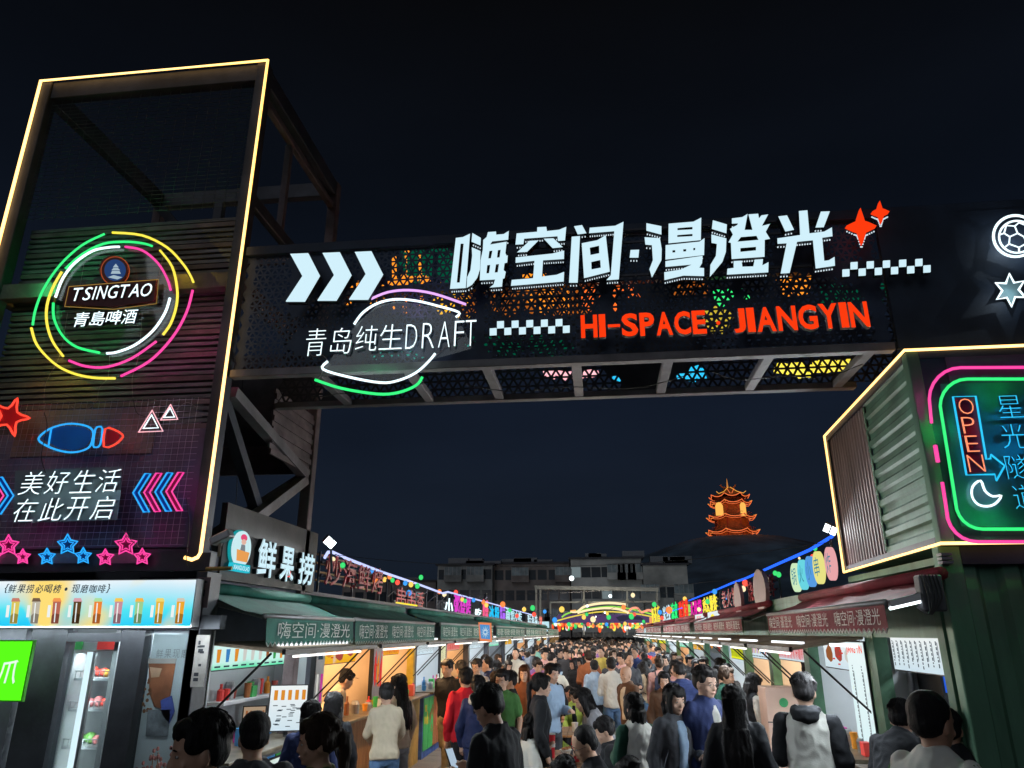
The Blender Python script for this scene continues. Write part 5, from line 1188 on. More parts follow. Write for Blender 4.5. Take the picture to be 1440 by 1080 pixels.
for i in range(6, 12): menu_board(RIGHT, -.05, RY[i]+.4, RY[i+1]-.7, 1.75, 2.1, [E_wb, E_ly, E_yb, E_board][i % 4], '%s lit menu of the %s right stall' % (['white','lemon','yellow','mint'][i % 4], ORD[i]), 'lines', 50+i)
goods(RIGHT, 8.2, 10.2, 1.052, .05, 61, 'on the second right counter', 9); goods(RIGHT, 10.7, 12.4, 1.052, .05, 62, 'on the third right counter', 5)
# drinks cooler in the nearest right stall
dc = empty('drinks_cooler', 'dark glass front cooler with a blue header at the back of the nearest right stall', 'cooler', (3.2, 7.5, 0))
def DB(name, x0, x1, y0, y1, z0, z1, m, par=dc): b = MB(); b.box((x0, y0, z0), (x1, y1, z1)); return b.build(name, m, par)
DB('cabinet', 2.98, 3.52, 7.36, 7.885, .03, 1.92, M_black); DB('blue_header', 3.0, 3.50, 7.34, 7.358, 1.70, 1.90, emit('blue_header', (.02,.12,.75), .9)); DB('glass_door', 3.0, 3.50, 7.345, 7.352, .2, 1.66, glass())
for z in (.6, .95, 1.28): DB('shelf_edge', 3.01, 3.49, 7.33, 7.343, z, z+.03, M_rail)
for k in range(12):
    x = 3.04 + (k % 6)*.08; z = (.98, 1.31)[k // 6]; b = MB(); b.loft([(x, 7.328, z, .028, .010), (x, 7.328, z+.15, .028, .010), (x, 7.328, z+.19, .012, .006), (x, 7.328, z+.22, .012, .006)], 8); b.build('bottle', bright(k*5+1), dc)
b = MB(); put_text(b, '冷饮', FY(7.338), 3.06, 1.75, .3, .10, 0, 0); b.build('lettering', emit('white_small_print', (.8,.9,1), 1, False), dc)
wp = empty('wall_pipe', 'pale vertical pipe and pale partition strip beside the dark cooler', 'pipe', (2.86, 7.8, 0))
b = MB(); b.tube([(2.90, 7.84, .1), (2.90, 7.84, 2.3)], .035, 8); b.build('pipe', M_rail, wp, smooth=True)
goods(RIGHT, 6.55, 7.7, 1.052, -.12, 71, 'on the nearest right counter', 6)
ct = empty('carton_stack', 'tall pale pink carton cabinet with green round marks beside the right counter', 'cabinet', RIGHT.p(.5, 10.2, 0))
b = MB(); RIGHT.box(b, .20, .62, 10.15, 10.6, 0, 1.55); b.build('cabinet', mat('pale_pink_board', (.62,.42,.34), .6, 0, .1, 3, .05), ct, bevel=.005)
for z in (.75, 1.15): b = MB(); RIGHT.box(b, .198, .622, 10.145, 10.149, z, z+.012); b.build('drawer_gap', M_ink, ct)
for z in (1.0, 1.38): b = MB(); b.prism([((XR-.41) + .055*math.cos(t*.52), z + .055*math.sin(t*.52)) for t in range(12)][::1], .004, FY(10.148)); b.build('green_mark', mat('green_mark', (.03,.22,.08), .5), ct)
# tube lamp bracket next to the maroon awning
tb = empty('tube_fixture', 'long white tube lamp fixture between the maroon awning and the corrugated container', 'lamp', RIGHT.p(.1, 6.2, 2.45))
p, q = onY(1250, 849, 6.0), onY(1297, 838, 6.0)
b = MB(); b.bar(p, q, .06, .05); b.build('housing', M_white, tb, bevel=.004)
b = MB(); b.bar(p + Vector((0, 0, -.036)), q + Vector((0, 0, -.036)), .025, .02); b.build('tube', E_tube, tb)
sk = empty('awning_gearbox', 'grey awning gearbox with cables bolted to the container corner', 'gearbox', (2.55, 6.0, 2.5))
b = MB(); a_, c_ = onY(1298, 860, 5.98), onY(1322, 808, 5.98); b.box((a_.x, 5.95, a_.z), (c_.x, 6.06, c_.z)); b.build('box', mat('grey_gearbox', (.14,.14,.16), .5, .3, .3, 8, .2), sk, bevel=.012)
for k in range(5):
    b = MB(); x = a_.x + .02 + k*.025; b.tube(smoothpts([(x, 5.94, c_.z), (x + .01, 5.92, a_.z+.1), (x - .02*k, 5.93, a_.z-.02), (x-.05, 6.0, a_.z+.03)], 3), .005, 5); b.build('cable', M_cable, sk)
# right roof signs: surfboards and letters
sbc = [((1166,1178),(768,817),(.85,.40,.42)), ((1149,1161),(774,822),(.85,.80,.25)), ((1138,1149),(781,826),(.10,.35,.80)), ((1127,1138),(786,830),(.15,.70,.80)), ((1117,1128),(791,833),(.65,.88,.55))]
nmv = ['pink', 'yellow', 'dark blue', 'sky blue', 'lime']
for i, ((xa, xb), (ya_, yb_), c) in enumerate(sbc):
    y_n, _ = [onX(xb, (ya_+yb_)/2, XR).y, 0]; y_f = onX(xa, (ya_+yb_)/2, XR).y; zt_ = onX((xa+xb)/2, ya_, XR).z; zb_ = onX((xa+xb)/2, yb_, XR).z
    s = empty('surfboard_sign', '%s lit surfboard shaped sign on the right roof' % nmv[i], 'sign', (XR, (y_n+y_f)/2, zb_), 'surfboard signs on the right roof')
    cy_, cz_ = (y_n+y_f)/2, (zt_+zb_)/2; oval = [(-cy_ + (y_f-y_n)/2*math.cos(2*math.pi*k/24), cz_ + (zt_-zb_)/2*math.sin(2*math.pi*k/24)) for k in range(24)]
    b = MB(); b.prism(oval, .05, FXR(XR)); b.build('board', emit('surf_%s' % nmv[i].replace(' ', '_'), c, .95), s)
    b = MB(); put_text(b, '炸串小火锅'[i], FXR(XR-.054), -cy_-(y_f-y_n)*.3, cz_-.1, (y_f-y_n)*.6, .22, 0, 0, 0); b.build('lettering', emit('surf_print_%d' % (i % 2), ((.05,.25,.35), (.8,.95,1))[i in (2, 3)], .9, False), s)
def dead_board(xa, xb, ya_, yb_, label):
    y_n = onX(xb, (ya_+yb_)/2, XR).y; y_f = onX(xa, (ya_+yb_)/2, XR).y; zt_ = onX((xa+xb)/2, ya_, XR).z; zb_ = onX((xa+xb)/2, yb_, XR).z; cy_, cz_ = (y_n+y_f)/2, (zt_+zb_)/2
    b = MB(); b.prism([(-cy_ + (y_f-y_n)/2*math.cos(2*math.pi*k/24), cz_ + (zt_-zb_)/2*math.sin(2*math.pi*k/24)) for k in range(24)], .06, FXR(XR-.02)); tag(b.build('unlit_surfboard', mat('unlit_board', (.28,.15,.15), .5, 0, .1, 4, 0)), label, 'sign')
dead_board(1066, 1084, 799, 860, 'large unlit grey pink surfboard sign between dark red letters'); dead_board(1038, 1048, 817, 867, 'narrow unlit surfboard sign beside the yellow letters')
roof_sign(RIGHT, '烧烤海鲜', 12.15, 14.4, 2.72, 3.12, M_redoff, 'unlit dark red letters on the right roof beside the lit surfboards')
roof_sign(RIGHT, '老火锅', 15.3, 17.4, 2.70, 3.1, M_redoff, 'unlit dark red letters between the two grey surfboards', u=-.1)
roof_sign(RIGHT, '鸡公煲炸', 18.2, 20.8, 2.66, 3.1, E_yel, 'four yellow lit letters on the right roof')
roof_sign(RIGHT, '大排档', 21.0, 23.8, 2.66, 3.1, emit('magenta_block', (.85, .02, .42), 1), 'three magenta lit letters on the right roof')
roof_sign(RIGHT, '奶茶店', 36, 42, 2.62, 3.5, E_yel, 'far yellow lit letters standing tall at the end of the right roof')
roof_sign(RIGHT, '米线', 30.5, 34.5, 2.62, 3.3, E_face, 'white lit letters on the right roof before the far yellow ones')
tag(strip('roof_light_strip', [RIGHT.p(-.1, y, z) for y, z in ((9.0, 3.27), (10, 3.22), (12, 3.20), (14.5, 3.17), (16, 3.18), (19, 3.16), (24, 3.15))], .020, E_bluestrip, None), 'deep blue light strip running above the right roof signs', 'light strip')
tag(strip('roof_light_strip', [RIGHT.p(-.1, y, 3.0) for y in (26, 34)], .022, E_bluestrip, None), 'short far blue light strip on the right roof', 'light strip')
for i, (y, m_, t_, lab) in enumerate(((19.5, E_wb, '茶饮', 'square white lit box with red characters above the second maroon awning'), (17.0, E_wb, '', 'small white lit box with a yellow blob figure above the second maroon awning'))):
    s = empty('box_sign', lab, 'sign', RIGHT.p(.1, y, 2.4)); b = MB(); RIGHT.box(b, .02, .10, y, y+1.6, 2.44, 2.66); b.build('lit_box', m_, s)
    if t_: b = MB(); put_text(b, t_, FXR(XR-.102), -y-1.3, 2.49, 1.0, .13, 0, 0, 0); b.build('lettering', E_red, s)
    else:
        b = MB(); b.prism([(-y-.8+.3*math.cos(k*.5), 2.53+.08*math.sin(k*.5)) for k in range(12)], .003, FXR(XR-.101)); b.build('yellow_print', E_yel, s)

# stock on shelves at the back of the nearer stalls
def stock(row, y0, y1, D, z, seed, where):
    s = empty('back_shelf', 'shelf of packets and jars ' + where, 'shelf', row.p(-D, y0, z))
    b = MB(); row.box(b, -D+.001, -D+.32, y0+.25, y1-.25, z, z+.025); b.build('board', M_white, s)
    goods(row, y0+.3, y1-.3, z+.027, -D+.18, seed, where, 8)
for k, (rw, ya, yb, wh) in enumerate(((LEFT, 9.3, 11.9, 'at the back of the second left stall'), (LEFT, 11.9, 14.2, 'at the back of the third left stall'), (LEFT, 14.2, 17, 'at the back of the fourth left stall'),
      (RIGHT, 6.25, 7.95, 'at the back of the first right stall'), (RIGHT, 7.95, 10.4, 'at the back of the second right stall'), (RIGHT, 10.4, 12.6, 'at the back of the third right stall'), (RIGHT, 12.6, 14.8, 'at the back of the fourth right stall'))):
    stock(rw, ya, yb, 2.0, 1.42, 200+k, wh)
# panel joints on the back walls
for rw, ya, yb in ((RIGHT, 6.25, 7.95), (RIGHT, 7.95, 10.4)):
    for k in range(1, 4):
        y = ya + (yb-ya)*k/4; b = MB(); rw.box(b, -1.999, -1.992, y-.006, y+.006, .1, 2.34); b.build('panel_joint', M_ink, STALLS[(-1, ya)])
# ---------------------------------------------------------------- floodlights
def flood(px, py, Y, label, power, aim, n=2, big=1.):
    p = onY(px, py, Y); s = empty('floodlight', label, 'floodlight', p); 
    d = (Vector(aim) - p).normalized(); M4 = Matrix.Translation(p) @ d.to_track_quat('-Z', 'Y').to_matrix().to_4x4() @ Matrix.Rotation(R(32), 4, 'Z')
    for k in range(n):
        x = (k - (n-1)/2) * .13 * big
        b = MB(); b.box((x - .06*big, -.09*big, -.02), (x + .06*big, .09*big, .03), M4); b.build('housing', M_rail, s, bevel=.004)
        b = MB(); b.box((x - .05*big, -.08*big, -.026), (x + .05*big, .08*big, -.022), M4); b.build('lens', E_tube, s)
    b = MB(); b.tube([p + Vector((0, .05, .0)), p + Vector((.02, .12, -.35))], .015, 6); b.build('bracket', M_frame, s)
    l = bpy.data.lights.new('flood_beam', 'SPOT'); l.energy = power * 2.6; l.spot_size = R(120); l.spot_blend = .6; l.shadow_soft_size = .08; l.color = (.90, .97, 1)
    o = bpy.data.objects.new('flood_beam', l); C.objects.link(o); o.location = p + d * .08; o.rotation_euler = d.to_track_quat('-Z', 'Y').to_euler()
flood(463, 762, 8.8, 'bright twin floodlight on the post behind the tower', 120, (1.2, 4.5, .2), 2, .62)
flood(1168, 744, 9.0, 'bright floodlight beside the rear corner of the raised container', 230, (-1.0, 3.0, .2), 2, .6)
flood(683, 838, 24, 'small floodlight far along the left roof', 420, (0, 28, 1), 1)
flood(993, 864, 21, 'small floodlight over the right awnings near the magenta letters', 380, (-1, 26, 1), 1)
# general lamps deeper in the street, over the tables
for i, (x, y) in enumerate(((-.6, 16), (.3, 24), (-.6, 33), (.2, 44), (-.4, 55))):
    s = empty('street_globe', 'small white globe lamp on a wire over the crowd, %s from the gate' % ORD[i], 'lamp', (x, y, 3.3))
    b = MB(); b.ell((x, y, 3.3 - (.0)), (.05, .05, .05), 10, 7); b.build('globe', E_tube, s, smooth=True)
    b = MB(); b.tube([(x, y, 3.34), (x, y, 3.5)], .006, 4); b.build('cord', M_cable, s)
    l = bpy.data.lights.new('globe_light', 'POINT'); l.energy = 170 + i*100; l.color = (1, .88, .72); l.shadow_soft_size = .08; o = bpy.data.objects.new('globe_light', l); C.objects.link(o); o.location = (x, y, 3.2)
    
# ---------------------------------------------------------------- coloured bulb strings
BC = {'r': ('red', (1, .06, .02)), 'g': ('green', (.0, .65, .12)), 'b': ('blue', (.0, .28, .85)), 'y': ('yellow', (1, .62, .08)), 'o': ('orange', (1, .22, .02)), 'w': ('warm', (1, .80, .45))}
bulb_me = None
def bulbs(pts, Y0, label):
    """pts: (px, py, colour, size) measured; the string hangs at the depth Y0 (or per bulb)"""
    global bulb_me
    s = empty('bulb_string', label, 'string lights', onY(pts[0][0], pts[0][1], Y0), 'coloured bulb strings over the street')
    P = []
    for t in pts:
        Y = t[4] if len(t) > 4 else Y0; p = onY(t[0], t[1], Y); P.append(p + Vector((0, 0, .09)))
        r = t[3] * Y / 1020
        if bulb_me is None:
            bb = MB(); bb.ell((0, 0, 0), (1, 1, 1.1), 12, 8); bulb_me = bb.mesh('bulb', None, True); bulb_me.materials.append(None)
        o = link('bulb', bulb_me); o.parent = s; o.matrix_parent_inverse = Matrix.Translation(s.location).inverted(); o.location = p; o.scale = (r, r, r)
        nm, c = BC[t[2]]; o.material_slots[0].link = 'OBJECT'; o.material_slots[0].material = emit('bulb_' + nm, c, 1.2, core=.06)
    if len(P) > 1:
        c_ = MB(); c_.tube(smoothpts(P, 3), .006, 4); c_.build('cable', M_cable, s)
bulbs([(523,804,'b',2.8),(528,817,'o',4),(541,815,'y',3.3),(548,811,'o',3.3),(552,816,'g',3),(559,819,'r',3.4),(570,820,'b',3.2),(578,822,'y',3.4),(587,824,'g',3.4)], 13.5, 'string of nine coloured bulbs right of the unlit red letters')
bulbs([(575,834,'b',3.8),(592,812,'g',3.2)], 14, 'short string with a blue and a green bulb under the violet strip')
bulbs([(482,795,'g',3.8),(468,787,'w',3.6)], 9.8, 'green and white bulb in front of the unlit red letters')
bulbs([(618,832,'o',3),(625,836,'w',3),(641,833,'r',3),(650,843,'y',2.6),(654,845,'g',2.6),(666,844,'b',2.6),(680,847,'o',2.8),(684,851,'y',2.8)], 19, 'string of eight coloured bulbs over the magenta letters')
bulbs([(707,850,'o',3.6),(717,858,'g',2.5),(727,866,'r',2.5),(737,857,'y',2.8),(749,855,'g',3.3),(751,864,'r',2.8),(766,860,'b',2.4),(780,872,'b',3.4),(790,857,'y',3.6)], 26, 'string of nine coloured bulbs at the end of the left roof')
bulbs([(800,878,'g',2.5),(821,868,'y',2.8),(825,864,'g',2.2),(834,871,'w',3.6),(856,868,'g',3),(854,863,'y',2),(877,854,'o',3),(888,867,'g',3.4),(892,864,'r',2.3),(920,850,'g',3),(928,861,'b',2.8),(931,869,'r',2.5),(941,858,'o',4.2)], 28, 'long string of coloured bulbs across the middle of the street')
bulbs([(827,878,'r',2.4),(853,878,'b',2.3),(879,877,'y',2.3),(905,874,'g',2),(890,837,'w',2.8),(963,842,'y',2.6),(961,853,'y',2.3),(974,849,'w',2.2)], 30, 'second string of coloured bulbs across the street, below and beyond the first')
bulbs([(983,857,'w',2.6),(995,846,'g',3),(1005,832,'b',3.2),(1020,840,'b',3),(1032,835,'o',2.8),(1045,828,'w',3.6),(1048,820,'r',4),(1066,825,'b',2.4)], 18, 'string of coloured bulbs above the yellow and magenta letters on the right')
bulbs([(1090,806,'g',3),(1095,808,'g',3.4),(1124,785,'w',1.6),(1143,783,'r',3.2),(1146,771,'g',3)], 12, 'string of green and red bulbs in front of the right blue strip')
rb = random.Random(77)
for k in range(7):
    y = 40 + k * 9; n = 12
    bulbs([(780 + 170*(i+.5)/n + rb.uniform(-5, 5), 883 - 9*((i/(n-1)-.5)**2)*4*.5 - k*.8 + rb.uniform(-1.5, 1.5), rb.choice('rgyoywyo'), rb.uniform(1.1, 1.9)) for i in range(n)], y, 'far string of small warm coloured bulbs, %s of the distant rows' % ORD[k])
# long thin cables crossing between the rows
for i, (p, q, sg) in enumerate(((onY(470, 780, 9.6), onY(1180, 760, 9.3), .9), (onY(620, 835, 18), onY(1070, 810, 15), .5), (onY(330, 740, 7.5), onY(345, 470, 7.2), .02))):
    n = 16; b = MB(); b.tube([p.lerp(q, t/n) - Vector((0, 0, sg * 4 * (t/n) * (1 - t/n) * .25)) for t in range(n+1)], .004, 4); tag(b.build('overhead_cable', M_cable), ['thin dark cable across the street just behind the gate', 'thin dark cable across the street above the bulb strings', 'loose cable hanging inside the tower bay'][i], 'cable')
# ---------------------------------------------------------------- far end of the street: stage frame with neon arch
YSg = 60
stg = empty('stage_frame', 'large grey truss frame with a neon arch at the far end of the street', 'stage', (-2, YSg, 0))
def on(px, py, Y): return onY(px, py, Y)
M_truss = mat('pale_truss', (.30,.32,.31), .5, .3, .1, 3, .05)
def tb(name, p, q, Y, w_, m, par=stg): b = MB(); b.bar(on(*p, Y), on(*q, Y), w_); return b.build(name, m, par)
tb('top_beam', (752, 826), (926, 829), YSg, .28, M_truss)
for x in (754, 760, 821, 882, 924): tb('truss_post', (x, 828), (x, 893), YSg + (x % 2), .14, M_truss)
b = MB()
for k in range(22): b.bar(on(762 + k*7.4, 827, YSg), on(768 + k*7.4, 831, YSg+3), .07)
b.build('roof_slat', M_truss, stg, kind='stuff')
tb('inner_frame', (774, 847), (775, 893), YSg+1, .12, M_truss); tb('inner_frame', (774, 847), (923, 846), YSg+1, .12, M_truss)
E_cream = emit('cream_neon', (1, .78, .45), 1.2)
def sg(name, pts, m, r=.09, sm=4): b = MB(); b.tube(smoothpts([on(x, y, YSg-.6) for x, y in pts], sm), r, 6); return b.build(name, m, stg, smooth=True)
sg('arch_tube', [(802,860),(812,860),(822,853),(840,849),(860,848),(880,850)], E_cream); sg('arch_tube', [(812,862),(826,858),(850,855),(872,857),(884,862)], E_cream)
sg('arch_tube', [(790,868),(800,862),(830,856),(860,853),(890,857),(925,866)], emit('lime_arch_tube', (.35,.85,.10), .9), .06); sg('arch_tube', [(780,874),(810,866),(850,860),(900,864),(935,872)], emit('yellow_arch_tube', (.95,.75,.10), .9), .05)
sg('arch_tube', [(884,860),(888,856),(896,855),(902,861),(912,858),(917,860)], emit('salmon_neon', (1,.35,.22), 1.2)); sg('arch_tube', [(802,860),(810,859)], emit('amber_tube', (1,.45,.12), 1.2))
b = MB(); P4 = [on(786, 864, YSg-.3), on(930, 864, YSg-.3), on(932, 876, YSg-.3), on(776, 876, YSg-.3)]
b.prism([(p.x, p.z) for p in P4][::-1], .15, FY(YSg-.3)); b.build('purple_banner', emit('dim_purple_banner', (.085,.05,.14), 1), stg)
b = MB(); b.prism([(p.x, p.z) for p in (on(x, y, YSg-.55) for x, y in ((866,868),(876,865),(900,867),(906,872),(884,871),(872,875)))][::-1], .03, FY(YSg-.55)); b.build('banner_print', emit('dim_map_print', (.03,.03,.06), 1), stg)
# rows of distant stall lights seen below the arch
rd = random.Random(31)
for i in range(84):
    px = rd.choice((rd.uniform(775, 815), rd.uniform(885, 925), rd.uniform(800, 900))); py = rd.uniform(873, 884); Y = rd.uniform(62, 95)
    c = rd.choice([('amber_spot', (1,.5,.08)), ('green_spot', (.05,.7,.15)), ('white_spot', (.9,.95,1)), ('red_spot', (1,.1,.03)), ('yellow_spot', (1,.8,.1))])
    b = MB(); p = on(px, py, Y); r_ = rd.uniform(.09, .20); b.ell(tuple(p), (r_, r_, r_*rd.uniform(1, 2.5)), 8, 5)
    tag(b.build('distant_lamp', emit(c[0], c[1], 1.1, False), smooth=True), 'small distant %s lamp %s over the %s of the far street end' % (c[0].split('_')[0], 'low' if py > 879 else 'high', 'left side' if px < 815 else 'right side' if px > 885 else 'middle'), 'lamp', 'distant lamps at the end of the street')
for i, (x0, y0, x1, y1, m_, lab) in enumerate(((965, 850, 972, 884, emit('lime_column', (.35,.9,.15), .9), 'thin upright lime lit sign at the far right of the street'), (902, 882, 913, 890, E_face, 'small white lit board at the far right end'), (829+85, 868, 920, 884, emit('orange_col', (1,.4,.15), .9), 'narrow orange lit sign beside the stage'), (742, 874, 772, 888, emit('ice_board', (.6,.9,1), .9), 'ice white lit shop board at the far left end'))):
    Y = [30, 45, 52, 48][i]; a, c = on(x0, y1, Y), on(x1, y0, Y); b = MB(); b.box((a.x, Y, a.z), (c.x, Y+.1, c.z)); tag(b.build('far_sign', m_, bevel=.01), lab, 'sign')

# ---------------------------------------------------------------- apartment blocks behind
M_glz = mat('night_window_glass', (.03,.04,.05), .15, 0, .3, .5, 0, spec=.6)
win_me = MB(); win_me.box((-.6, -.06, -.7), (.6, .0, .7)); 
def wmesh(w_, h_, m): b = MB(); b.box((-w_/2, -.05, -h_/2), (w_/2, .03, h_/2)); return b.mesh('window', m)
def fmesh(w_, h_, m):
    b = MB(); t = .06
    for q in ((-w_/2, -h_/2, w_/2, -h_/2+t), (-w_/2, h_/2-t, w_/2, h_/2), (-w_/2, -h_/2+t, -w_/2+t, h_/2-t), (w_/2-t, -h_/2+t, w_/2, h_/2-t), (-t/2, -h_/2+t, t/2, h_/2-t)): b.box((q[0], -.11, q[1]), (q[2], -.051, q[3]))
    return b.mesh('window_frame', m)
M_wf = mat('pale_window_frame', (.35,.36,.36), .5)
WM, FMh = wmesh(1.3, 1.4, M_glz), fmesh(1.3, 1.4, M_wf)
E_win = [emit('lit_window_cool', (.30,.38,.40), .5, False), emit('lit_window_warm', (.5,.30,.12), .4, False)]
def block(x0, x1, Y, H, wallm, label, seed, ncol, roofm, lit=.08, balc=()):
    r = random.Random(seed); s = empty('apartment_block', label, 'building', (x0, Y, 0))
    b = MB(); b.box((x0, Y, 0), (x1, Y+10, H)); b.build('wall', wallm, s)
    b = MB(); b.box((x0-.3, Y-.3, H), (x1+.3, Y+10.3, H+.25)); rf_ = b.build('roof', roofm, s)
    for k in range(4):
        xx = r.uniform(x0+1, x1-2); b = MB(); b.box((xx, Y+.5, H+.25), (xx + r.uniform(1.5, 3.5), Y+2.5, H + r.uniform(.6, 1.3))); b.build('roof_shed', mat('roof_shed', (.16,.17,.19), .7), rf_)
    nf = int(H / 2.9)
    for f in range(nf):
        z = 1.6 + f * 2.9
        for c in range(ncol):
            x = x0 + (x1-x0) * (c+.5) / ncol
            if (f, c) in balc or r.random() < .16:
                b = MB(); b.box((x-1.3, Y-1.0, z-1.1), (x+1.3, Y-.01, z-.15)); bo = b.build('balcony', wallm, s)
                b = MB(); b.box((x-1.25, Y-.95, z-.149), (x+1.25, Y-.88, z+1.0)); b.build('glazing', mat('balcony_glass', (.20,.25,.27), .3, 0, .4, 1, 0), bo)
                b = MB()
                for k in range(5): b.box((x-1.27+k*.62, Y-1.0, z-.149), (x-1.21+k*.62, Y-.951, z+1.05))
                b.build('mullion', M_wf, bo, kind='stuff')
            else:
                o = link('window', WM, s); o.location = (x, Y, z); o.matrix_parent_inverse = Matrix.Translation(s.location).inverted()
                if r.random() < lit: o.material_slots[0].link = 'OBJECT'; o.material_slots[0].material = r.choice(E_win)
                q = link('window_frame', FMh, o)
    return s
Wc = mat('pale_concrete_wall', (.42,.42,.40), .8, 0, .25, .4, .1); Wb = mat('brown_concrete_wall', (.27,.235,.22), .8, 0, .25, .4, .1); Wg = mat('grey_green_wall', (.32,.33,.32), .8, 0, .3, .4, .1)
Rm = mat('dark_flat_roof', (.06,.06,.07), .8)
def X_(px, Y): return onY(px, 850, Y).x
block(X_(480,112), X_(612,112), 112, 9.6, Wb, 'low dark apartment block at the far left behind the left roofs', 1, 8, Rm)
block(X_(614,108), X_(692,108), 108, 11.6, Wg, 'dark grey apartment block with balconies behind the magenta letters', 2, 5, Rm, balc=((3,1),(3,3)))
block(X_(694,110), X_(802,110), 110, 11.9, Wb, 'brownish apartment block left of the stage frame', 3, 7, Rm, balc=((3,2),))
block(X_(804,106), X_(905,106), 106, 12.1, Wc, 'pale apartment block behind the stage with glazed top balconies', 4, 7, Rm, balc=((3,4),(3,5),(3,6)))
block(X_(907,104), X_(970,104), 104, 11.0, Wc, 'palest and narrowest apartment block right of the stage', 5, 4, Rm, balc=((3,1),(2,3)))
# stage lamps that also wash the pale facades
def spot(loc, aim, e, col, ang=70):
    l = bpy.data.lights.new('stage_beam', 'SPOT'); l.energy = e; l.spot_size = R(ang); l.spot_blend = .8; l.color = col; l.shadow_soft_size = .1
    o = bpy.data.objects.new('stage_beam', l); C.objects.link(o); o.location = loc; o.rotation_euler = (Vector(aim) - Vector(loc)).to_track_quat('-Z', 'Y').to_euler()
spot((5, 78, 5.5), (6.5, 105, 9.5), 1500, (.8,.93,1), 75); spot((-8, 78, 5.5), (-9, 110, 9), 1100, (.85,.9,1), 90); spot((-22, 78, 5.5), (-24, 110, 8), 1000, (.9,.85,.9), 90)

# ---------------------------------------------------------------- pagoda on the hill
PY = 330; pc = on(1027, 716, PY); pz0 = on(1027, 752, PY).z - 2; px_c = pc.x
pg = empty('pagoda', 'orange lit pagoda tower with upturned eaves standing on the dark hill', 'pagoda', (px_c, PY, pz0))
M_pw = mat('pagoda_wall', (.30,.12,.04), .7, 0, .3, .5, .1); M_pr = mat('pagoda_roof_tiles', (.16,.09,.05), .6, 0, .3, .8, .2, streak=(1,1,1))
E_eave = emit('eave_light_orange', (1, .16, .02), 1.1, core=.05); E_eavy = emit('eave_light_amber', (1, .42, .06), 1.0)
def octa(r, z, k=8, rot=22.5, up=0., sub=4):
    out = []
    for i in range(k):
        a, b_ = R(rot + 360*i/k), R(rot + 360*(i+1)/k); p = Vector((r*math.cos(a), r*math.sin(a), z)); q = Vector((r*math.cos(b_), r*math.sin(b_), z))
        for j in range(sub):
            t = j / sub; v = p.lerp(q, t); v.z += up * (abs(2*t - 1) ** 2.2); v.x *= 1 + .04*abs(2*t-1)**3; v.y *= 1 + .04*abs(2*t-1)**3; out.append(v)
    return [v + Vector((px_c, PY, 0)) for v in out]
def ringmesh(b, rings):
    n = len(rings[0]); vs = [v for r_ in rings for v in r_]
    b.add(vs, [(j*n+i, j*n+(i+1) % n, (j+1)*n+(i+1) % n, (j+1)*n+i) for j in range(len(rings)-1) for i in range(n)])
tiers = [(pz0+.0, 11.2, 7.8), (pz0+6.4, 10.4, 7.0), (pz0+12.6, 9.2, 6.2)]
for i, (z, ro, rb_) in enumerate(tiers):
    b = MB(); ringmesh(b, [octa(rb_, z-1.5), octa(rb_, z+5.2)]); b.build('storey_wall', M_pw, pg)
    b = MB(); ringmesh(b, [octa(ro, z+2.4, up=1.1), octa(ro*.88, z+2.9, up=.5), octa(rb_*1.0, z+3.9)]); rf_ = b.build('eave_roof', M_pr, pg)
    b = MB(); b.tube(octa(ro, z+2.35, up=1.1), .16, 5, True); b.build('eave_lights', E_eave, rf_)
    b = MB(); b.tube(octa(ro*.93, z+1.7, up=.7), .10, 5, True); b.build('lower_eave_lights', E_eave, rf_)
    for k in range(8):
        a = R(22.5 + 45*k); b = MB(); b.tube([(px_c + r_*math.cos(a), PY + r_*math.sin(a), zz) for r_, zz in ((rb_, z+4.0), ((ro+rb_)/2, z+3.2), (ro*1.06, z+3.6))], .10, 5); b.build('ridge_lights', E_eavy if k % 2 else E_eave, rf_)
    b = MB(); b.tube(octa(rb_*1.22, z+4.6), .09, 5, True)
    for k in range(24): a = R(15*k+7); b.tube([(px_c+rb_*1.15*math.cos(a), PY+rb_*1.15*math.sin(a), z+3.9), (px_c+rb_*1.15*math.cos(a), PY+rb_*1.15*math.sin(a), z+4.6)], .05, 4)
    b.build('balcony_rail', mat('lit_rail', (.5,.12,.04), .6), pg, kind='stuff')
    for k in range(8):
        a = R(22.5+45*k); b = MB(); b.tube([(px_c+rb_*1.02*math.cos(a), PY+rb_*1.02*math.sin(a), z-1), (px_c+rb_*1.02*math.cos(a), PY+rb_*1.02*math.sin(a), z+5)], .25, 6); b.build('column', mat('red_column', (.30,.05,.03), .5), pg)
    for k in (5, 6, 7):
        a = R(45*k); l = bpy.data.lights.new('eave_glow', 'POINT'); l.energy = 260; l.color = (1,.25,.06); l.shadow_soft_size = .1; o = bpy.data.objects.new('eave_glow', l); C.objects.link(o); o.location = (px_c + ro*.98*math.cos(a), PY + ro*.98*math.sin(a), z+1.4)
for (xa, xb, ya, yb) in ((1007, 1016, 706, 725), (1042, 1048, 706, 725)):
    a = on(xa, yb, PY-7.5); c = on(xb, ya, PY-7.5); w_ = c.x - a.x; pts = [(a.x, a.z), (c.x, a.z), (c.x, c.z - w_*.5), (a.x + w_*.8, c.z-w_*.1), (a.x + w_*.5, c.z), (a.x + w_*.2, c.z - w_*.1), (a.x, c.z - w_*.5)]
    b = MB(); b.prism(pts, .3, FY(PY-7.2)); b.build('arched_window', emit('amber_arch', (1,.50,.10), 1.05), pg)
zt3 = pz0 + 17.8
b = MB(); ringmesh(b, [octa(8.6, zt3, up=1.2), octa(6.5, zt3+1.0, up=.4), octa(3.6, zt3+3.0), octa(2.0, zt3+4.6)]); tr = b.build('top_roof', M_pr, pg)
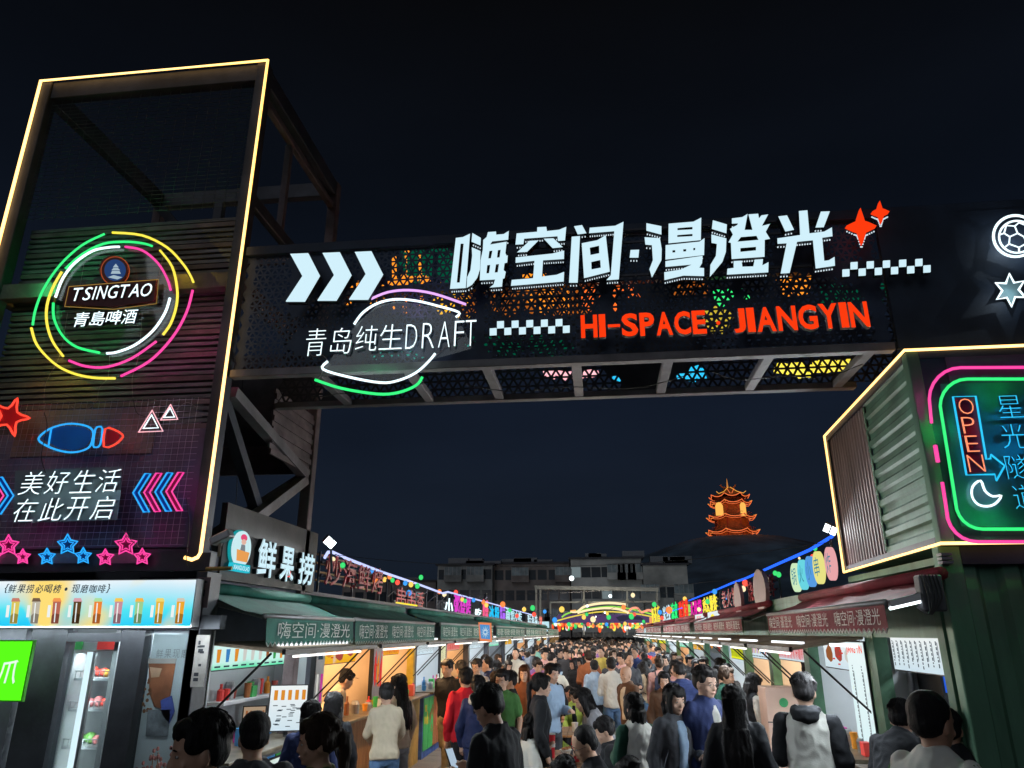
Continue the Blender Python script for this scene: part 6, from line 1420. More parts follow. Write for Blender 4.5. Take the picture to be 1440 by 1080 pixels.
b = MB(); b.tube(octa(8.6, zt3, up=1.2), .17, 5, True); b.build('eave_lights', E_eave, tr)
b = MB(); b.tube([(px_c-3.4, PY, zt3+6.2), (px_c-2.4, PY, zt3+5.0), (px_c, PY, zt3+4.7), (px_c+2.4, PY, zt3+5.0), (px_c+3.4, PY, zt3+6.2)], .32, 6); b.build('top_ridge', mat('lit_ridge', (.5,.2,.06), .6), tr)
b = MB(); b.tube([(px_c-.3, PY, zt3+4.7), (px_c-.3, PY, zt3+6.4), (px_c-.3, PY, zt3+9.0)], [.45, .3, .06], 6); b.build('finial', emit('amber_finial', (.6,.22,.05), .9), tr)
for sx in (-1, 1):
    b = MB(); b.tube([(px_c+sx*.4, PY-2, zt3+4.8), (px_c+sx*2.8, PY-4.5, zt3+2.4), (px_c+sx*5.2, PY-5.5, zt3+1.4), (px_c+sx*6.3, PY-6, zt3+2.2)], .15, 5); b.build('ridge_lights', E_eavy, tr)
    b = MB(); b.tube([(px_c+sx*1.5, PY-5, zt3+3.6), (px_c+sx*.2, PY-5.5, zt3+1.2)], .12, 5); b.build('gable_lights', E_eave, tr)
    l = bpy.data.lights.new('eave_glow', 'POINT'); l.energy = 350; l.color = (1,.35,.08); o = bpy.data.objects.new('eave_glow', l); C.objects.link(o); o.location = (px_c+sx*3, PY-8, zt3+6)
# ---------------------------------------------------------------- people
def remesh(mb, vox, smooth_it=2, noise_amp=0., seed=0, nscale=9., stretch=(1,1,1)):
    me = mb.mesh('t'); bq = bmesh.new(); bq.from_mesh(me); bmesh.ops.recalc_face_normals(bq, faces=bq.faces); bq.to_mesh(me); bq.free(); ob = bpy.data.objects.new('t', me); C.objects.link(ob)
    m = ob.modifiers.new('r', 'REMESH'); m.mode = 'VOXEL'; m.voxel_size = vox; m.use_smooth_shade = True
    if smooth_it: sm = ob.modifiers.new('s', 'SMOOTH'); sm.iterations = smooth_it; sm.factor = .5
    dg = bpy.context.evaluated_depsgraph_get(); out = bpy.data.meshes.new_from_object(ob.evaluated_get(dg), depsgraph=dg)
    bpy.data.objects.remove(ob); bpy.data.meshes.remove(me)
    if noise_amp:
        n = len(out.vertices); co = [0.]*(3*n); no = [0.]*(3*n); out.vertices.foreach_get('co', co); out.vertices.foreach_get('normal', no)
        for i in range(n):
            v = Vector((co[3*i]*stretch[0]+seed, co[3*i+1]*stretch[1], co[3*i+2]*stretch[2])); d = noise.noise(v * nscale) * noise_amp + (.5 - abs(noise.noise(v * nscale * 1.9)) * 2) * noise_amp * .45
            for k in range(3): co[3*i+k] += no[3*i+k] * d
        out.vertices.foreach_set('co', co); out.update()
    out.polygons.foreach_set('use_smooth', [True]*len(out.polygons)); out.materials.clear(); out.materials.append(None)
    return out
def seg(b, p, q, r0, r1, n=10, mid=None):
    """rounded tapered limb piece"""
    p, q = Vector(p), Vector(q); L = (q-p)
    pts = []; rs = []
    for t in (-.0, .08, .3, .55, .8, 1.): pts.append(p + L*t); rs.append(r0 + (r1-r0)*t + (mid or 0)*math.sin(math.pi*t))
    b.tube(pts, rs, n); b.ell(tuple(p), (r0, r0, r0), n, 7); b.ell(tuple(q), (r1, r1, r1), n, 7)
class Pose:
    """joints of one figure about 1.70 m tall, facing +y"""
    def __init__(s, kind, fem):
        s.kind, s.fem = kind, fem; sw = .150 if fem else .172; V = Vector
        s.hip = V((0, 0, .93)); s.seated = kind in ('sit', 'sit_hand'); lean = {'stand': 2, 'phone': 4, 'walk': 3, 'sit': 10, 'sit_hand': 6, 'lean': 32, 'hold': 2, 'reach': 10, 'crossed': 0}[kind]
        base = .47 if s.seated else .93; s.hip.z = base; s.M = Matrix.Translation(s.hip) @ Matrix.Rotation(R(-lean), 4, 'X') @ Matrix.Translation(-V((0, 0, .93)))
        hd = {'phone': -20, 'sit': -12, 'lean': 12, 'reach': -10, 'crossed': 0}.get(kind, -3)
        s.H = s.M @ Matrix.Translation(V((0, .01, 1.50))) @ Matrix.Rotation(R(hd), 4, 'X') @ Matrix.Scale(1.07, 4) @ Matrix.Translation(V((0, 0, -1.50)))
        s.sh = [s.M @ V((x*sw, -.004, 1.388)) for x in (-1, 1)]
        A = {'stand': [((-.235,-.03,1.12), (-.225,.06,.88)), ((.235,-.03,1.12), (.22,.07,.88))], 'walk': [((-.24,.06,1.13), (-.22,.20,.92)), ((.24,-.12,1.13), (.23,-.10,.88))],
             'phone': [((-.22,.03,1.12), (-.10,.26,1.20)), ((.22,.03,1.12), (.08,.27,1.22))], 'hold': [((-.23,0,1.12), (-.12,.24,1.14)), ((.235,-.03,1.12), (.22,.07,.88))],
             'reach': [((-.21,.12,1.16), (-.16,.36,1.10)), ((.21,.12,1.16), (.16,.34,1.08))], 'lean': [((-.22,.10,1.14), (-.16,.32,1.0)), ((.22,.16,1.18), (.15,.42,1.12))],
             'sit': [((-.24,.10,1.13), (-.14,.32,1.06)), ((.24,.10,1.13), (.14,.32,1.06))], 'sit_hand': [((-.22,.12,1.14), (-.07,.20,1.36)), ((.24,.10,1.13), (.14,.30,1.03))],
             'crossed': [((-.24,.02,1.13), (-.03,.20,1.12)), ((.24,.02,1.13), (.06,.19,1.08))]}[kind]
        s.el = [s.M @ V(a[0]) for a in A]; s.wr = [s.M @ V(a[1]) for a in A]
        hw = .088
        if s.seated: s.hp = [V((x*hw, 0, base)) for x in (-1, 1)]; s.kn = [V((x*.12, .42, .50)) for x in (-1, 1)]; s.an = [V((x*.12, .40, .08)) for x in (-1, 1)]
        elif kind == 'walk': s.hp = [V((x*hw, 0, .90)) for x in (-1, 1)]; s.kn = [V((-.09, .16, .50)), V((.09, -.04, .48))]; s.an = [V((-.09, .18, .08)), V((.09, -.30, .13))]
        else: s.hp = [V((x*hw, 0, .90)) for x in (-1, 1)]; s.kn = [V((x*.095, .02, .48)) for x in (-1, 1)]; s.an = [V((x*.10, -.01, .08)) for x in (-1, 1)]
    def torso(s, b, k=0., lo=.86, hi=1.44, puff=0.):
        f = s.fem; rg = [(.0,-.005,.80,.10,.08), (0,-.005,.86,.155,.11), (0,-.01,.93,.172 if f else .165,.118), (0,-.005,1.03,.140 if f else .152,.100), (0,0,1.12,.138 if f else .158,.100), (0,.008,1.24,.158 if f else .172,.118 if f else .118), (0,0,1.34,.168 if f else .186,.110), (0,-.006,1.40,.162 if f else .184,.090), (0,-.012,1.44,.115,.074), (0,-.008,1.48,.062,.060)]
        rg = [(x, y, z, rx + k + puff*math.sin((z-.8)*4), ry + k*.8 + puff*.8*math.sin((z-.8)*4)) for x, y, z, rx, ry in rg if lo <= z <= hi + .06]
        if k == 0: rg = [(x, y, z, rx - (.022 if z < 1.1 else .006), ry - (.018 if z < 1.1 else .004)) for x, y, z, rx, ry in rg]
        b.loft(rg, 18, s.M)
    def body(s):
        b = MB(); s.torso(b, lo=.8, hi=1.5)
        b.loft([(0, -.012, 1.42, .060, .062), (0, -.004, 1.47, .052, .056), (0, .0, 1.53, .050, .055), (0, .0, 1.57, .050, .055)], 14, s.H)
        # skull, jaw, nose, ears
        b.loft([(0,.045,1.482,.018,.016), (0,.034,1.492,.036,.038), (0,.018,1.512,.052,.062), (0,.008,1.54,.064,.080), (0,.003,1.575,.071,.089), (0,0,1.61,.074,.094), (0,-.004,1.645,.073,.093), (0,-.006,1.675,.064,.081), (0,-.006,1.697,.042,.053), (0,-.006,1.706,.015,.02)], 20, s.H)
        b.loft([(0,.088,1.545,.014,.010), (0,.100,1.551,.017,.014), (0,.098,1.562,.012,.012), (0,.088,1.595,.008,.010)], 8, s.H)
        b.ell((0,.086,1.527), (.022,.011,.010), 8, 6, s.H); b.ell((0,.074,1.497), (.018,.014,.012), 8, 6, s.H)
        for x in (-1, 1):
            b.ell((x*.075,-.008,1.572), (.010,.018,.030), 8, 6, s.H); b.ell((x*.030,.080,1.607), (.020,.010,.007), 8, 5, s.H); b.ell((x*.042,.062,1.555), (.020,.016,.018), 8, 5, s.H)
        for i, x in enumerate((-1, 1)):
            seg(b, s.sh[i], s.el[i], .046, .036, mid=.004); seg(b, s.el[i], s.wr[i], .036, .024, mid=.004); s.hand(b, i)
            seg(b, s.hp[i], s.kn[i], .082, .052, 12, .006); seg(b, s.kn[i], s.an[i], .052, .034, 12, .012)
            a = s.an[i]; b.ell((a.x, a.y+.06, a.z-.04), (.042, .12, .035), 10, 6)
        return b
    def hand(s, b, i):
        w_ = s.wr[i]; d = (w_ - s.el[i]).normalized(); sd = Vector((1, 0, 0)); n = d.cross(sd).normalized(); sd = n.cross(d).normalized(); x = -1 if i == 0 else 1
        palm = w_ + d*.05
        b.tube([w_, w_ + d*.03, w_ + d*.07, w_ + d*.085], [.024, .030, .032, .024], 8)
        for k in range(4):
            o = sd*(.024 - k*.016)*1.15; L = (.066, .074, .070, .055)[k]; cv = -n if s.kind in ('stand', 'walk') else n
            b.tube([palm + o + d*.02, palm + o + d*(.03+L*.45), palm + o + d*(.03+L*.8) + cv*.018, palm + o + d*(.03+L*.9) + cv*.036], [.009, .0085, .008, .006], 6)
        b.tube([w_ + d*.02 - sd*x*.02, w_ + d*.05 - sd*x*.045 + n*.01, w_ + d*.085 - sd*x*.05 + n*.02], [.012, .010, .008], 6)
    def top(s, style):
        b = MB(); vest = style.endswith('_vest'); style = style.replace('_vest', ''); k = {'tee': .017, 'jacket': .023, 'puffer': .040, 'sweater': .020, 'coat': .026}[style]
        lo = {'tee': .86, 'jacket': .86, 'puffer': .86, 'sweater': .86, 'coat': .80}[style]
        s.torso(b, k, lo, 1.44)
        if style in ('jacket', 'puffer', 'coat'): b.loft([(0,-.012,1.42,.085,.080), (0,-.012,1.47,.078,.078), (0,-.014,1.50,.074,.074)], 14, s.M)
        if style == 'coat' and not s.seated: b.loft([(0,0,.48,.23,.19), (0,0,.60,.22,.18), (0,0,.88,.20,.15), (0,0,.95,.19,.14)], 16, s.M)
        r = k
        for i in range(0 if vest else 2):
            if style == 'tee': e = s.sh[i].lerp(s.el[i], .68); seg(b, s.sh[i], e, .052 + r, .048 + r)
            else: seg(b, s.sh[i], s.el[i], .044 + r, .038 + r, mid=.004); seg(b, s.el[i], s.el[i].lerp(s.wr[i], .93), .040 + r, .030 + r*.7, mid=.006)
        return b
    def legs(s, skirt=False):
        b = MB(); 
        if s.seated: b.loft([(0,0,.80,.14,.105), (0,0,.86,.158,.113), (0,-.01,.93,.164,.114), (0,-.005,.97,.150,.104)], 16, s.M)
        else: b.loft([(0,0,.80,.13,.10), (0,0,.86,.158,.113), (0,-.01,.93,.166,.116), (0,-.005,.97,.150,.104)], 16)
        if skirt and not s.seated: b.loft([(0,0,.30,.24,.20), (0,0,.6,.20,.17), (0,0,.86,.175,.13)], 18)
        for i in range(2): seg(b, s.hp[i], s.kn[i], .096, .070, 12, .004); seg(b, s.kn[i], s.an[i] + Vector((0, 0, .02)), .070, .058, 12)
        return b
    def shoe(s):
        b = MB()
        for i in range(2): a = s.an[i]; b.ell((a.x, a.y+.065, a.z-.035), (.050, .135, .040), 12, 7); b.box((a.x-.045, a.y-.05, a.z-.079), (a.x+.045, a.y+.18, a.z-.055))
        return b
    def hair(s, st_):
        b = MB(); M = s.H
        if st_ != 'bald':
            b.ell((0,-.020,1.640), (.086,.094,.088), 16, 12, M); b.ell((0,-.035,1.592), (.081,.076,.070), 14, 9, M)
            if st_ != 'crop':
                b.ell((-.02,.048,1.680), (.056,.046,.032), 10, 7, M); b.ell((.03,.050,1.674), (.044,.044,.032), 10, 7, M); b.ell((-.005,.072,1.655), (.050,.022,.022), 10, 7, M)
                for x in (-1, 1): b.ell((x*.070,.030,1.632), (.018,.040,.042), 8, 7, M)
        if st_ in ('long', 'bob', 'tail', 'bun', 'bangs'):
            b.ell((0,.058,1.675), (.060,.036,.026), 10, 7, M)
            for x in (-1, 1): b.ell((x*.074,.018,1.61), (.018,.046,.055), 8, 7, M)
        if st_ in ('bangs',): b.ell((0,.082,1.650), (.056,.018,.034), 10, 7, M)
        if st_ in ('bob', 'bangs'):
            b.loft([(0,-.028,1.47,.074,.060), (0,-.030,1.52,.088,.072), (0,-.028,1.58,.086,.078), (0,-.02,1.62,.070,.068), (0,-.02,1.66,.030,.030)], 14, M)
            for x in (-1, 1): b.loft([(x*.062,.025,1.49,.018,.022), (x*.074,.025,1.55,.022,.034), (x*.075,.02,1.62,.018,.040)], 8, M)
        if st_ == 'long':
            b.loft([(0,-.095,1.14,.075,.024), (0,-.100,1.20,.105,.036), (0,-.100,1.30,.115,.042), (0,-.078,1.40,.108,.050), (0,-.055,1.48,.098,.062), (0,-.035,1.56,.088,.074), (0,-.02,1.62,.070,.068), (0,-.02,1.66,.030,.030)], 16, M)
            for x in (-1, 1): b.loft([(x*.080,.015,1.30,.022,.028), (x*.080,.012,1.42,.026,.032), (x*.074,.018,1.52,.022,.036), (x*.075,.02,1.62,.018,.040)], 8, M)
        if st_ == 'tail': b.tube([M @ Vector(p) for p in ((0,-.09,1.63), (0,-.135,1.60), (0,-.14,1.52), (0,-.125,1.42), (0,-.12,1.33))], [.03, .038, .036, .028, .012], 8)
        if st_ == 'bun': b.ell((0,-.105,1.665), (.045,.04,.042), 10, 8, M)
        if st_ not in ('bald', 'crop'):
            r = random.Random(len(st_)*7 + int(s.hip.z*10)); n_ = 64
            for i in range(n_):
                th = r.uniform(-.35*math.pi, 1.35*math.pi) if st_ == 'short' else r.uniform(0, 2*math.pi); ph = r.uniform(.15, 1.25)
                dx, dy = math.cos(th), -math.sin(th) if True else 0
                p = Vector((.086*math.sin(ph)*dx, -.020+.094*math.sin(ph)*dy, 1.640+.088*math.cos(ph)))
                if p.y > .055 and ph > .9: continue
                t = Vector((-dy*.5*r.choice((-1, 1)) + dx*.35, dx*.3 + dy*.35, -math.sin(ph)*1.0)).normalized(); L = r.uniform(.03, .055)
                b.tube([M @ p, M @ (p + t*L*.5 + Vector((dx, dy, .2))*.007), M @ (p + t*L)], [.008, .009, .004], 5)
            if st_ in ('long', 'bob', 'bangs', 'tail'):
                zb = {'long': 1.13, 'bob': 1.45, 'bangs': 1.45, 'tail': 1.31}[st_]
                for i in range(22 if st_ != 'tail' else 6):
                    x = r.uniform(-1, 1)*(.10 if st_ == 'long' else .08 if st_ != 'tail' else .02); y = -.10 - .02*(1-abs(x)*8) if st_ in ('long', 'tail') else -.03 - .06*math.sqrt(max(0, 1-(x/.085)**2))
                    b.tube([M @ Vector((x, y-.01, zb+(.28 if st_ in ('long', 'tail') else .13))), M @ Vector((x*1.08, y-.022, zb+.10)), M @ Vector((x*1.05+r.uniform(-.015, .015), y-.012, zb - r.uniform(0, .05)))], [.010, .012, .004], 5)
        return b
def strands(P, st_):
    b = MB(); M = P.H; r = random.Random(3)
    def on_cap(th, ph, k): return Vector((.0875*k*math.sin(ph)*math.cos(th), -.020+.0955*k*math.sin(ph)*math.sin(th), 1.640+.0895*k*math.cos(ph)))
    for i in range(420):
        th = r.uniform(0, 2*math.pi); ph = r.uniform(.05, 1.35); fr = math.sin(th)
        if fr > .35 and ph > .85: continue
        st = .09 if st_ == 'short' else .14; pts = []; k = 1.045; t_ = th
        for j in range(4): pts.append(M @ on_cap(t_, min(ph, 1.75 if fr < .2 else 1.0), k)); ph += st * r.uniform(.8, 1.3); t_ += r.uniform(-.09, .09); k += r.uniform(-.01, .022)
        b.tube(pts, [.0016, .0016, .0013, .0006], 3, caps=False)
    if st_ in ('long', 'bob', 'bangs'):
        z1 = 1.12 if st_ == 'long' else 1.455
        for i in range(260):
            x = r.uniform(-1, 1); w_ = .108 if st_ == 'long' else .088; y0 = -.030 - .088*math.sqrt(1-x*x*.98); pts = []
            for j in range(5):
                t = j/4; z = 1.62 + (z1 - r.uniform(0, .035) - 1.62)*t; y = y0 + ((-.142 if st_ == 'long' else -.105)*math.sqrt(max(.05, 1-x*x)) - y0)*min(1, t*1.4)
                pts.append(M @ Vector((x*(.086 + (w_-.086)*t) + r.uniform(-.006, .006)*t, y + r.uniform(-.006, .002), z)))
            b.tube(pts, [.0018, .0018, .0017, .0015, .0006], 3, caps=False)
    m = b.mesh('strands'); m.materials.append(None); return m
POSES = {}
def variant(kind, fem):
    k = (kind, fem)
    if k not in POSES: POSES[k] = (Pose(kind, fem), {})
    return POSES[k]
def pmesh(kind, fem, what, fine=True):
    P, c = variant(kind, fem); key = (what, fine)
    if key in c: return c[key]
    sd = len(c) * 3.1
    if what == 'body': m = remesh(P.body(), .0078 if fine else .016, 2)
    elif what.startswith('hair_'): m = remesh(P.hair(what[5:]), .009 if fine else .015, 1, .0075 if what != 'hair_crop' else .004, sd, 34 if what != 'hair_crop' else 60, (1, 1, .22))
    elif what == 'legs': m = remesh(P.legs(), .016 if fine else .024, 2, .014, sd, 9, (1, 1, 1.6))
    elif what == 'skirt': m = remesh(P.legs(True), .018, 2, .012, sd, 9, (1, 1, .3))
    elif what == 'shoes': m = remesh(P.shoe(), .016, 1)
    elif what == 'top_puffer': m = remesh(P.top('puffer'), .016 if fine else .024, 2, .022, sd, 11, (.4, .4, 1.3))
    elif what == 'hood':
        b = MB(); b.loft([(0,-.075,1.35,.060,.030), (0,-.095,1.40,.105,.055), (0,-.075,1.46,.115,.070), (0,-.040,1.50,.095,.065)], 14, P.M)
        for x in (-1, 1): b.tube([P.M @ Vector(p) for p in ((x*.09,-.05,1.47), (x*.085,.03,1.46), (x*.05,.075,1.42))], [.032, .028, .018], 8)
        m = remesh(b, .012, 3, .012, sd, 12)
    elif what == 'inner':
        b = MB(); b.loft([(0,.105,.95,.045,.045), (0,.105,1.10,.045,.045), (0,.118,1.25,.055,.048), (0,.095,1.36,.060,.045), (0,.050,1.43,.062,.040)], 12, P.M); m = remesh(b, .011, 2, .006, sd, 12)
    else: m = remesh(P.top(what[4:]), .0125 if fine else .022, 1, .017, sd, 9, (1, 1, .6))
    c[key] = m; return m
SK = [mat('skin_light', (.56,.35,.26), .5, 0, .06, 20, .04, 200), mat('skin_medium', (.46,.27,.185), .5, 0, .06, 20, .04, 200), mat('skin_tan', (.38,.21,.14), .5, 0, .06, 20, .04, 200)]
HR = [mat('black_hair', (.012,.011,.012), .6, 0, .3, 8, .4, 30, .14, streak=(8, 8, .6)), mat('dark_brown_hair', (.030,.018,.012), .6, 0, .3, 8, .4, 30, .14, streak=(8, 8, .6)), mat('auburn_hair', (.07,.025,.012), .6, 0, .3, 8, .4, 30, .14, streak=(8, 8, .6))]
CL = {'black': (.016,.017,.020), 'navy': (.018,.026,.075), 'dark green': (.015,.05,.035), 'red': (.50,.018,.03), 'white': (.62,.62,.58), 'cream': (.60,.52,.40), 'grey': (.20,.20,.22), 'pale blue': (.33,.45,.62), 'pink': (.62,.36,.34),
      'lime': (.42,.52,.10), 'green': (.06,.16,.05), 'brown': (.10,.055,.035), 'khaki': (.22,.18,.11), 'charcoal': (.05,.052,.06), 'denim blue': (.07,.13,.24), 'yellow': (.62,.48,.12), 'mint': (.25,.50,.42), 'rust': (.26,.09,.04), 'beige': (.45,.36,.27), 'purple': (.16,.08,.20), 'olive': (.10,.13,.045)}
def cloth(c): return mat(c.replace(' ', '_') + '_fabric', CL[c], .85, 0, .12, 4, .10, 90, .12)
# small face parts, one mesh each, shared
def fpart(fn, vox=None): b = MB(); fn(b); m = b.mesh('f', None, True); m.materials.append(None); return m
F_eye = fpart(lambda b: b.ell((0,0,0), (.0125,.006,.0058), 10, 6)); F_iris = fpart(lambda b: b.ell((0,.0035,0), (.0052,.004,.0052), 8, 6))
F_brow = fpart(lambda b: b.tube([(-.016,-.001,-.001), (0,.003,.002), (.016,-.004,-.001)], [.0025,.0036,.002], 6)); F_lip = fpart(lambda b: b.tube([(-.017,-.005,0), (-.007,.001,.001), (.007,.001,.001), (.017,-.005,0)], [.002,.0042,.0042,.002], 6))
def fglass():
    b = MB()
    for x in (-1, 1): b.tube([(x*.032+.021*math.cos(2*math.pi*k/14), .104-.006*abs(math.cos(2*math.pi*k/14)), 1.585+.016*math.sin(2*math.pi*k/14)) for k in range(14)], .0018, 5, True); b.tube([(x*.053,.100,1.588), (x*.077,.06,1.588), (x*.08,-.01,1.585)], .0016, 5)
    b.tube([(-.011,.104,1.588), (.011,.104,1.588)], .0016, 5); m = b.mesh('glasses'); m.materials.append(None); return m
F_gl = fglass()
M_eye = mat('eye_white', (.40,.38,.36), .2, 0, .02, 8, 0); M_iris = mat('dark_iris', (.01,.008,.006), .15, 0, .02, 8, 0); M_lip = mat('lip_skin', (.36,.14,.11), .4, 0, .1, 20, 0); M_shoe = mat('pale_shoe', (.35,.34,.33), .6); M_shoed = mat('dark_shoe', (.03,.03,.03), .5)
def slot(o, m): o.material_slots[0].link = 'OBJECT'; o.material_slots[0].material = m
def person(loc, yaw, label, kind='stand', fem=False, hair='short', top='jacket', tc_='black', leg='charcoal', skin=0, hc=0, h=1.70, face=False, glasses=False, hood=None, inner=None, skirt=False, fine=True, group=None, sleeves=None, shoes=True, parts=3, pack=None):
    s = empty('person', label, 'person', loc, group); s.rotation_euler = (0, 0, R(yaw)); k = h / 1.70; s.scale = (k, k, k)
    def ch(name, me, m, M=None):
        o = bpy.data.objects.new(name, me); C.objects.link(o); o.parent = s; slot(o, m)
        if M is not None: o.matrix_local = M
        return o
    P, _ = variant(kind, fem); P0 = P
    if hair == 'bald': hm = None
    else: hm = pmesh(kind, fem, 'hair_' + hair, fine)
    ch('body', pmesh(kind, fem, 'body', fine), SK[skin])
    if hm: ch('hair', hm, HR[hc])
    if hm and hair != 'crop' and group is None:
        cc_ = POSES[(kind, fem)][1]; kk = ('strands', hair)
        if kk not in cc_: cc_[kk] = strands(P0, hair)
        ch('hair_strands', cc_[kk], HR[hc])['kind'] = 'stuff'
    ch('jacket' if top in ('jacket', 'puffer', 'coat') else 'shirt', pmesh(kind, fem, 'top_' + top + ('_vest' if sleeves else ''), fine), cloth(tc_))
    if parts > 2:
        ch('skirt' if skirt else 'trousers', pmesh(kind, fem, 'skirt' if skirt else 'legs', fine), cloth(leg))
        if shoes: ch('shoes', pmesh(kind, fem, 'shoes', True), M_shoed if leg in ('black', 'charcoal') else M_shoe)
    if hood: ch('hood', pmesh(kind, fem, 'hood'), cloth(hood))
    if inner: ch('undershirt', pmesh(kind, fem, 'inner'), cloth(inner))
    if sleeves:
        for i in (0, 1):
            key = ('sleeve%d' % i, top)
            c = POSES[(kind, fem)][1]
            if key not in c:
                b = MB(); r = .034 if top == 'jacket' else .028; seg(b, P.sh[i].lerp(P.el[i], .06), P.el[i], .044 + r, .039 + r, mid=.004); seg(b, P.el[i], P.el[i].lerp(P.wr[i], .92), .042 + r, .031 + r*.7, mid=.006); c[key] = remesh(b, .014, 2, .012, i, 9)
            ch('sleeve', c[key], cloth(sleeves))
    if face:
        for x in (-1, 1):
            e_ = ch('eye', F_eye, M_eye, P.H @ Matrix.Translation((x*.031, .0805, 1.587))); q = bpy.data.objects.new('iris', F_iris); C.objects.link(q); q.parent = e_; slot(q, M_iris)
            ch('eyebrow', F_brow, HR[0], P.H @ Matrix.Translation((x*.031, .0895, 1.609)) @ Matrix.Scale(x, 4, (1, 0, 0)))
        ch('mouth', F_lip, M_lip, P.H @ Matrix.Translation((0, .0935, 1.527)))
    if glasses: ch('glasses', F_gl, M_ink, P.H)
    W4 = Matrix.Translation(loc) @ Matrix.Rotation(R(yaw), 4, 'Z') @ Matrix.Scale(k, 4)
    if kind == 'phone' and loc[1] < 30:
        w_ = (P.wr[0] + P.wr[1]) / 2; M5 = W4 @ Matrix.Translation(w_ + Vector((0, .095, .06))) @ Matrix.Rotation(R(-28), 4, 'X')
        t = tag(bpy.data.objects.new('phone', None), 'phone held by the ' + ' '.join(label.replace(',', '').split()[:10]), 'phone'); C.objects.link(t)
        q = MB(); q.box((-.038, 0, -.078), (.038, .008, .078), M5); q.build('phone_case', M_black, t)
        q = MB(); q.box((-.034, -.002, -.072), (.034, -.0005, .072), M5); q.build('screen', emit('phone_screen', (.5, .65, .8), .8, False), t)
    if pack:
        q = MB(); q.loft([(0,-.20,1.00,.10,.05), (0,-.22,1.04,.135,.075), (0,-.22,1.20,.14,.085), (0,-.205,1.34,.12,.065), (0,-.19,1.39,.06,.03)], 14, W4 @ P.M)
        t = q.build('backpack', mat('backpack_' + pack.replace(' ', '_'), CL[pack], .7, 0, .2, 8, .3, 40), smooth=True); tag(t, pack + ' backpack worn by the ' + ' '.join(label.replace(',', '').split()[:10]), 'backpack')
        for x in (-1, 1):
            q = MB(); q.tube([W4 @ P.M @ Vector(v_) for v_ in ((x*.085,-.16,1.36), (x*.105,-.08,1.475), (x*.115,.02,1.46), (x*.12,.135,1.34), (x*.15,.11,1.15), (x*.15,-.10,1.05))], .012, 5); z_ = q.build('strap', M_ink); z_.parent = t
    return s, P, k
HEADTOP = {'sit': 1.275, 'sit_hand': 1.29, 'lean': 1.55, 'phone': 1.715, 'reach': 1.70}
def at(px, top_y, h, kind='stand'):
    z = (HEADTOP.get(kind, 1.715) + .014) * h / 1.70; p = onZ(px, top_y, z); return (p.x, p.y, 0)
def who(px, ty, yaw, label, h=1.68, **k):
    kind = k.get('kind', 'stand'); return person(at(px, ty, h, kind), yaw, label, h=h, **k)
# yaw: 0 looks down the street, 180 looks at the viewer, 90 looks left, -90 looks right
who(302, 1003, 128, 'man with short dark hair, foreground left corner, face half turned to the viewer', h=1.84, fem=False, hair='short', top='jacket', tc_='charcoal', skin=1, face=True)
who(362, 1003, 35, 'man with cropped hair from behind, dark shirt, at the first left counter', h=1.71, hair='crop', top='tee', tc_='charcoal', skin=1)
who(438, 987, 20, 'person in a navy vest from behind, between menu screen and long haired woman', h=1.58, fem=True, hair='bob', top='jacket', tc_='navy', skin=0)
who(469, 975, 5, 'woman with very long straight black hair seen from behind in black at the wooden counter', h=1.60, fem=True, hair='long', top='jacket', tc_='black', hc=0)
who(460, 1006, 110, 'woman in an olive green shirt with tied hair, foreground, face turned left', h=1.72, fem=True, hair='tail', top='tee', tc_='olive', skin=1, face=True, hc=1)
who(546, 963, 22, 'woman in a cream cardigan and blue jeans with pinned up hair, back to the viewer', h=1.60, kind='reach', fem=True, hair='bun', top='sweater', tc_='cream', leg='denim blue')
sb_, P_b, kb = who(564, 949, 60, 'woman with long black hair in a cream sweater and grey trousers facing the counter', h=1.66, kind='hold', fem=True, hair='long', top='sweater', tc_='beige', leg='grey', face=True)
v = person((-4.15, 11.2, 0), -60, 'vendor in a beige shirt and visor cap leaning over the warm lit counter', kind='lean', hair='short', top='tee', tc_='beige', h=1.74, skin=1, face=True)
b = MB(); b.loft([(0,0,1.655,.086,.100), (0,0,1.69,.080,.092)], 16, v[1].H); b.loft([(0,.09,1.655,.075,.06), (0,.10,1.660,.07,.055)], 14, v[1].H); cap = b.build('visor', cloth('beige'), None); cap.parent = v[0]; cap['label'] = 'beige visor cap'
who(656, 940, 25, 'man in a bright red jacket, back to the viewer, left side of the street', h=1.72, hair='short', top='jacket', tc_='red', leg='black', skin=1)
who(672, 951, -4, 'girl with a white hood over a navy jacket, hair tied, back to the viewer', h=1.64, fem=True, hair='tail', top='jacket', tc_='navy', leg='navy', hood='white')
who(703, 963, 62, 'young man in a dark jacket holding a phone, profile left, before the tables', h=1.82, kind='phone', hair='short', top='jacket', tc_='black', skin=2, face=True)
who(740, 999, -78, 'seated woman in a white blazer with one hand at her chin, profile to the right', h=1.74, kind='sit_hand', fem=True, hair='bob', top='jacket', tc_='white', leg='black', face=True)
who(767, 981, -70, 'seated woman with glasses in a lime jacket leaning to the table', h=1.64, kind='sit', fem=True, hair='tail', top='jacket', tc_='lime', face=True, glasses=True)
who(752, 991, -20, 'seated long haired woman in a dark coat between white blazer and lime jacket', h=1.6, kind='sit', fem=True, hair='long', top='coat', tc_='charcoal')
who(809, 965, 172, 'boy in a lime and cream jacket sitting behind the table, facing the viewer', h=1.62, kind='sit', hair='short', top='jacket', tc_='lime', inner='black', face=True, sleeves='lime')
who(796, 962, -150, 'man in a patterned brown shirt bending beside the boy in lime', h=1.6, kind='sit', hair='crop', top='sweater', tc_='rust', face=True, skin=2)
who(773, 934, -130, 'man in a pale blue shirt looking right, standing behind the tables', h=1.74, kind='hold', hair='short', top='sweater', tc_='pale blue', face=True, skin=0)
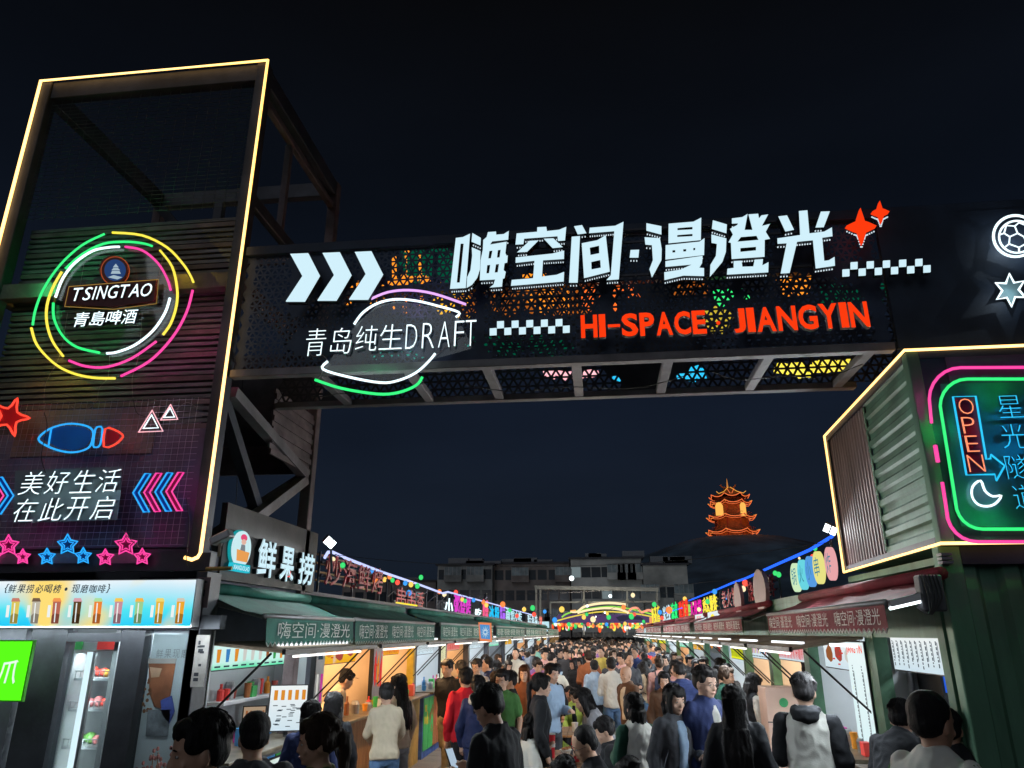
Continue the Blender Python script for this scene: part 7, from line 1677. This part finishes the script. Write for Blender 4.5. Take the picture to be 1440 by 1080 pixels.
who(757, 948, -80, 'tall woman in black with tied hair, profile to the right', h=1.70, fem=True, hair='tail', top='coat', tc_='black', face=True, skin=0)
who(738, 936, 175, 'woman with long auburn hair in a rust brown coat facing the viewer', h=1.66, fem=True, hair='long', hc=2, top='coat', tc_='rust', face=True)
who(707, 942, 168, 'man in a green shirt facing the viewer behind the young man with the phone', h=1.70, hair='short', top='tee', tc_='green', face=True, skin=1)
who(720, 944, 110, 'man with dark hair in a black jacket bending to the left of the green shirt', h=1.66, hair='short', top='jacket', tc_='black', skin=2, face=True)
who(652, 929, 40, 'man in an ochre lit shirt bending at the left stall behind the red jacket', h=1.70, kind='phone', hair='short', top='tee', tc_='rust', skin=2, face=True)
who(672, 927, 160, 'man with glasses in a grey shirt facing the viewer near the left stalls', h=1.72, hair='short', top='sweater', tc_='grey', skin=0, face=True, glasses=True)
who(688, 924, 100, 'man in a dark blue jacket, profile left, beside the grey shirt man', h=1.74, hair='crop', top='jacket', tc_='navy', skin=0, face=True)
who(699, 929, 30, 'woman in a mustard top seen from behind near the left stalls', h=1.62, fem=True, hair='bob', top='sweater', tc_='yellow')
who(857, 977, 105, 'woman with long hair in a pale grey sweater reaching over the table', h=1.62, kind='lean', fem=True, hair='long', top='sweater', tc_='grey', face=True, hc=0)
who(846, 1015, 100, 'man with glasses and cropped hair in a black jacket seated right of the near table', h=1.88, kind='sit', hair='crop', top='jacket', tc_='black', face=True, glasses=True, skin=1)
who(868, 1004, 95, 'person in a black puffer jacket seated right of the man with glasses', h=1.76, kind='sit', fem=True, hair='short', top='puffer', tc_='black')
who(883, 936, 130, 'bald man in a brown suit walking towards the tables', h=1.68, kind='walk', hair='bald', top='jacket', tc_='brown', skin=1, face=True, inner='cream')
who(893, 976, 30, 'woman in a white and green varsity jacket and pale jeans, back to the viewer', h=1.60, kind='hold', fem=True, hair='bob', top='jacket', tc_='white', leg='mint', sleeves='dark green')
g1 = who(944, 963, -150, 'short haired girl in a black leather jacket and jeans with a small brown bag', h=1.70, kind='hold', fem=True, hair='bangs', top='jacket', tc_='charcoal', leg='denim blue', inner='pale blue', face=True)
who(984, 937, -140, 'tall young man with glasses in a navy jacket over a white shirt', h=1.86, kind='walk', hair='short', top='jacket', tc_='navy', leg='black', inner='white', face=True, glasses=True)
who(1030, 965, -10, 'woman with a mass of long black hair and black coat, back to the viewer', h=1.74, fem=True, hair='long', top='coat', tc_='black', leg='black')
who(1050, 947, -70, 'woman in a black jacket with white sleeves holding a paper cup, profile right', h=1.64, kind='phone', fem=True, hair='bob', top='jacket', tc_='black', leg='denim blue', skirt=True, sleeves='white', face=True)
who(1010, 937, 8, 'person in a pale pink shirt seen from behind right of the tall young man', h=1.66, hair='short', top='tee', tc_='pink')
who(950, 929, 170, 'young man in a pink T-shirt facing the viewer, hand at his head', h=1.72, hair='short', top='tee', tc_='pink', face=True)
who(933, 945, 178, 'woman in a brown coat looking up, in front of the pink T-shirt', h=1.62, fem=True, hair='tail', top='coat', tc_='brown', inner='black', face=True)
tall = who(1131, 927, -35, 'tall man in a navy sweater with white shoulder stripes at the right counter', h=1.85, kind='reach', hair='short', top='sweater', tc_='navy', leg='navy')
who(1127, 948, -20, 'young man in a black and white jacket seen from behind at the right counter', h=1.83, kind='hold', hair='short', top='jacket', tc_='white', leg='denim blue', hood='black', sleeves='black')
bigm = who(1296, 974, -60, 'big man in a white track top with green stripes, foreground right, turned away', h=1.87, hair='crop', top='jacket', tc_='white', skin=2)
who(1243, 1003, -40, 'dark figure in black bending behind the white track top, foreground right', h=1.74, kind='lean', hair='short', top='jacket', tc_='black')
who(1330, 1000, -30, 'dark clothed figure beside the white track top near the container', h=1.62, hair='short', top='jacket', tc_='black', skin=2)
who(1033, 1040, 10, 'child with a dark cap of hair at the bottom edge before the black coat', h=1.18, hair='short', top='jacket', tc_='black')
who(688, 1046, 5, 'child in dark clothes at the bottom edge in front of the dark jacket', h=1.18, hair='short', top='jacket', tc_='charcoal')
who(812, 1060, 60, 'seated person with black hair at the bottom edge beside the near table', h=1.6, kind='sit', fem=True, hair='bob', top='jacket', tc_='black')
who(905, 1062, 60, 'dark haired seated person at the bottom edge right of the near table', h=1.62, kind='sit', hair='short', top='puffer', tc_='charcoal')
who(1010, 926, -120, 'man in a yellow lit shirt at the lemon board stall', h=1.70, hair='short', top='tee', tc_='yellow', face=True)
who(1022, 934, 10, 'woman with tied black hair in front of the lemon board', h=1.66, fem=True, hair='tail', top='jacket', tc_='charcoal')
who(990, 924, 150, 'man in a dark jacket facing the viewer near the maroon awning', h=1.72, hair='short', top='jacket', tc_='charcoal', face=True)
who(1164, 936, -50, 'vendor shadow in a white coat inside the second right stall', h=1.66, kind='reach', fem=True, hair='bun', top='coat', tc_='white')

def bands(res, zs, m):
    s_, P_, k_ = res
    for z in zs:
        b = MB(); n = 28; rx, ry = .186+.027, .110+.023
        b.tube([P_.M @ Vector(((rx+.004)*math.cos(2*math.pi*i/n), -.004+(ry+.005)*math.sin(2*math.pi*i/n), z)) for i in range(n)], .007, 5, True)
        o = b.build('stripe', m); o.parent = s_
bands(tall, (1.27, 1.31, 1.35), cloth('white'))
s_, P_, k_ = bigm
for i in (0, 1):
    for off in (-.014, .006, .026):
        b = MB(); x = -1 if i == 0 else 1; o_ = Vector((x*.050, off, .012)); b.tube([P_.sh[i] + o_ + Vector((-x*.02, 0, .045)), P_.sh[i].lerp(P_.el[i], .2) + o_*1.42, P_.sh[i].lerp(P_.el[i], .6) + o_*1.40, P_.el[i] + o_*1.32], .0055, 5)
        o = b.build('stripe', cloth('green')); o.parent = s_
# bag of the girl in leather, cup, phone
def thing_mesh(name, b, m, label, cat, **k): o = b.build(name, m, **k); tag(o, label, cat); return o
gp = g1[0].location; x_, y_ = gp.x, gp.y
bm_ = MB(); bm_.box((x_-.20, y_-.26, .78), (x_-.02, y_-.18, .92)); bag = thing_mesh('shoulder_bag', bm_, mat('brown_leather', (.20,.09,.05), .4, 0, .2, 10, .1), 'small brown shoulder bag worn by the girl in the leather jacket', 'bag', bevel=.02)
bb = MB(); bb.tube([(x_-.18, y_-.2, .92), (x_-.05, y_-.13, 1.25), (x_+.08, y_-.02, 1.42)], .008, 5); st2 = bb.build('strap', M_ink, bag); st2.matrix_parent_inverse = Matrix.Identity(4)
# ---- random crowd deeper in the street
rc_ = random.Random(2024); placed = []
for o in list(C.objects):
    if o.name.startswith('person'): placed.append((o.location.x, o.location.y))
topc = ['black']*7 + ['navy']*4 + ['charcoal']*4 + ['white']*3 + ['cream','cream','grey','grey','grey','pale blue','pink','lime','green','brown','brown','khaki','yellow','mint','rust','red','beige','purple','dark green','denim blue']
nf = nn = 0
kinds = ['stand', 'walk', 'hold', 'phone', 'stand', 'walk']
tries = 0
while len(placed) < 296 and tries < 30000:
    tries += 1
    t = rc_.random(); y = 11.8 + 46 * t ** 1.55; x = rc_.uniform(-2.75, 1.95)
    dmin = .50 if y > 16 else .66
    if -1.5 < x < .9 and y < 14.5: continue
    if any((x-a)**2 + (y-b_)**2 < dmin**2 for a, b_ in placed): continue
    placed.append((x, y)); fem = rc_.random() < .5; kd = rc_.choice(kinds); toward = rc_.random() < .68; near = y < 20
    hair = rc_.choice(['long', 'bob', 'tail', 'bun', 'long']) if fem else rc_.choice(['short', 'short', 'crop', 'short', 'bald'] if rc_.random() < .25 else ['short', 'short', 'crop'])
    tp = rc_.choice(['jacket', 'jacket', 'sweater', 'tee', 'puffer']); col = rc_.choice(topc); yaw = (180 if toward else 0) + rc_.gauss(0, 28); h = rc_.gauss(1.62 if fem else 1.72, .05)
    hn = {'long': 'long dark hair', 'bob': 'chin length hair', 'tail': 'tied hair', 'bun': 'pinned up hair', 'short': 'short dark hair', 'crop': 'cropped hair', 'bald': 'a bald head'}[hair]
    tn = {'jacket': 'jacket', 'sweater': 'sweater', 'tee': 'T-shirt', 'puffer': 'padded jacket'}[tp]
    zone = 'beyond the tables' if y < 17 else 'mid crowd' if y < 27 else 'far down the street'
    side = 'left' if x < -1 else 'right' if x > .6 else 'middle'
    lab = '%s, %s, %s %s, %s, %s %s' % ('woman' if fem else 'man', hn, col, tn, 'facing us' if toward else 'from behind', side, zone)
    if y > 21: kd = 'stand' if kd in ('stand', 'hold') else 'walk'; tp = 'jacket' if tp in ('puffer', 'jacket') else 'sweater'
    person((x, y, 0), yaw, lab, kind=kd, fem=fem, hair=hair, top=tp, tc_=col, leg=rc_.choice(['black', 'denim blue', 'charcoal', 'khaki']), skin=rc_.randrange(3), hc=rc_.choice([0,0,0,1]), h=h, face=toward and y < 24, fine=near, group='people in the crowd along the street', shoes=near, parts=3, pack=rc_.choice(['black', 'grey', 'navy', 'rust']) if (near and not toward and rc_.random() < .35) else None)
# beyond the three hundred nearest people: one far crowd
me_src = [MB(), MB()]
hb, cb_ = MB(), {}
for i in range(420):
    y = rc_.uniform(50, 100); x = rc_.uniform(-2.9, 2.2) * (1 + (y-50)/60); h = rc_.uniform(1.55, 1.78)
    hb.ell((x, y, h-.10), (.09,.10,.12), 7, 5)
    c = rc_.choice(['black', 'navy', 'charcoal', 'white', 'grey', 'brown', 'red']); cb_.setdefault(c, MB()).loft([(x, y, .1, .14, .12), (x, y, .9, .17, .13), (x, y, h-.32, .22, .13), (x, y, h-.22, .08, .07)], 8)
fc = hb.build('far_crowd', HR[0]); tag(fc, 'dense far crowd filling the end of the street', 'crowd', kind='stuff')
for c, m_ in cb_.items(): m_.build('far_clothes', cloth(c), fc, kind='stuff')

# ---------------------------------------------------------------- tables and food
def table(px, py, lx, ly, label):
    p = onZ(px, py, .75); s = empty('table', label, 'table', (p.x, p.y, 0))
    n = 5
    for k in range(n):
        b = MB(); x0 = p.x - lx/2 + lx*k/n; b.box((x0+.003, p.y-ly/2, .72), (x0 + lx/n - .003, p.y+ly/2, .75)); b.build('plank', M_wood, s, bevel=.004)
    for sx in (-1, 1):
        for sy in (-1, 1): b = MB(); b.box((p.x+sx*(lx/2-.05)-.025, p.y+sy*(ly/2-.06)-.025, 0), (p.x+sx*(lx/2-.05)+.025, p.y+sy*(ly/2-.06)+.025, .719)); b.build('leg', M_black, s)
    return p
t1 = table(800, 1068, .75, 1.5, 'near wooden table with red cups between seated people')
t2 = table(818, 1028, .70, 1.1, 'farther wooden table in front of the boy in the lime jacket')
M_cupr = mat('red_paper_cup', (.55,.02,.03), .45, 0, .1, 10, 0); M_tray = mat('white_foam_tray', (.7,.7,.68), .6)
def cup(x, y, z, h, r, m, label, band=True):
    s = empty('paper_cup', label, 'cup', (x, y, z)); b = MB(); b.loft([(x, y, z, r*.75, r*.75), (x, y, z+h, r, r)], 14); b.build('cup', m, s, smooth=False)
    b = MB(); b.loft([(x, y, z+h, r*1.06, r*1.06), (x, y, z+h+.012, r*1.02, r*1.02)], 14); b.build('lid', M_tray, s)
    if band: b = MB(); b.loft([(x, y, z+h*.45, r*.90, r*.90), (x, y, z+h*.62, r*.945, r*.945)], 14); b.build('white_band', M_tray, s)
cup(t1.x-.22, t1.y+.1, .752, .26, .055, M_cupr, 'tall red paper cup with white band on the near table'); cup(t1.x+.10, t1.y-.15, .752, .16, .05, M_cupr, 'short red cup in front of the food trays')
cup(t1.x+.22, t1.y-.25, .752, .15, .045, M_cupr, 'second short red cup beside the food trays'); cup(t2.x+.10, t2.y+.32, .752, .24, .055, M_cupr, 'tall red cup held by the boy in lime'); cup(t2.x-.1, t2.y-.1, .752, .12, .05, M_tray, 'white cup on the farther table', False)
for i, (dx, dy, lab) in enumerate(((.12, .15, 'white bowl of food on the near table, left one'), (.28, .18, 'white bowl of food on the near table, right one'), (-.05, .42, 'flat white tray of skewers on the near table'))):
    s = empty('food_bowl', lab, 'bowl', (t1.x+dx, t1.y+dy, .752)); b = MB(); b.loft([(t1.x+dx, t1.y+dy, .752, .055, .055), (t1.x+dx, t1.y+dy, .80, .09, .09)], 14); b.build('bowl', M_tray, s)
    b = MB()
    for k in range(10): a = k*2.4; b.ell((t1.x+dx+.05*math.cos(a)*(k/10), t1.y+dy+.05*math.sin(a)*(k/10), .805+.01*(k % 3)), (.022,.02,.015), 7, 5)
    b.build('food', mat('brown_food', (.35,.14,.05), .5, 0, .4, 20, .2), s, kind='stuff')
def stool(x, y, label):
    s = empty('stool', label, 'stool', (x, y, 0)); b = MB(); b.loft([(x, y, .41, .15, .15), (x, y, .44, .16, .16)], 14); b.build('seat', M_cupr, s)
    for k in range(4): a = R(45+90*k); b = MB(); b.bar((x+.10*math.cos(a), y+.10*math.sin(a), .41), (x+.16*math.cos(a), y+.16*math.sin(a), 0), .03); b.build('leg', M_cupr, s)
ns = 0
for o in list(C.objects):
    if o.name.startswith('person') and o.get('label') and 'seated' in o['label'] or (o.name.startswith('person') and 'sitting' in (o.get('label') or '')):
        stool(o.location.x, o.location.y, 'red plastic stool under the ' + ' '.join(o['label'].split()[:9])); ns += 1
